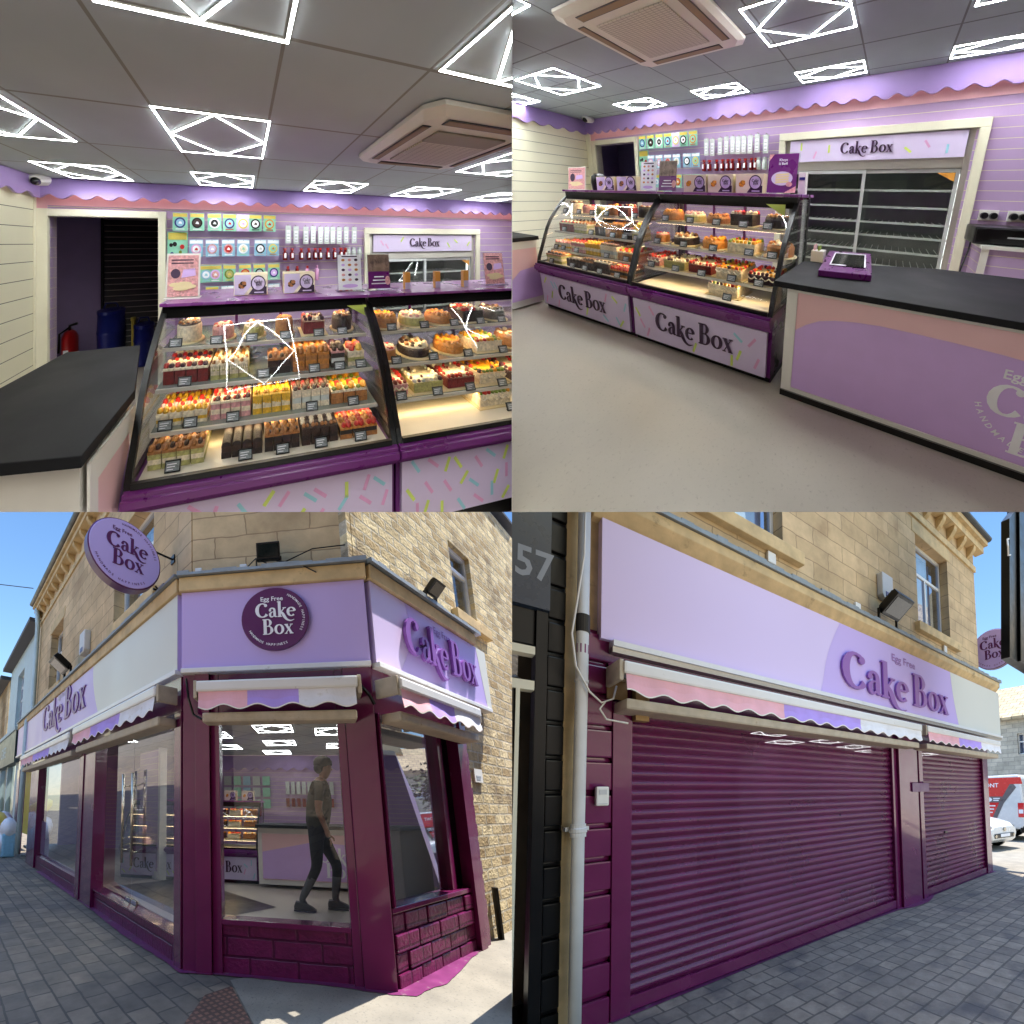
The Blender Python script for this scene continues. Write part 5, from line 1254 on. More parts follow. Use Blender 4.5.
# glass doors
for a, b, hx, d in ((-2.49, -1.44, -1.60, 0), (-1.432, -.42, -1.30, 1)):
    m = MB(LF); m.ngon([(a, .10, .255), (b, .10, .255), (b, .10, 2.30), (a, .10, 2.30)]); dr = m.build('glass_door', M['street_glass'], shop)
    h = MB(LF); h.tube([(hx, .03, .70), (hx, .03, 1.78)], .017, 10); h.tube([(hx, .03, .85), (hx, .098, .85)], .01, 6); h.tube([(hx, .03, 1.63), (hx, .098, 1.63)], .01, 6); h.build('handle', M['chrome'], dr, smooth=True)
    h = MB(LF); xx = b - .16 if d == 0 else a + .01; h.box(xx, xx + .15, .085, .115, .256, .305); h.build('patch_fitting', M['chrome'], dr, bevel=.003)
pane(LF, [(-.415, .10, .255), (-.14, .10, .255), (-.14, .10, 2.30), (-.415, .10, 2.30)], shop)
m = MB(LF); m.box(-2.5, -.14, -.03, .14, .2405, .2545); m.build('threshold', M['plum'], shop)

# awnings: cassette, scalloped valance in three colours, shutter box below
def awning(fr, x0, x1, zt, yo, stripes, label, box=True):
    t = thing('shop_awning', label, 'awning', fr, ((x0 + x1) / 2, yo, zt))
    m = MB(fr); m.box(x0, x1, yo, yo + .14, zt - .105, zt); m.build('cassette', M['awn_white'], t, bevel=.02)
    for xx in (x0 - .03, x1 - .004): m = MB(fr); m.box(xx, xx + .034, yo + .02, -.05, zt - .16, zt + .01); m.build('end_bracket', M['awn_beige'], t, bevel=.01)
    m = MB(fr); n = int((x1 - x0) / .03); pitch = .30
    L = x1 - x0
    vs, fs, ms = [], [], []
    for i in range(n + 1):
        x = x0 + .02 + (L - .04) * i / n; zl = zt - .255 - .022 * cos(2 * pi * x / pitch); y = yo + .012 + .006 * sin(x * 9)
        vs += [(x, yo + .016, zt - .10), (x, y, (zt - .1 + zl) / 2), (x, y - .012, zl + .012), (x, y - .012, zl)]
    for i in range(n):
        mi = sum(1 for s in stripes if (i + .5) / n > s)
        for k in range(3): fs.append((4 * i + k, 4 * i + 4 + k, 4 * i + 5 + k, 4 * i + 1 + k)); ms.append(3 if k == 2 else mi)
    m.v, m.f, m.m = vs, fs, ms
    m.build('valance', [M['cloth_pink'], M['cloth_lilac'], M['cloth_white'], M['cloth_cream']], t)
    if box:
        m = MB(fr); m.box(x0 + .04, x1 - .02, yo + .05, -.04, zt - .375, zt - .285)
        m.build('shutter_box', M['awn_beige'], t, bevel=.02)
    for xx in (x0 + .1, (x0 + x1) / 2, x1 - .12): m = MB(fr); m.box(xx, xx + .04, yo + .1, -.02, zt - .09, zt - .05); m.build('arm_bracket', M['awn_beige'], t)
    return t
awning(LF, -7.55, -3.12, 2.50, -.28, (.34, .7), 'striped scalloped awning over the far left shop window, %s' % LLV)
awning(LF, -2.90, -.06, 2.52, -.28, (.3, .68), 'striped scalloped awning over the glass doors, %s' % LLV)
awning(CH, .20, 1.60, 2.52, -.26, (.32, .66), 'striped scalloped awning over the corner window, %s' % LLV)
awning(RF, .0, 1.62, 2.52, -.28, (.30, .62), 'striped scalloped awning on the sunny side wall, %s' % LLV)
for fr, a, b in ((LF, -9.7, 0.), (CH, .0, CW), (RF, 0, 2.5)):
    m = MB(fr); m.box(a, b, -.10, -.001, 2.655, 2.703); m.build('fascia_rail', M['awn_white'], shop, bevel=.006)
m = MB(CH); m.tube([(.05, -.08, 2.6), (.08, -.1, 2.4), (.12, -.08, 2.25), (.2, -.09, 2.2)], .012, 6); m.tube([(1.62, -.1, 2.5), (1.7, -.12, 2.38), (1.74, -.1, 2.3)], .016, 6); m.build('loose_cable', M['black'], shop)

# projecting round sign
PS = LL.sub(0, .47, 0, (1, 0))
t = thing('round_projecting_sign', 'round lilac double-sided shop sign projecting from the upper wall, lower left view', 'sign', PS, (-.45, 0, 4.0))
m = MB(PS); m.lathe([(.375, -.06), (.385, -.055), (.385, .055), (.375, .06)], (-.45, 0, 4.0), 56, 0, 'y'); m.build('drum', M['letter_dark'], t)
m = MB(PS); m.lathe([(.372, -.062), (.368, -.066), (.001, -.0662)], (-.45, 0, 4.0), 56, 0, 'y'); fc = m.build('face', M['fascia_lilac'], t)
m = MB(PS); hh = .18
word(m, 'Cake', -.655, 4.02, hh, -.067, .003); word(m, 'Box', -.59, 3.835, hh, -.067, .003); plain(m, 'Egg Free', -.60, 4.225, .06, -.0675)
ring_text(m, 'HANDMADE HAPPINESS', -.45, 4.0, .315, .034, -.0675, 100, 10); ring_text(m, 'HANDMADE HAPPINESS', -.45, 4.0, .335, .034, -.0675, 200, 310, 0, False)
m.build('face_lettering', M['letter_dark'], fc)
for z in (4.22, 3.76):
    m = MB(PS); m.tube([(-.12, 0, z), (.12, 0, z)], .012, 6); m.box(.105, .119, -.04, .04, z - .05, z + .05)
    if z < 4: m.tube([(-.1, 0, 3.80), (.11, .0, 3.66)], .010, 6)
    m.build('bracket', M['black'], t)

# small things on the facade
def alarm(fr, x, z, y, label):
    t = thing('alarm_box', label, 'alarm box', fr, (x, y, z))
    m = MB(fr); m.prism([(x - .16, z + .05), (x - .12, z), (x + .12, z), (x + .16, z + .05), (x + .16, z + .42), (x - .16, z + .42)], 'y', y - .11, y - .001); m.build('case', M['alu_box'], t, bevel=.015)
    m = MB(fr); m.box(x - .07, x + .07, y - .118, y - .111, z + .03, z + .11); m.build('strobe', M['blue'], t)
alarm(LF, -3.75, 4.05, YW, 'grey alarm box with blue strobe between the upper windows, %s' % LLV)
def flood(fr, x, z, y, label, k=1., ang=.5):
    t = thing('floodlight', label, 'floodlight', fr, (x, y, z))
    f = fr.tilt(x, y, z + .12 * k, (k, 0, 0), (0, k * cos(ang), k * sin(ang)), (0, -k * sin(ang), k * cos(ang)))
    m = MB(f); m.box(-.2, .2, -.05, .05, 0, .3, 0)
    for i in range(6): m.box(-.18 + i * .065, -.16 + i * .065, .05, .08, .03, .27, 0)
    m.build('lamp_head', M['black'], t, bevel=.01)
    m = MB(f); m.box(-.17, .17, -.056, -.0505, .04, .26); m.build('lens', M['black_gloss'], t)
    m = MB(fr); m.box(x - .22 * k, x - .2 * k, y - .02, y + .02, z, z + .16 * k); m.box(x + .2 * k, x + .22 * k, y - .02, y + .02, z, z + .16 * k); m.box(x - .22 * k, x + .22 * k, y - .03, y + .03, z - .02, z); m.build('stirrup', M['black'], t)
flood(LF, -4.35, 3.74, -.06, 'black floodlight on the ledge over the left facade, %s' % LLV, 1.1, .9)
flood(CH, .87, 3.76, .0, 'black floodlight standing on the ledge over the corner emblem, %s' % LLV, .58, .12)
flood(RF, 1.12, 3.70, -.1, 'black floodlight tilted on the ledge over the side fascia, %s' % LLV, .55, .8)
for x, d in ((.12, 'beside the round projecting sign'), (.58, 'near the standing floodlight')):
    m = MB(CH); m.box(x, x + .07, -.02, .05, 3.722, 3.80); tag(m.build('junction_box', M['white'], bevel=.006), 'small white cable box on the corner ledge %s, %s' % (d, LLV), 'cable box', 'cable boxes on the corner ledge')
m = MB(CH); m.tube([(.19, 0, 3.76), (.35, -.02, 3.74), (.5, -.05, 3.73), (.6, 0, 3.75)], .007, 5); m.tube([(.65, 0, 3.77), (.74, 0, 3.86), (.85, 0, 3.8)], .006, 5); m.tube([(.95, .05, 3.80), (1.3, .05, 3.95), (1.66, .09, 3.99)], .006, 5); m.tube([(.95, -.02, 3.80), (1.15, -.11, 3.70), (1.32, -.12, 3.58)], .006, 5)
tag(m.build('ledge_cable', M['black']), 'thin black cables looping along the corner ledge, %s' % LLV, 'cable')
m = MB(LF); m.tube([(-8.35, -.02, 6.8), (-8.35, .02, 6.3), (-8.3, .03, 3.75), (-8.3, -.08, 3.55), (-8.3, -.1, .1)], .06, 10); tag(m.build('downpipe', M['teal_white'], smooth=True), 'pale downpipe between the corner shop and the blue-white house, %s' % LLV, 'downpipe')
m = MB(RF); m.box(1.95, 2.17, -.0, .018, 1.74, 1.90, 0); m.box(1.99, 2.12, -.002, -.0005, 1.80, 1.82, 1); m.box(1.99, 2.10, -.002, -.0005, 1.77, 1.785, 1); tag(m.build('street_notice', [M['white'], M['grey_alu']]), 'small white notice plate on the sunny stone wall, %s' % LLV, 'notice')
m = MB(RF); m.tube([(2.02, -.03, .0), (2.02, -.03, .55)], .035, 8); tag(m.build('ground_pipe', M['black']), 'short dark pipe at the foot of the sunny stone wall, %s' % LLV, 'pipe')
m = MB(LF); m.tube([(-14, -9., 7.6), (-10.5, -4., 7.45), (-8.0, -.2, 7.2)], .012, 5); tag(m.build('overhead_wire', M['black']), 'thin dark wire crossing the blue sky to the eaves, %s' % LLV, 'wire')

# neighbouring houses down the street
t = thing('blue_white_house', 'pale blue-white rendered house with dark shop sign beyond the corner shop, lower left view', 'house', LF, (-11.4, 0, 0))
m = MB(LF); wall_with_openings(LF, -14.2, -8.6, 2.9, 6.5, YW + .02, YW + .3, [(-12.3, -11.0, 4.0, 5.85)], m); m.build('wall', M['teal_white'], t)
sash(t, LF, -12.3, -11.0, 4.0, 5.85, YW + .14, .5, False)
m = MB(LF); m.box(-14.3, -8.6, -.15, .4, 6.5, 6.62); m.build('eaves', M['slate'], t)
m = MB(LF); m.box(-14.2, -9.8, -.12, .1, 2.55, 3.5, 0); m.box(-14.2, -9.8, -.16, .1, 3.505, 3.62, 1)
plain(m, 'CAFE', -12.9, 2.85, .5, -.1215, 1); m.build('shop_sign', [M['green_sign'], M['teal_white']], t)
m = MB(LF); m.box(-14.2, -13.8, 0, .15, 0, 2.55); m.box(-12.2, -12.0, 0, .15, 0, 2.55); m.box(-10.3, -9.85, 0, .15, 0, 2.55); m.box(-14.2, -9.85, .0, .16, 0, .5); m.build('shopfront', M['teal_white'], t)
pane(LF, [(-14.2, .1, .5), (-9.85, .1, .5), (-9.85, .1, 2.55), (-14.2, .1, 2.55)], t)
m = MB(LF); m.box(-14.2, -9.85, .5, .52, .4, 2.6); m.build('window_display', M['yellow'], t)
t = thing('far_terrace_house', 'farthest stone terrace house at the left edge, lower left view', 'house', LF, (-18, 0, 0))
m = MB(LF); wall_with_openings(LF, -24, -14.3, 0, 6.2, YW, YW + .3, [(-17.5, -16.3, 3.9, 5.5), (-18, -15, .4, 2.6)], m); m.build('wall', M['sand_stone'], t)
sash(t, LF, -17.5, -16.3, 3.9, 5.5, YW + .14)
m = MB(LF); m.box(-18, -15, .1, .12, .4, 2.6); m.build('shop_window', M['black_gloss'], t)
m = MB(LF); m.box(-24, -14.3, -.2, .4, 6.2, 6.35); m.build('eaves', M['slate'], t)
# wrapped goods on the far pavement
t = thing('wrapped_goods', 'blue and white plastic wrapped goods heaped on the far pavement, lower left view', 'goods', LF, (-9.0, -.3, 0))
m = MB(LF)
for c, r_ in (((-9.1, -.35, .35), (.5, .3, .36)), ((-9.5, -.3, .8), (.4, .25, .35)), ((-8.8, -.25, .7), (.25, .2, .3))): m.ball(c, r_, 12)
m.build('white_bag', M['cloth_white'], t, smooth=True)
m = MB(LF); m.ball((-9.25, -.45, .95), (.3, .2, .2), 10); m.build('yellow_bag', M['yellow'], t, smooth=True)
m = MB(LF); m.box(-9.0, -8.6, -.4, -.1, 0, .6); m.build('blue_crate', M['skyc'], t, bevel=.05)

# ---------------- shop interior seen through the glass
FZ = .26
m = MB(LL); m.prism([(.14, 9), (.14, .1), (.3, -.1), (1.15, -1.0), (1.25, -1.18), (14, -1.18), (14, 9)], 'z', FZ - .06, FZ); struct(m.build('shop_floor', M['shop_floor']))
m = MB(LL); m.prism([(.12, 9), (.12, .1), (.3, -.1), (1.12, -1.05), (1.25, -1.2), (14, -1.2), (14, 9)], 'z', 2.66, 2.74); struct(m.build('shop_ceiling', M['ceiling_b']))
IB = CH.sub(0, 6.0, FZ)
m = MB(IB); m.box(-5, 8, 0, .1, 0, 2.42); struct(m.build('shop_back_wall', M['lilac_slat']))
m = MB(LL); m.box(2.45, 14, -1.10, -1.05, FZ, 2.66); m.box(.9, 14, 8.6, 8.7, FZ, 2.66); struct(m.build('shop_side_wall', M['lilac_deep']))
t = thing('scalloped_valance', 'lilac scalloped pelmet deep inside the corner shop, %s' % LLV, 'pelmet', IB, (0, -.1, 2.1))
m = MB(IB); scallop(m, -5, 7, 2.39, 2.02, -.09, -.06, .3, .07); m.build('pelmet_board', M['valance'], t)
m = MB(IB); m.box(-5, 7, -.05, -.035, 2.3, 2.33); m.build('lamp_strip', M['led_valance'], t)
k_ = 0
for (x, y) in ((.35, .9), (1.15, 1.6), (-.2, 1.75), (.55, 2.6), (1.5, 2.9), (-.6, 3.1), (.5, 4.0), (1.7, 4.4), (-.7, 4.5), (.3, 5.3), (-1.9, 2.2), (-2.6, 3.4)):
    k_ += 1
    n = ('nearest the corner window', 'second from the corner window', 'behind the left post', 'mid shop, over the counter', 'over the walking person', 'mid shop, left of the counter', 'fourth row back, middle', 'fourth row back, right', 'fourth row back, left', 'farthest back', 'just inside the glass doors', 'deeper behind the glass doors')[k_ - 1]
    ceiling_light(CH, x - .3, x + .3, y - .3, y + .3, 2.655, 'diamond ceiling light %s, %s' % (n, LLV), 'ceiling lights inside the corner shop', .017, .008, 'led_low')
IC = CH.sub(-1.95, 2.45, FZ - .1, (1, 0), (.85, 1, 1.0))
cake_case(IC, 0, 1.28, 'curved cake case behind the doors inside the corner shop, lower left view', LLV, (-1, 1), .115, True)
cake_case(IC, 1.29, 2.60, 'curved cake case behind the corner window, lower left view', LLV, (-1, 1), .115, True)
i = 0
for z, y in SHELF:
    for j, (sd_, ic, tp) in enumerate((('velvet', 'cream', ('straw', 'cream')), ('darkchoc', 'choc', ('nut', 'caramel')), ('cream', 'mango', ('mango', 'straw')), ('biscuit', 'caramel', ('mango', 'cream')))):
        xx = 1.42 + j * .29; i += 1
        sheet_cake(IC, xx, xx + .22, y + .06, y + .25, z, .085, sd_, ic, tp, '%s cake on the %s shelf behind the corner window, %s' % (('red velvet', 'dark chocolate', 'mango topped', 'golden')[j], ('top', 'second', 'third')[SHELF.index((z, y))], LLV), rim=False)
for q, d in ((1.5, 'left'), (1.85, 'middle'), (2.2, 'right')): gift_box(IC, q, q + .24, .55, 1.336, .17, .12, 'nut', 'cream gift box on the case behind the corner window, %s of three, %s' % (d, LLV))
t = thing('pay_counter', 'violet fronted pay counter seen through the corner window, lower left view', 'counter', CH, (1.2, 2.2, FZ))
m = MB(CH); m.box(.30, 3.4, 2.25, 3.0, FZ + .05, FZ + .84); m.build('carcass', M['white'], t)
m = MB(CH); m.box(.27, 3.4, 2.2, 3.05, FZ + .8405, FZ + .885); m.build('worktop', M['worktop'], t)
m = MB(CH); m.box(.36, 3.3, 2.238, 2.249, FZ + .12, FZ + .76, 0); m.prism([(.362, FZ + .13), (3.29, FZ + .13), (3.29, FZ + .35), (2, FZ + .6), (1.1, FZ + .66), (.362, FZ + .5)], 'y', 2.236, 2.2375, 1); word(m, 'Cake', 1.15, FZ + .38, .2, 2.2355, .002, 2); word(m, 'Box', 1.25, FZ + .18, .2, 2.2355, .002, 2)
m.build('front_panel', [M['pink_panel'], M['lilac_deep'], M['white_ink']], t)
t = thing('goods_rack', 'rows of pale carded goods on the back wall inside the corner shop, %s' % LLV, 'goods rack', IB, (-.8, 0, 1.2))
m = MB(IB)
for r_ in range(3):
    for c_ in range(7): m.box(-1.6 + c_ * .24, -1.42 + c_ * .24, -.05, -.03, 1.1 + r_ * .28, 1.32 + r_ * .28, c_ % 3)
m.build('carded_goods', [M['mint'], M['skyc'], M['slotbox']], t)
m = MB(IB)
for c_ in range(9): m.box(.4 + c_ * .13, .49 + c_ * .13, -.06, -.04, 1.45, 1.75, 0); m.box(.4 + c_ * .13, .48 + c_ * .13, -.07, -.04, 1.15, 1.35, 1)
m.build('bottles_and_packs', [M['slotbox'], M['red_syrup']], t)
t = thing('inner_partition', 'lilac slatted partition with white edge inside the glass doors, %s' % LLV, 'partition', LF, (-2.95, .5, FZ))
m = MB(LF); m.box(-3.3, -2.55, .95, 1.05, FZ, 2.3); m.build('panel', M['lilac_slat'], t)
m = MB(LF); m.box(-2.55, -2.49, .94, 1.06, FZ, 2.32); m.box(-3.3, -2.55, .93, .949, FZ, FZ + .12); m.build('edging', M['white'], t)
m = MB(LF); m.ngon([(-2.45, .25, FZ + .004), (-.3, .25, FZ + .004), (-.3, 1.35, FZ + .004), (-2.45, 1.35, FZ + .004)]); tag(m.build('door_mat', M['black']), 'dark door mat just inside the glass doors, %s' % LLV, 'door mat')
t = thing('white_cabinet', 'white chest cabinet behind the sunny side window, %s' % LLV, 'cabinet', RF, (.9, .6, FZ))
m = MB(RF); m.box(.50, 1.05, .16, .42, FZ, 1.20, 0); m.build('body', M['white'], t, bevel=.01)
m = MB(RF); m.box(.48, 1.07, .14, .44, 1.2005, 1.235); m.build('lid', M['grey_alu'], t, bevel=.008)
m = MB(RF); m.tube([(.42 + .16 * cos(pi * i / 10), .3, .66 + .22 * sin(pi * i / 10)) for i in range(11)], .012, 6); m.tube([(.5 + .1 * cos(pi * i / 10), .34, .66 + .15 * sin(pi * i / 10)) for i in range(11)], .012, 6)
tag(m.build('coiled_hose', M['black'], smooth=True), 'black looped hose behind the sunny side window, %s' % LLV, 'hose')
m = MB(LF); f_ = [(-6.5, .085, .3), (-5.75, .085, .3), (-5.75, .085, .62), (-5.85, .085, .82), (-6.05, .085, .98), (-6.5, .085, 1.0)]
m.prism([(p[0], p[2]) for p in f_], 'y', .075, .085, 0); m.box(-6.2, -5.95, .0735, .0748, .62, .64, 1); tag(m.build('window_sticker', [M['fascia_pale'], M['letter']]), 'lilac leaf-shaped panel in the far left window, %s' % LLV, 'window sticker')

# street tree opposite the side window (seen mirrored in that pane)
TR_ = Frame(LL.M, LL.o, 0)
t = thing('street_tree', 'broad leafy tree across the side street, mirrored in the sunny side window', 'tree', TR_, (17.0, -4.67, 0))
M['bark'] = mat('bark', srgb(92, 78, 62), .9, var=.2, bump=.6); M['leaf'] = mat('leaves', srgb(74, 92, 44), .6, var=.4, scale=2.)
TX, TY = 17.0, -4.67
m = MB(TR_); m.tube([(TX, TY, 0), (TX + .02, TY, .9), (TX - .03, TY, 1.9), (TX, TY, 2.8)], [.14, .11, .09, .05], 10)
for i in range(9):
    a = i * 2.4; m.tube([(TX, TY, 1.2 + .14 * i), (TX + .6 * cos(a), TY + .6 * sin(a), 1.7 + .16 * i), (TX + 1.1 * cos(a), TY + 1.1 * sin(a), 2.1 + .15 * i)], [.05, .035, .012], 6)
m.build('trunk', M['bark'], t, smooth=True)
m = MB(TR_); rt = random.Random(5)
cl = [(1.15 * q_ * cos(b_), 1.15 * q_ * sin(b_), rt.uniform(-1.1, 1.1) * (1.1 - q_ * .6)) for q_, b_ in [(rt.random() ** .5, rt.uniform(0, 6.28)) for _ in range(90)]]
for cx, cy, cz in cl:
    for _ in range(34):
        p = Vector((TX + cx + rt.gauss(0, .17), TY + cy + rt.gauss(0, .17), 2.75 + cz + .4 + rt.gauss(0, .16)))
        u = Vector((rt.uniform(-1, 1), rt.uniform(-1, 1), rt.uniform(-1, 1))).normalized() * .06; w_ = u.cross(Vector((rt.uniform(-1, 1), rt.uniform(-1, 1), rt.uniform(-1, 1)))).normalized() * .035
        m.ngon([p - u, p + w_, p + u, p - w_])
m.build('crown', M['leaf'], t, normals=False)

# sunlit terrace on the other side of the street, behind the viewer: what the shop windows mirror
OPP = Frame(LL.M, LL.o, 0).sub(-9.5, -6, 0, (0, 1))
M['brick_red'] = brickmat('red_brick', srgb(150, 92, 70), srgb(134, 78, 60), srgb(150, 136, 120), (0, 2), .23, .08, .01, .4, .9, vscale=3.)
M['cream_render'] = mat('cream_render', srgb(226, 214, 188), .8, var=.06)
for i, (mt, d) in enumerate((('sand_stone', 'sandstone'), ('cream_render', 'cream rendered'), ('brick_red', 'red brick'), ('sand_stone', 'second sandstone'), ('cream_render', 'far cream rendered'))):
    f = OPP.sub(i * 5.6, 0)
    t = thing('terrace_house', '%s terrace house across the street, mirrored in the shop windows' % d, 'house', f, (2.8, 0, 0))
    m = MB(f); wall_with_openings(f, 0, 5.58, 2.7, 6.2, 0, .3, [(.8, 2.0, 3.7, 5.3), (3.4, 4.6, 3.7, 5.3)], m); m.box(0, .5, 0, .3, 0, 2.7); m.box(5.1, 5.58, 0, .3, 0, 2.7); m.build('wall', M[mt], t)
    for a_ in (.8, 3.4): sash(t, f, a_, a_ + 1.2, 3.7, 5.3, .12)
    m = MB(f); m.prism([(-.3, 6.15), (-.3, 6.25), (3.2, 8.6), (3.2, 8.45)], 'x', 0, 5.58); m.build('roof', M['slate'], t)
    m = MB(f); m.box(.5, 5.1, .4, .5, 0, 2.7, 0); m.build('shop_front', M['green_sign'], t)
    m = MB(f); m.box(.4, 5.2, -.1, -.001, 2.3, 2.9, 0); m.build('shop_sign', M[('blue', 'red', 'white', 'plum', 'green_sign')[i]], t)
# ------------------------------------------------------------------ person walking inside the corner shop
def skin_figure(fr, name, joints, edges, root, mats, pick, parent, sub=2):
    me = bpy.data.meshes.new(name); ks = list(joints)
    me.from_pydata([joints[k][:3] for k in ks], [(ks.index(a), ks.index(b)) for a, b in edges], [])
    ob = bpy.data.objects.new(name, me); COL.objects.link(ob)
    sk_ = ob.modifiers.new('skin', 'SKIN'); sk_.use_smooth_shade = True
    for i, k in enumerate(ks):
        d = me.skin_vertices[0].data[i]; r = joints[k][3]; d.radius = (r, r) if not isinstance(r, tuple) else r; d.use_root = (k == root)
    sb = ob.modifiers.new('smooth', 'SUBSURF'); sb.levels = sb.render_levels = sub
    ev = ob.evaluated_get(bpy.context.evaluated_depsgraph_get()); m2 = bpy.data.meshes.new_from_object(ev)
    mb = MB(fr); mb.v = [tuple(v.co) for v in m2.vertices]; mb.f = [tuple(p.vertices) for p in m2.polygons]
    mb.m = [pick(sum((m2.vertices[i].co for i in p.vertices), Vector()) / len(p.vertices)) for p in m2.polygons]
    bpy.data.objects.remove(ob, do_unlink=True); bpy.data.meshes.remove(me); bpy.data.meshes.remove(m2)
    return mb.build(name, mats, parent, smooth=True)

M['skin'] = mat('skin', srgb(150, 104, 78), .5, var=.05)
M['tshirt'] = mat('olive_tshirt', srgb(48, 46, 34), .85, var=.1, scale=20)
M['trousers'] = mat('black_trousers', srgb(22, 22, 26), .8, var=.1)
M['hair'] = mat('dark_hair', srgb(10, 8, 8), .8, var=.3, scale=60)
M['sock'] = mat('grey_cloth', srgb(92, 92, 96), .85, var=.1)
M['sole'] = mat('pale_sole', srgb(206, 210, 190), .6)
PF = CH.sub(1.18, 1.2, FZ)            # walking towards +x
who = thing('person', 'person in olive t-shirt and black trousers walking past the corner window, lower left view', 'person', PF)
J = dict(pel=(.0, 0, .90, (.13, .16)), bel=(.01, 0, 1.03, (.115, .15)), chest=(.04, 0, 1.25, (.125, .17)), neckb=(.06, 0, 1.41, (.08, .12)), neck=(.09, 0, 1.49, .052), head0=(.12, 0, 1.56, .07), head1=(.13, 0, 1.635, .088), head2=(.125, 0, 1.70, .075),
         sl=(.05, .165, 1.39, .062), el=(-.05, .21, 1.13, .043), wl=(.06, .22, .91, .030), hl=(.09, .215, .83, .036),
         sr=(.05, -.165, 1.39, .062), er=(.02, -.21, 1.12, .043), wr=(.10, -.20, .90, .030), hr=(.12, -.19, .82, .036),
         pl=(.02, .09, .84, .098), kl=(.20, .09, .48, .064), al=(.15, .09, .10, .042), pr=(-.02, -.09, .84, .098), kr=(-.03, -.09, .48, .064), ar=(-.22, -.09, .12, .042), fl=(.20, .09, .06, .036), fr=(-.17, -.09, .06, .034))
E_ = [('pel', 'bel'), ('bel', 'chest'), ('chest', 'neckb'), ('neckb', 'neck'), ('neck', 'head0'), ('head0', 'head1'), ('head1', 'head2'), ('neckb', 'sl'), ('sl', 'el'), ('el', 'wl'), ('wl', 'hl'), ('neckb', 'sr'), ('sr', 'er'), ('er', 'wr'), ('wr', 'hr'),
      ('pel', 'pl'), ('pl', 'kl'), ('kl', 'al'), ('pel', 'pr'), ('pr', 'kr'), ('kr', 'ar'), ('al', 'fl'), ('ar', 'fr')]
def pick(c):
    if abs(c.y) > .172 and c.z < 1.22 and c.z > .7: return 0
    if c.z > 1.45: return 0
    if c.z > .93: return 1
    if c.z > .36: return 2
    return 3
body = skin_figure(PF, 'body', J, E_, 'pel', [M['skin'], M['tshirt'], M['trousers'], M['sock']], pick, who)
m = MB(PF)
for s in (1, -1):
    hx, hy, hz = (.09, .215, .83) if s > 0 else (.12, -.19, .82)
    for i in range(4):
        y = hy - .024 + .016 * i; L = (.07, .08, .076, .06)[i]
        m.tube([(hx + .01, y, hz - .015), (hx + .022, y, hz - .015 - L * .5), (hx + .012, y - .003 * s, hz - .015 - L)], [.0095, .0085, .006], 7)
    m.tube([(hx + .02, hy - .02 * s, hz + .015), (hx + .05, hy - .03 * s, hz - .01), (hx + .055, hy - .028 * s, hz - .04)], [.011, .010, .007], 7)
m.build('fingers', M['skin'], who, smooth=True)
m = MB(PF); m.ball((.10, 0, 1.672), (.112, .096, .096), 14); m.ball((.06, 0, 1.62), (.07, .085, .08), 12); m.build('hair', M['hair'], who, smooth=True)
m = MB(PF); m.prism([(.175, 1.625), (.207, 1.598), (.20, 1.585), (.175, 1.585)], 'y', -.011, .011); m.ball((.12, -.072, 1.61), (.02, .010, .03), 8); m.ball((.12, .072, 1.61), (.02, .010, .03), 8); m.build('face_features', M['skin'], who, smooth=True)
for (x, y, z, a) in ((.14, .09, .0, 0.), (-.235, -.09, .0, .12)):
    f = PF.tilt(x, y, z, (1, 0, -a), (0, 1, 0), (a, 0, 1))
    m = MB(f); m.prism([(-.07, .02), (.16, .02), (.175, .04), (.13, .065), (.04, .10), (-.06, .10), (-.075, .05)], 'y', -.04, .04, 0); m.prism([(-.075, .0), (.165, .0), (.175, .019), (-.075, .019)], 'y', -.043, .043, 1)
    m.build('shoe', [M['sock'], M['sole']], who, bevel=.012)

# ------------------------------------------------------------------ lower right place: the shuttered front
LR = place(((1.8076, 1.3297, -0.7142), (-0.3086, 1.463, -0.8229), (0.0404, 0.1311, 1.4622)), (1.4814, 6.5387, -6.3982), 1)
BF = LR
LRV = 'lower right view'
m = MB(BF); m.add([(-14, -14, 0), (60, -14, 0), (60, 60, 0), (-14, 60, 0)], [(0, 1, 2, 3)]); struct(m.build('pavement', M['cobble']))
m = MB(BF); m.ngon([(8.45, 6, .004), (8.45, .3, .004), (8.35, -.2, .004), (8.6, -1.0, .004), (9.0, -2.0, .004), (9.2, -8, .004), (60, -8, .004), (60, 40, .004), (9, 40, .004)]); struct(m.build('side_street', M['tarmac']))
m = MB(BF); m.ngon([(x, y, .008) for x, y in ((-.2, .05), (-.15, -.07), (.3, -.06), (1.2, -.05), (2.6, -.04), (3.7, -.06), (4.2, -.08), (4.5, -.17), (4.9, -.19), (5.2, -.12), (5.4, -.05), (6.5, -.04), (7.9, -.05), (8.3, -.1), (8.35, .05))]); struct(m.build('paint_splash', M['plum_splash']))

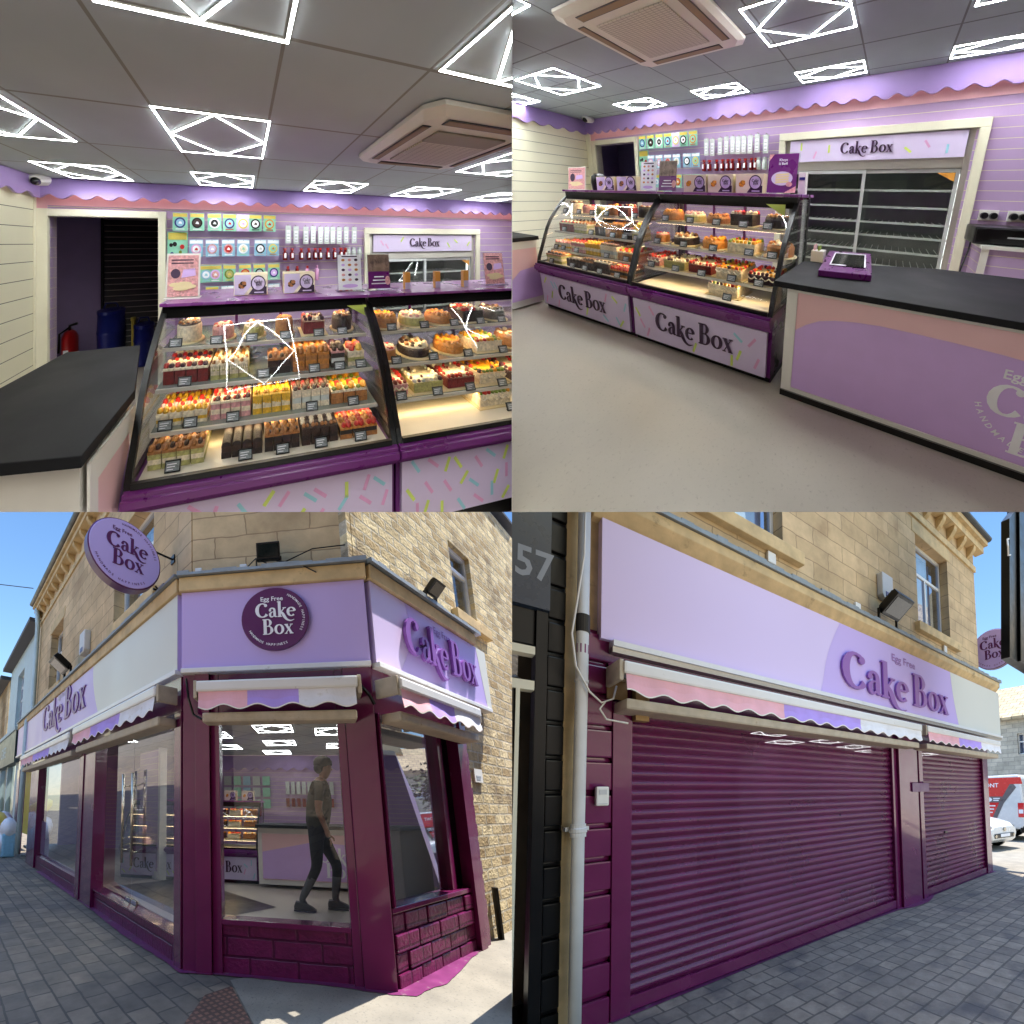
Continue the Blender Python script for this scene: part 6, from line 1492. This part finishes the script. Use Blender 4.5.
shop2 = thing('shuttered_shop', 'sandstone shop with plum roller shutters closed under a lilac fascia, lower right view', 'shop building', BF, (4, 0, 0))
ops = [(.55, 2.02, 4.95, 6.9), (5.55, 6.93, 4.95, 6.72)]
m = MB(BF); wall_with_openings(BF, -.55, 8.42, 4.42, 7.45, .1, .45, ops, m); m.build('upper_wall', M['sand_stone'], shop2)
for a, b, c, d in ops:
    sash(shop2, BF, a, b, c, d, .27, .66)
    s = MB(BF); s.box(a - .14, b + .3, .0, .26, c - .17, c - .001); s.box(a - .12, b + .12, .088, .2, d + .001, d + .28); s.build('stone_dressing', M['stone_trim'], shop2, bevel=.01)
m = MB(BF); m.prism([(8.421, .1), (9.6, 1.4), (9.6, 1.8), (8.42, .45)], 'z', 4.42, 7.45); m.box(9.6, 9.95, 1.4, 1.8, 4.42, 7.45); m.build('return_wall', M['sand_stone'], shop2)
m = MB(BF); m.prism([(-.6, 1.2), (-.6, .5), (8.3, .5), (8.9, 1.2)], 'z', 7.46, 7.5); m.build('roof', M['slate'], shop2)
m = MB(BF); m.box(-8, 6.7, .3, .9, 7.51, 14.5); m.box(-8, -.62, .35, .9, 4.4, 7.5); m.build('added_shade_storey', M['sand_stone'], shop2)  # tall storey added out of view to keep the pavement in shadow
m = MB(BF); m.box(-.6, 8.55, -.10, .098, 7.455, 7.62); m.box(-.6, 8.60, -.18, .4, 7.625, 7.74); m.build('eaves', M['stone_trim'], shop2)
m = MB(BF); x = -.3
while x < 8.5: m.prism([(-.08, 7.454), (.099, 7.454), (.099, 7.22), (.03, 7.26), (-.06, 7.37)], 'x', x, x + .12); x += .52
m.box(-.55, 8.45, .06, .099, 7.02, 7.15); m.build('eaves_bracket', M['stone_trim'], shop2)
m = MB(BF); m.sheet([(-.18 - .07 * cos(pi * i / 6) - .02, 7.79 - .07 * sin(pi * i / 6)) for i in range(7)], 'x', -.6, 8.64, .008); m.build('gutter', M['black'], shop2)
# ledge
m = MB(BF); m.prism([(-.06, 4.145), (-.16, 4.26), (-.16, 4.36), (.099, 4.36), (.099, 4.145)], 'x', -.35, 8.95); m.build('stone_ledge', M['stone_trim'], shop2, bevel=.01)
m = MB(BF); n = 70
for i in range(n):
    xa, xb = -.4 + 9.4 * i / n, -.4 + 9.4 * (i + 1) / n; q = R.uniform(-.015, .015)
    m.prism([(-.19, 4.362), (.098, 4.39), (.098, 4.46), (-.185, 4.42 + q)], 'x', xa, xb)
m.build('lead_flashing', M['lead'], shop2)
# fascia
FA, FB = 3.105, 4.14
m = MB(BF); m.box(-.285, 9.02, -.09, .0, FA, FB, 0)
c2 = lambda t: 2.46 + .44 * (t ** .8) - .10 * sin(t * pi)
curve_zone(m, -.0915, c2, FA + .004, FB - .004, 9.018, 1); curve_zone(m, -.093, lambda t: 6.66 - .30 * t - .04 * sin(t * pi), FA + .004, FB - .004, 9.018, 2)
m.build('fascia', [M['fascia_pale'], M['fascia_lilac'], M['fascia_white']], shop2)
m = MB(BF); m.box(9.0, 9.05, -.09, 1.2, FA, FB); m.build('fascia_return', M['fascia_white'], shop2)
f = BF.sub(2.88, -.094, 0, (1, 0), (1.30, 1, 1)); m = MB(f); word(m, 'Cake Box', 0, 3.25, .56, 0, .035); m.build('lettering', M['letter'], shop2)
f = BF.sub(4.2, -.094, 0, (1, 0), (1.30, 1, 1)); m = MB(f); plain(m, 'Egg Free', 0, 3.90, .17, -.001); m.build('small_lettering', M['letter'], shop2)
m = MB(BF); m.box(-.2, 9.03, -.14, -.02, 3.05, 3.10, 0); m.box(-.2, 9.03, -.12, -.02, 3.0, 3.049, 1); m.box(-.2, 8.3, -.03, .1, 2.62, 2.999, 2); m.build('fascia_rail', [M['awn_white'], M['steel'], M['plum']], shop2)
# shutters
M['shutter_paint'] = mat('plum_shutter_paint', srgb(104, 26, 74), .30, var=.2, scale=1.3, spec=.4, bump=.15, bscale=3., dirt=(srgb(120, 60, 100), 2.2, .6))
def perforate(m, amount):
    """finely punched slats: a share of the light passes straight through"""
    nt = m.node_tree; o = next(n for n in nt.nodes if n.type == 'OUTPUT_MATERIAL'); b = next(n for n in nt.nodes if n.type == 'BSDF_PRINCIPLED')
    t = nt.nodes.new('ShaderNodeBsdfTransparent'); x = nt.nodes.new('ShaderNodeMixShader'); x.inputs[0].default_value = amount
    nt.links.new(b.outputs[0], x.inputs[1]); nt.links.new(t.outputs[0], x.inputs[2]); nt.links.new(x.outputs[0], o.inputs['Surface'])
perforate(M['shutter_paint'], .29)
m = MB(BF); m.box(.7, 8.2, 1.6, 1.7, 0, 2.65, 0); m.box(.0, .06, .12, .5, 0, 2.65, 1); m.prism([(.06, .46), (.7, 1.6), (.7, 1.7), (.0, .5)], 'z', 0, 2.65, 1); m.box(8.2, 8.3, .32, 1.7, 0, 2.65, 1); m.box(4.3, 5.1, .2, .4, 0, 2.65, 1); m.box(1.3, 1.9, .9, 1.0, 0, 2.2, 1); m.build('inner_wall', [M['lilac_slat'], M['black']], shop2)
m = MB(BF); m.prism([(0, .12), (8.3, .12), (8.3, 1.7), (.7, 1.7), (0, .5)], 'z', 2.651, 2.72); m.build('inner_ceiling', M['ceiling_b'], shop2)
m = MB(BF); m.prism([(.06, .12), (8.2, .12), (8.2, 1.6), (.7, 1.6), (.06, .46)], 'z', .012, .02); m.build('inner_floor', M['floor'], shop2)
for i_, (x, y) in enumerate(((2.3, .62), (3.6, .72), (3.1, 1.22), (4.6, .95), (6.1, .7), (7.2, .9), (5.5, 1.2))):
    ceiling_light(BF, x - .26, x + .26, y - .2, y + .2, 2.65, 'diamond ceiling light glimpsed through the punched shutter, %s from the left, %s' % (('first', 'third', 'second', 'fifth', 'sixth', 'seventh', 'fourth')[i_], LRV), 'ceiling lights behind the punched shutters', .016, .008, 'led_low')
def shutter(x0, x1, z0, z1, label_part):
    pr = [(.02, z0 + .06)]; p = .0865; n = int((z1 - z0 - .12) / p); 
    z = z0 + .11
    for i in range(n):
        for t_ in range(6): pr.append((.02 - .022 * sin(pi * t_ / 6), z + p * t_ / 6.4))
        pr.append((.024, z + p * .985)); z += p
    pr.append((.02, z1))
    m = MB(BF); m.sheet(pr, 'x', x0, x1, -.004); o = m.build('roller_shutter', M['shutter_paint'], shop2)
    m = MB(BF); m.box(x0, x1, -.03, .03, z0, z0 + .118); m.build('bottom_rail', M['plum'], o, bevel=.008)
    return o
shutter(.002, 4.2, .02, 2.62, ''); shutter(5.165, 7.925, .02, 2.62, '')
m = MB(BF); m.box(-.41, .0, .061, .1, 0, 3.1); m.build('backing_board', M['plum'], shop2)
m = MB(BF); m.box(-.164, .0, -.05, .06, 0, 2.6); m.build('shutter_guide', M['plum'], shop2, bevel=.006)
m = MB(BF); m.box(4.2015, 4.335, -.04, .06, 0, 2.61); m.box(4.337, 4.93, -.08, .06, 0, 2.7); m.build('shop_pillar', M['plum'], shop2, bevel=.008)
m = MB(BF); m.box(4.932, 5.03, .0, .05, 0, 2.61); m.build('shadow_gap', M['plum'], shop2)
m = MB(BF); m.box(5.032, 5.163, -.055, .06, 0, 2.61); m.build('shutter_guide', M['plum'], shop2, bevel=.006)
m = MB(BF); m.box(7.927, 8.1, -.05, .06, 0, 2.64); m.build('shutter_guide', M['plum'], shop2, bevel=.006)
m = MB(BF); m.box(8.105, 8.30, -.02, .06, 0, 2.64); m.build('corner_post', M['plum'], shop2, bevel=.006)
m = MB(BF); m.box(4.70, 5.28, -.10, -.082, 1.80, 1.95); m.build('lock_bar', M['letter_dark'], shop2, bevel=.004)
m = MB(BF); m.prism([(8.305, .0), (9.4, 1.3), (9.4, 1.6), (8.305, .3)], 'z', 0, 3.1); m.build('corner_front', M['plum'], shop2)
m = MB(BF); m.box(6.0, 6.1, -.02, .0, 1.02, 1.06); m.build('lock', M['black'], shop2)
# quoins
m = MB(BF)
for i in range(12):
    z0 = -.02 + i * .268; m.box(-.41, -.165, -.04, .1, z0, z0 + .225)
    m.box(-.41, -.165, .0, .1, z0 + .2255, z0 + .2675)
m.build('quoin', M['plum'], shop2, bevel=.012)
m = MB(BF); m.box(-.532, -.42, .0, .3, 0, 4.4); m.box(-.4195, -.26, .03, .3, 3.2, 4.4); m.build('bare_stone_strip', M['stone_trim'], shop2)
awning(BF, -.20, 4.60, 2.87, -.36, (.365, .655), 'long striped scalloped awning over the wide shutter, %s' % LRV)
awning(BF, 4.80, 8.16, 2.88, -.36, (.36, .68), 'shorter striped scalloped awning over the far shutter, %s' % LRV)
m = MB(BF); m.box(-.22, -.05, -.06, -.041, 2.62, 2.83); m.build('junction_box', M['wood'], shop2); m = MB(BF); m.box(.0, .12, -.12, -.04, 2.45, 2.78); m.build('timber_block', M['wood'], shop2)

# things on this front
t = thing('key_safe', 'white key safe box on the plum quoin stones, %s' % LRV, 'key safe', BF, (-.26, 0, 1.72))
m = MB(BF); m.box(-.305, -.205, -.09, -.041, 1.73, 1.885); m.build('body', M['white'], t, bevel=.012)
m = MB(BF); m.box(-.285, -.225, -.094, -.0905, 1.82, 1.86); m.box(-.29, -.22, -.093, -.0905, 1.745, 1.75); m.build('cover', M['alu_box'], t)
t = thing('white_downpipe', 'thick off-white downpipe beside the plum quoins, %s' % LRV, 'downpipe', BF, (-.44, -.1, 0))
m = MB(BF); m.tube([(-.45, -.11, 0), (-.445, -.11, 1.52), (-.435, -.11, 2.72), (-.43, -.11, 4.6)], .046, 18); m.build('pipe', M['pipe_white'], t, smooth=True)
m = MB(BF); m.lathe([(.056, 1.50), (.056, 1.53), (.062, 1.535), (.062, 1.56), (.054, 1.57), (.054, 1.60)], (-.445, -.11, 0), 18); m.box(-.53, -.36, -.09, -.03, 1.545, 1.575); m.build('collar', M['pipe_white'], t)
m = MB(BF); m.lathe([(.051, 2.70), (.051, 2.72)], (-.436, -.11, 0), 18); m.build('joint', M['pipe_white'], t)
m = MB(BF); m.lathe([(.052, 3.10), (.052, 3.24)], (-.432, -.11, 0), 18); m.build('dark_band', M['black'], t)
m = MB(BF); m.lathe([(.0475, 2.93), (.0475, 3.0)], (-.434, -.11, 0), 9); m.build('paint_mark', M['plum_splash'], t)
m = MB(BF); m.tube([(-.44, -.17, 4.4), (-.45, -.175, 3.7), (-.50, -.18, 3.3), (-.53, -.17, 3.05), (-.50, -.18, 2.8), (-.40, -.18, 2.62), (-.30, -.16, 2.55), (-.2, -.14, 2.6), (-.16, -.1, 2.72)], .008, 6); m.tube([(-.27, -.15, 2.56), (-.31, -.15, 2.5), (-.26, -.16, 2.42), (-.1, -.2, 2.40)], .008, 6)
tag(m.build('white_cable', M['white'], smooth=True), 'loose white cable hanging by the off-white downpipe, %s' % LRV, 'cable')
alarm(BF, 4.33, 4.98, .1, 'grey alarm box with blue strobe on the stone wall above a floodlight, %s' % LRV)
flood(BF, 4.22, 4.50, -.05, 'black floodlight tilted under the alarm box, %s' % LRV, 1.25, .95)
for x, z, y, d in ((1.72, 4.62, .1, 'near the first upper window'), (3.35, 4.47, -.0, 'left of the floodlight'), (6.5, 4.62, .1, 'under the far upper window')):
    m = MB(BF); m.box(x, x + .13, y - .05, y - .001, z, z + .14); tag(m.build('sensor_box', M['white'], bevel=.01), 'small white sensor box on the stone wall %s, %s' % (d, LRV), 'sensor', 'sensor boxes on the stone wall')
t = thing('round_projecting_sign', 'round lilac shop sign projecting beyond the far corner, %s' % LRV, 'sign', BF, (9.0, 0, 5.2))
SG = BF.sub(8.98, .0, 0, (0, -1))
m = MB(SG); m.lathe([(.475, -.07), (.485, -.065), (.485, .065), (.475, .07)], (.06, 0, 5.22), 56, 0, 'y'); m.build('drum', M['letter_dark'], t)
m = MB(SG); m.lathe([(.472, -.072), (.468, -.078), (.001, -.0782)], (.06, 0, 5.22), 56, 0, 'y'); fc = m.build('face', M['fascia_lilac'], t)
m = MB(SG); hh = .23; word(m, 'Cake', -.22, 5.24, hh, -.079, .003); word(m, 'Box', -.12, 4.99, hh, -.079, .003); plain(m, 'Egg Free', -.15, 5.5, .09, -.0795)
ring_text(m, 'HANDMADE HAPPINESS', .06, 5.22, .42, .04, -.0795, 200, 340, 0, False); m.build('face_lettering', M['letter_dark'], fc)
m = MB(BF); m.tube([(8.98, .35, 5.42), (8.4, .15, 5.42)], .016, 6); m.tube([(8.98, .35, 4.98), (8.4, .15, 4.98)], .016, 6); m.tube([(8.8, .3, 5.0), (8.42, .12, 4.7)], .014, 6); m.build('bracket', M['black'], t)
t = thing('post_sign_case', 'tall black sign case on a post cut by the right edge, %s' % LRV, 'sign case', BF, (4.6, -1.5, 0))
m = MB(BF); m.prism([(4.86, 3.70), (5.20, 3.70), (5.62, 6.3), (5.22, 5.95)], 'y', -1.56, -1.44); m.build('case', M['black'], t, bevel=.01)
m = MB(BF); m.prism([(5.215, 3.71), (6.1, 3.71), (6.6, 7.2), (5.76, 7.2)], 'y', -1.60, -1.42); m.build('upper_case', M['black'], t, bevel=.01)
m = MB(BF); m.tube([(6.3, -1.5, 0), (6.3, -1.5, 4.5)], .08, 12); m.box(5.19, 5.23, -1.52, -1.48, 4.0, 4.1); m.build('post', M['black'], t)
m = MB(BF); m.tube([(5.08, -1.57, 5.55), (4.98, -1.58, 5.50), (4.92, -1.6, 5.36), (4.98, -1.58, 5.25), (5.12, -1.57, 5.32)], .012, 6); m.build('white_loop', M['white'], t)

# neighbour shop at the left
t = thing('dark_shop', 'black fronted neighbouring shop with house number sign at the left edge, %s' % LRV, 'shop building', BF, (-1.4, 0, 0))
m = MB(BF)
for i in range(18):
    z0 = -.02 + i * .268; m.box(-.655, -.535, -.03, .3, z0, z0 + .23); m.box(-.655, -.535, .0, .3, z0 + .2305, z0 + .2675)
m.build('quoin', M['black'], t, bevel=.01)
m = MB(BF); m.box(-4, -.66, -.08, .25, 3.22, 4.5, 0); plain(m, '57', -.90, 3.44, .32, -.0815, 1, .8); m.build('sign_board', [mat('navy_sign', srgb(36, 50, 70), .3, var=.05), mat('faded_numerals', srgb(150, 156, 164), .6)], t)
m = MB(BF); m.box(-.74, -.66, -.04, .1, 0, 3.219); m.box(-4, -.74, -.02, .1, 2.95, 3.219); m.box(-.90, -.86, -.03, .06, 0, 2.6); m.box(-4, -.74, .1, .2, 0, .3); m.build('dark_frame', M['black'], t, bevel=.005)
m = MB(BF); m.box(-.86, -.835, -.045, .05, 0, 2.6); m.box(-4, -.745, -.045, .05, 2.60, 2.67); m.box(-4, -.745, -.045, .05, 2.87, 2.93); m.build('white_frame', M['trim'], t)
pane(BF, [(-4, .08, .3), (-.74, .08, .3), (-.74, .08, 2.95), (-4, .08, 2.95)], t)
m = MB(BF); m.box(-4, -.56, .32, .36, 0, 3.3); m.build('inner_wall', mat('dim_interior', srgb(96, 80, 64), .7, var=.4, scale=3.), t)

# background: stone house, van and car in the sunny side street
t = thing('stone_house', 'low sunlit stone house with pitched roof in the side street, %s' % LRV, 'house', BF, (20, 2, 0))
hb = BF.sub(20, 0, 0, (0, -1))
m = MB(hb); wall_with_openings(hb, -9, 14, -.3, 5.25, 0, .3, [(-2.6, -1.4, 3.5, 4.5)], m); m.build('wall', brickmat('grey_sunny_stone', srgb(196, 188, 172), srgb(170, 164, 150), srgb(150, 146, 138), (0, 2), .5, .2, .012, .5, .9, vscale=2.), t)
m = MB(hb); m.prism([(-.25, 5.2), (-.25, 5.32), (3.6, 7.6), (3.6, 7.45)], 'x', -9.2, 14); m.build('roof', brickmat('stone_slates', srgb(190, 170, 136), srgb(164, 146, 116), srgb(110, 100, 84), (0, 1), .45, .35, .02, .5, .9, vscale=2.), t)
sash(t, hb, -2.6, -1.4, 3.5, 4.5, .1, .6)
m = MB(hb); m.box(-9, 14, .6, .65, 0, 5.2); m.build('inner_wall', M['black'], t)

VN = BF.sub(14.5, 3.6, 0, (0, -1))       # x runs towards the rear of the van, y across it
M['van_red'] = mat('van_red', srgb(206, 26, 34), .25, var=.03, coat=.5); M['van_white'] = mat('van_white', srgb(214, 216, 216), .25, var=.03, coat=.5); M['van_grey'] = mat('van_grey', srgb(96, 92, 96), .3)
van = thing('parked_van', 'red and white high-roofed van with white lettering parked in the side street, %s' % LRV, 'van', VN, (0, .9, 0))
m = MB(VN); pr = [(-3.1, .42), (-3.15, .95), (-2.9, 1.15), (-2.2, 1.25), (-1.5, 2.1), (-1.1, 2.28), (2.45, 2.36), (2.55, 2.2), (2.62, .9), (2.6, .42)]
m.prism(pr, 'y', 0, 1.95); m.build('body', M['van_white'], van, bevel=.06)
m = MB(VN)
m.ngon([(-1.4, -.003, .62), (1.5, -.003, .62), (1.85, -.003, 1.4), (2.2, -.003, 2.02), (2.6, -.003, 2.02), (2.55, -.003, 2.26), (-1.0, -.003, 2.26), (-1.4, -.003, 2.05)], 0)
m.ngon([(1.5, -.0035, .62), (1.66, -.0035, .62), (1.98, -.0035, 1.34), (2.40, -.0035, 1.9), (2.32, -.0035, 2.02), (2.2, -.0035, 2.02), (1.85, -.0035, 1.4)], 1)
plain(m, 'SHOPFRONT', .62, 1.92, .21, -.005, 2)
m.ngon([(1.35, -.0045, 1.36), (1.83, -.0045, 1.36), (1.94, -.0045, 1.58), (1.35, -.0045, 1.58)], 1); flat_print(m, ellipse(1.5, 1.47, .1, .08, 12), -.0055, 2); flat_print(m, [(1.64, 1.42), (1.82, 1.42), (1.82, 1.46), (1.64, 1.46)], -.0055, 2); flat_print(m, [(1.64, 1.49), (1.86, 1.49), (1.86, 1.53), (1.64, 1.53)], -.0055, 2)
for j in range(3): flat_print(m, [(1.2, 1.22 - j * .12), (1.7 - j * .05, 1.22 - j * .12), (1.7 - j * .05, 1.26 - j * .12), (1.2, 1.26 - j * .12)], -.0055, 2)
m.build('side_graphics', [M['van_red'], M['van_grey'], M['white_ink']], van)
m = MB(VN); m.box(2.42, 2.6, -.012, .2, .85, 1.35, 0); m.box(2.44, 2.58, -.014, -.0125, .98, 1.12, 1); m.build('tail_light', [M['van_red'], M['white_ink']], van, bevel=.01)
m = MB(VN); m.box(2.45, 2.7, .0, 1.95, .3, .55); m.build('bumper', M['black'], van, bevel=.03)
for x in (-2.1, 1.75):
    for y in (.02, 1.7):
        m = MB(VN); m.lathe([(.2, y - .02), (.33, y - .01), (.35, y + .05), (.35, y + .2), (.33, y + .24)], (x, 0, .35), 20, 0, 'y'); wh = m.build('wheel', M['black'], van, smooth=True)
        m = MB(VN); m.lathe([(.19, y - .03), (.12, y - .04), (.001, y - .045)], (x, 0, .35), 16, 0, 'y'); m.build('rim', M['grey_alu'], wh)
m = MB(VN); m.prism([(-2.15, 1.3), (-1.5, 2.05), (-1.05, 2.1), (-.95, 1.3)], 'y', -.006, -.001); m.build('cab_window', M['black_gloss'], van)

CF = BF.sub(11.25, 1.05, 0, (1, -.18))    # x across the car, y towards its tail
car = thing('parked_car', 'small white hatchback parked nose-on beyond the shop corner, %s' % LRV, 'car', CF, (.8, 1.5, 0))
W = 1.62
def loft(mb, secs, mi=0):
    """cross sections (y, half width list of (z, w)) joined nose to tail"""
    n = len(secs[0][1]); vs = []
    for y, pts in secs:
        ring = [(W / 2 - w, y, z) for z, w in pts] + [(W / 2 + w, y, z) for z, w in reversed(pts)]
        vs += ring
    k = 2 * n; fs = []
    for i in range(len(secs) - 1): fs += [(i * k + j, i * k + (j + 1) % k, (i + 1) * k + (j + 1) % k, (i + 1) * k + j) for j in range(k)]
    fs += [tuple(range(k))[::-1], tuple(range((len(secs) - 1) * k, len(secs) * k))]
    mb.add(vs, fs, mi)
m = MB(CF)
loft(m, [(-.02, [(.32, .62), (.5, .70), (.62, .66), (.70, .5)]), (.12, [(.22, .70), (.5, .79), (.72, .74), (.80, .6)]), (.5, [(.2, .76), (.55, .81), (.84, .77), (.90, .62)]), (.95, [(.2, .77), (.58, .81), (.92, .78), (.97, .64)]),
         (1.05, [(.2, .77), (.58, .81), (.95, .76), (1.0, .7)]), (3.2, [(.2, .77), (.58, .81), (.95, .77), (1.0, .7)]), (3.52, [(.26, .7), (.58, .77), (.85, .74), (.98, .62)])])
m.build('body', M['van_white'], car, bevel=.02, smooth=True)
m = MB(CF); loft(m, [(.98, [(.95, .70), (.96, .69), (.97, .68), (.98, .67)]), (1.55, [(.96, .73), (1.2, .68), (1.4, .6), (1.45, .5)]), (2.6, [(.96, .74), (1.2, .7), (1.42, .6), (1.48, .5)]), (3.45, [(.96, .72), (1.1, .68), (1.25, .6), (1.3, .5)])]); m.build('cabin', M['black_gloss'], car, smooth=True)
m = MB(CF); m.box(W / 2 - .56, W / 2 + .56, 1.5, 2.75, 1.45, 1.49); m.build('roof', M['van_white'], car, bevel=.02)
for s in (-1, 1):
    m = MB(CF); m.ball((W / 2 + s * .60, .10, .66), (.13, .10, .085), 12); m.build('headlight', M['chrome'], car, smooth=True)
m = MB(CF); m.box(W / 2 - .55, W / 2 + .55, -.045, .02, .36, .50); gr = m.build('lower_grille', M['black'], car, bevel=.03)
m = MB(CF); m.box(W / 2 - .26, W / 2 + .26, -.055, -.046, .40, .49); m.build('number_plate', M['white_ink'], gr)
m = MB(CF); m.lathe([(.06, -.055), (.06, -.03)], (W / 2, 0, .62), 14, 0, 'y'); m.build('nose_badge', M['chrome'], car)
m = MB(CF); m.lathe([(.05, -.055), (.05, -.03)], (W / 2 - .5, 0, .43), 12, 0, 'y'); m.lathe([(.05, -.055), (.05, -.03)], (W / 2 + .5, 0, .43), 12, 0, 'y'); m.build('fog_lamp', M['chrome'], car)
for y in (.62, 2.95):
    for x in (.0, W - .18):
        m = MB(CF); m.lathe([(.2, x), (.27, x + .01), (.29, x + .05), (.29, x + .14), (.27, x + .18)], (0, y, .29), 20, 0, 'x'); m.build('wheel', M['black'], car, smooth=True)
# ------------------------------------------------------------------ world, sun, camera
w = bpy.data.worlds.new('World'); SC.world = w; w.use_nodes = True
nt = w.node_tree; nt.nodes.clear()
out = nt.nodes.new('ShaderNodeOutputWorld'); bg = nt.nodes.new('ShaderNodeBackground')
sk = nt.nodes.new('ShaderNodeTexSky'); sk.sky_type = 'NISHITA'; sk.sun_disc = False
SUN_AZ, SUN_EL = radians(21), radians(60)
# both streets run downhill away from the viewer by 30 degrees: the sky dome is tipped with the hillside, and the sun keeps one direction in both
TIP = radians(30.3)
D = Vector((sin(SUN_AZ) * cos(SUN_EL), cos(SUN_AZ) * cos(SUN_EL), sin(SUN_EL)))
L_ = Matrix.Rotation(TIP, 3, 'X') @ D
sk.sun_elevation = math.asin(L_.z); sk.sun_rotation = math.atan2(L_.x, L_.y); sk.air_density = 1.3; sk.dust_density = .3; sk.ozone_density = 3.
tc = nt.nodes.new('ShaderNodeTexCoord'); vr = nt.nodes.new('ShaderNodeVectorRotate'); vr.rotation_type = 'X_AXIS'; vr.inputs['Angle'].default_value = TIP
nt.links.new(tc.outputs['Generated'], vr.inputs['Vector']); nt.links.new(vr.outputs[0], sk.inputs['Vector'])
bg.inputs['Strength'].default_value = .15
nt.links.new(sk.outputs[0], bg.inputs['Color']); nt.links.new(bg.outputs[0], out.inputs['Surface'])
sd = bpy.data.lights.new('sun', 'SUN'); sd.energy = 3.2; sd.angle = radians(.5); sd.color = (1, .95, .87)
so = bpy.data.objects.new('sun', sd); COL.objects.link(so)
so.rotation_euler = (-D).to_track_quat('-Z', 'Y').to_euler()
so.location = D * 60
cd = bpy.data.cameras.new('camera'); cd.lens = 18; cd.sensor_width = 36; cd.clip_start = .01; cd.clip_end = 2000
co = bpy.data.objects.new('camera', cd); COL.objects.link(co); co.rotation_euler = (pi / 2, 0, 0)
SC.camera = co
# sky backdrop far beyond both streets
m_, t_, o_ = nodes_of('sky')
g_ = t_.nodes.new('ShaderNodeNewGeometry'); v_ = t_.nodes.new('ShaderNodeVectorMath'); v_.operation = 'NORMALIZE'; r_ = t_.nodes.new('ShaderNodeVectorRotate'); r_.rotation_type = 'X_AXIS'; r_.inputs['Angle'].default_value = TIP
k_ = t_.nodes.new('ShaderNodeTexSky'); k_.sky_type = 'NISHITA'; k_.sun_disc = False; k_.sun_elevation = sk.sun_elevation; k_.sun_rotation = sk.sun_rotation; k_.air_density = 1.; k_.dust_density = .1; k_.ozone_density = 4.
e_ = t_.nodes.new('ShaderNodeEmission'); e_.inputs['Strength'].default_value = .075
t_.links.new(g_.outputs['Position'], v_.inputs[0]); t_.links.new(v_.outputs[0], r_.inputs['Vector']); t_.links.new(r_.outputs[0], k_.inputs['Vector']); c_ = t_.nodes.new('ShaderNodeHueSaturation'); c_.inputs['Saturation'].default_value = 1.12; t_.links.new(k_.outputs[0], c_.inputs['Color']); t_.links.new(c_.outputs[0], e_.inputs['Color']); t_.links.new(e_.outputs[0], o_.inputs['Surface'])
dm = MB(Frame(Matrix.Identity(3), (0, 0, 0))); na, ne = 40, 14
for i in range(ne + 1):
    for j in range(na + 1):
        e, a = radians(-46 + 58 * i / ne), radians(-80 + 160 * j / na); dm.v.append((700 * cos(e) * sin(a), 700 * cos(e) * cos(a), 700 * sin(e)))
for i in range(ne):
    for j in range(na): q = i * (na + 1) + j; dm.f.append((q, q + 1, q + na + 2, q + na + 1)); dm.m.append(0)
struct(dm.build('sky', m_, smooth=True))
SC.view_settings.view_transform = 'Standard'; SC.view_settings.look = 'None'; SC.view_settings.exposure = 1.6
SC.render.resolution_x = SC.render.resolution_y = 1024
SC.render.engine = 'CYCLES'
SC.cycles.max_bounces = 8; SC.cycles.transparent_max_bounces = 24; SC.cycles.caustics_reflective = False; SC.cycles.caustics_refractive = False
trim(); cleanup()
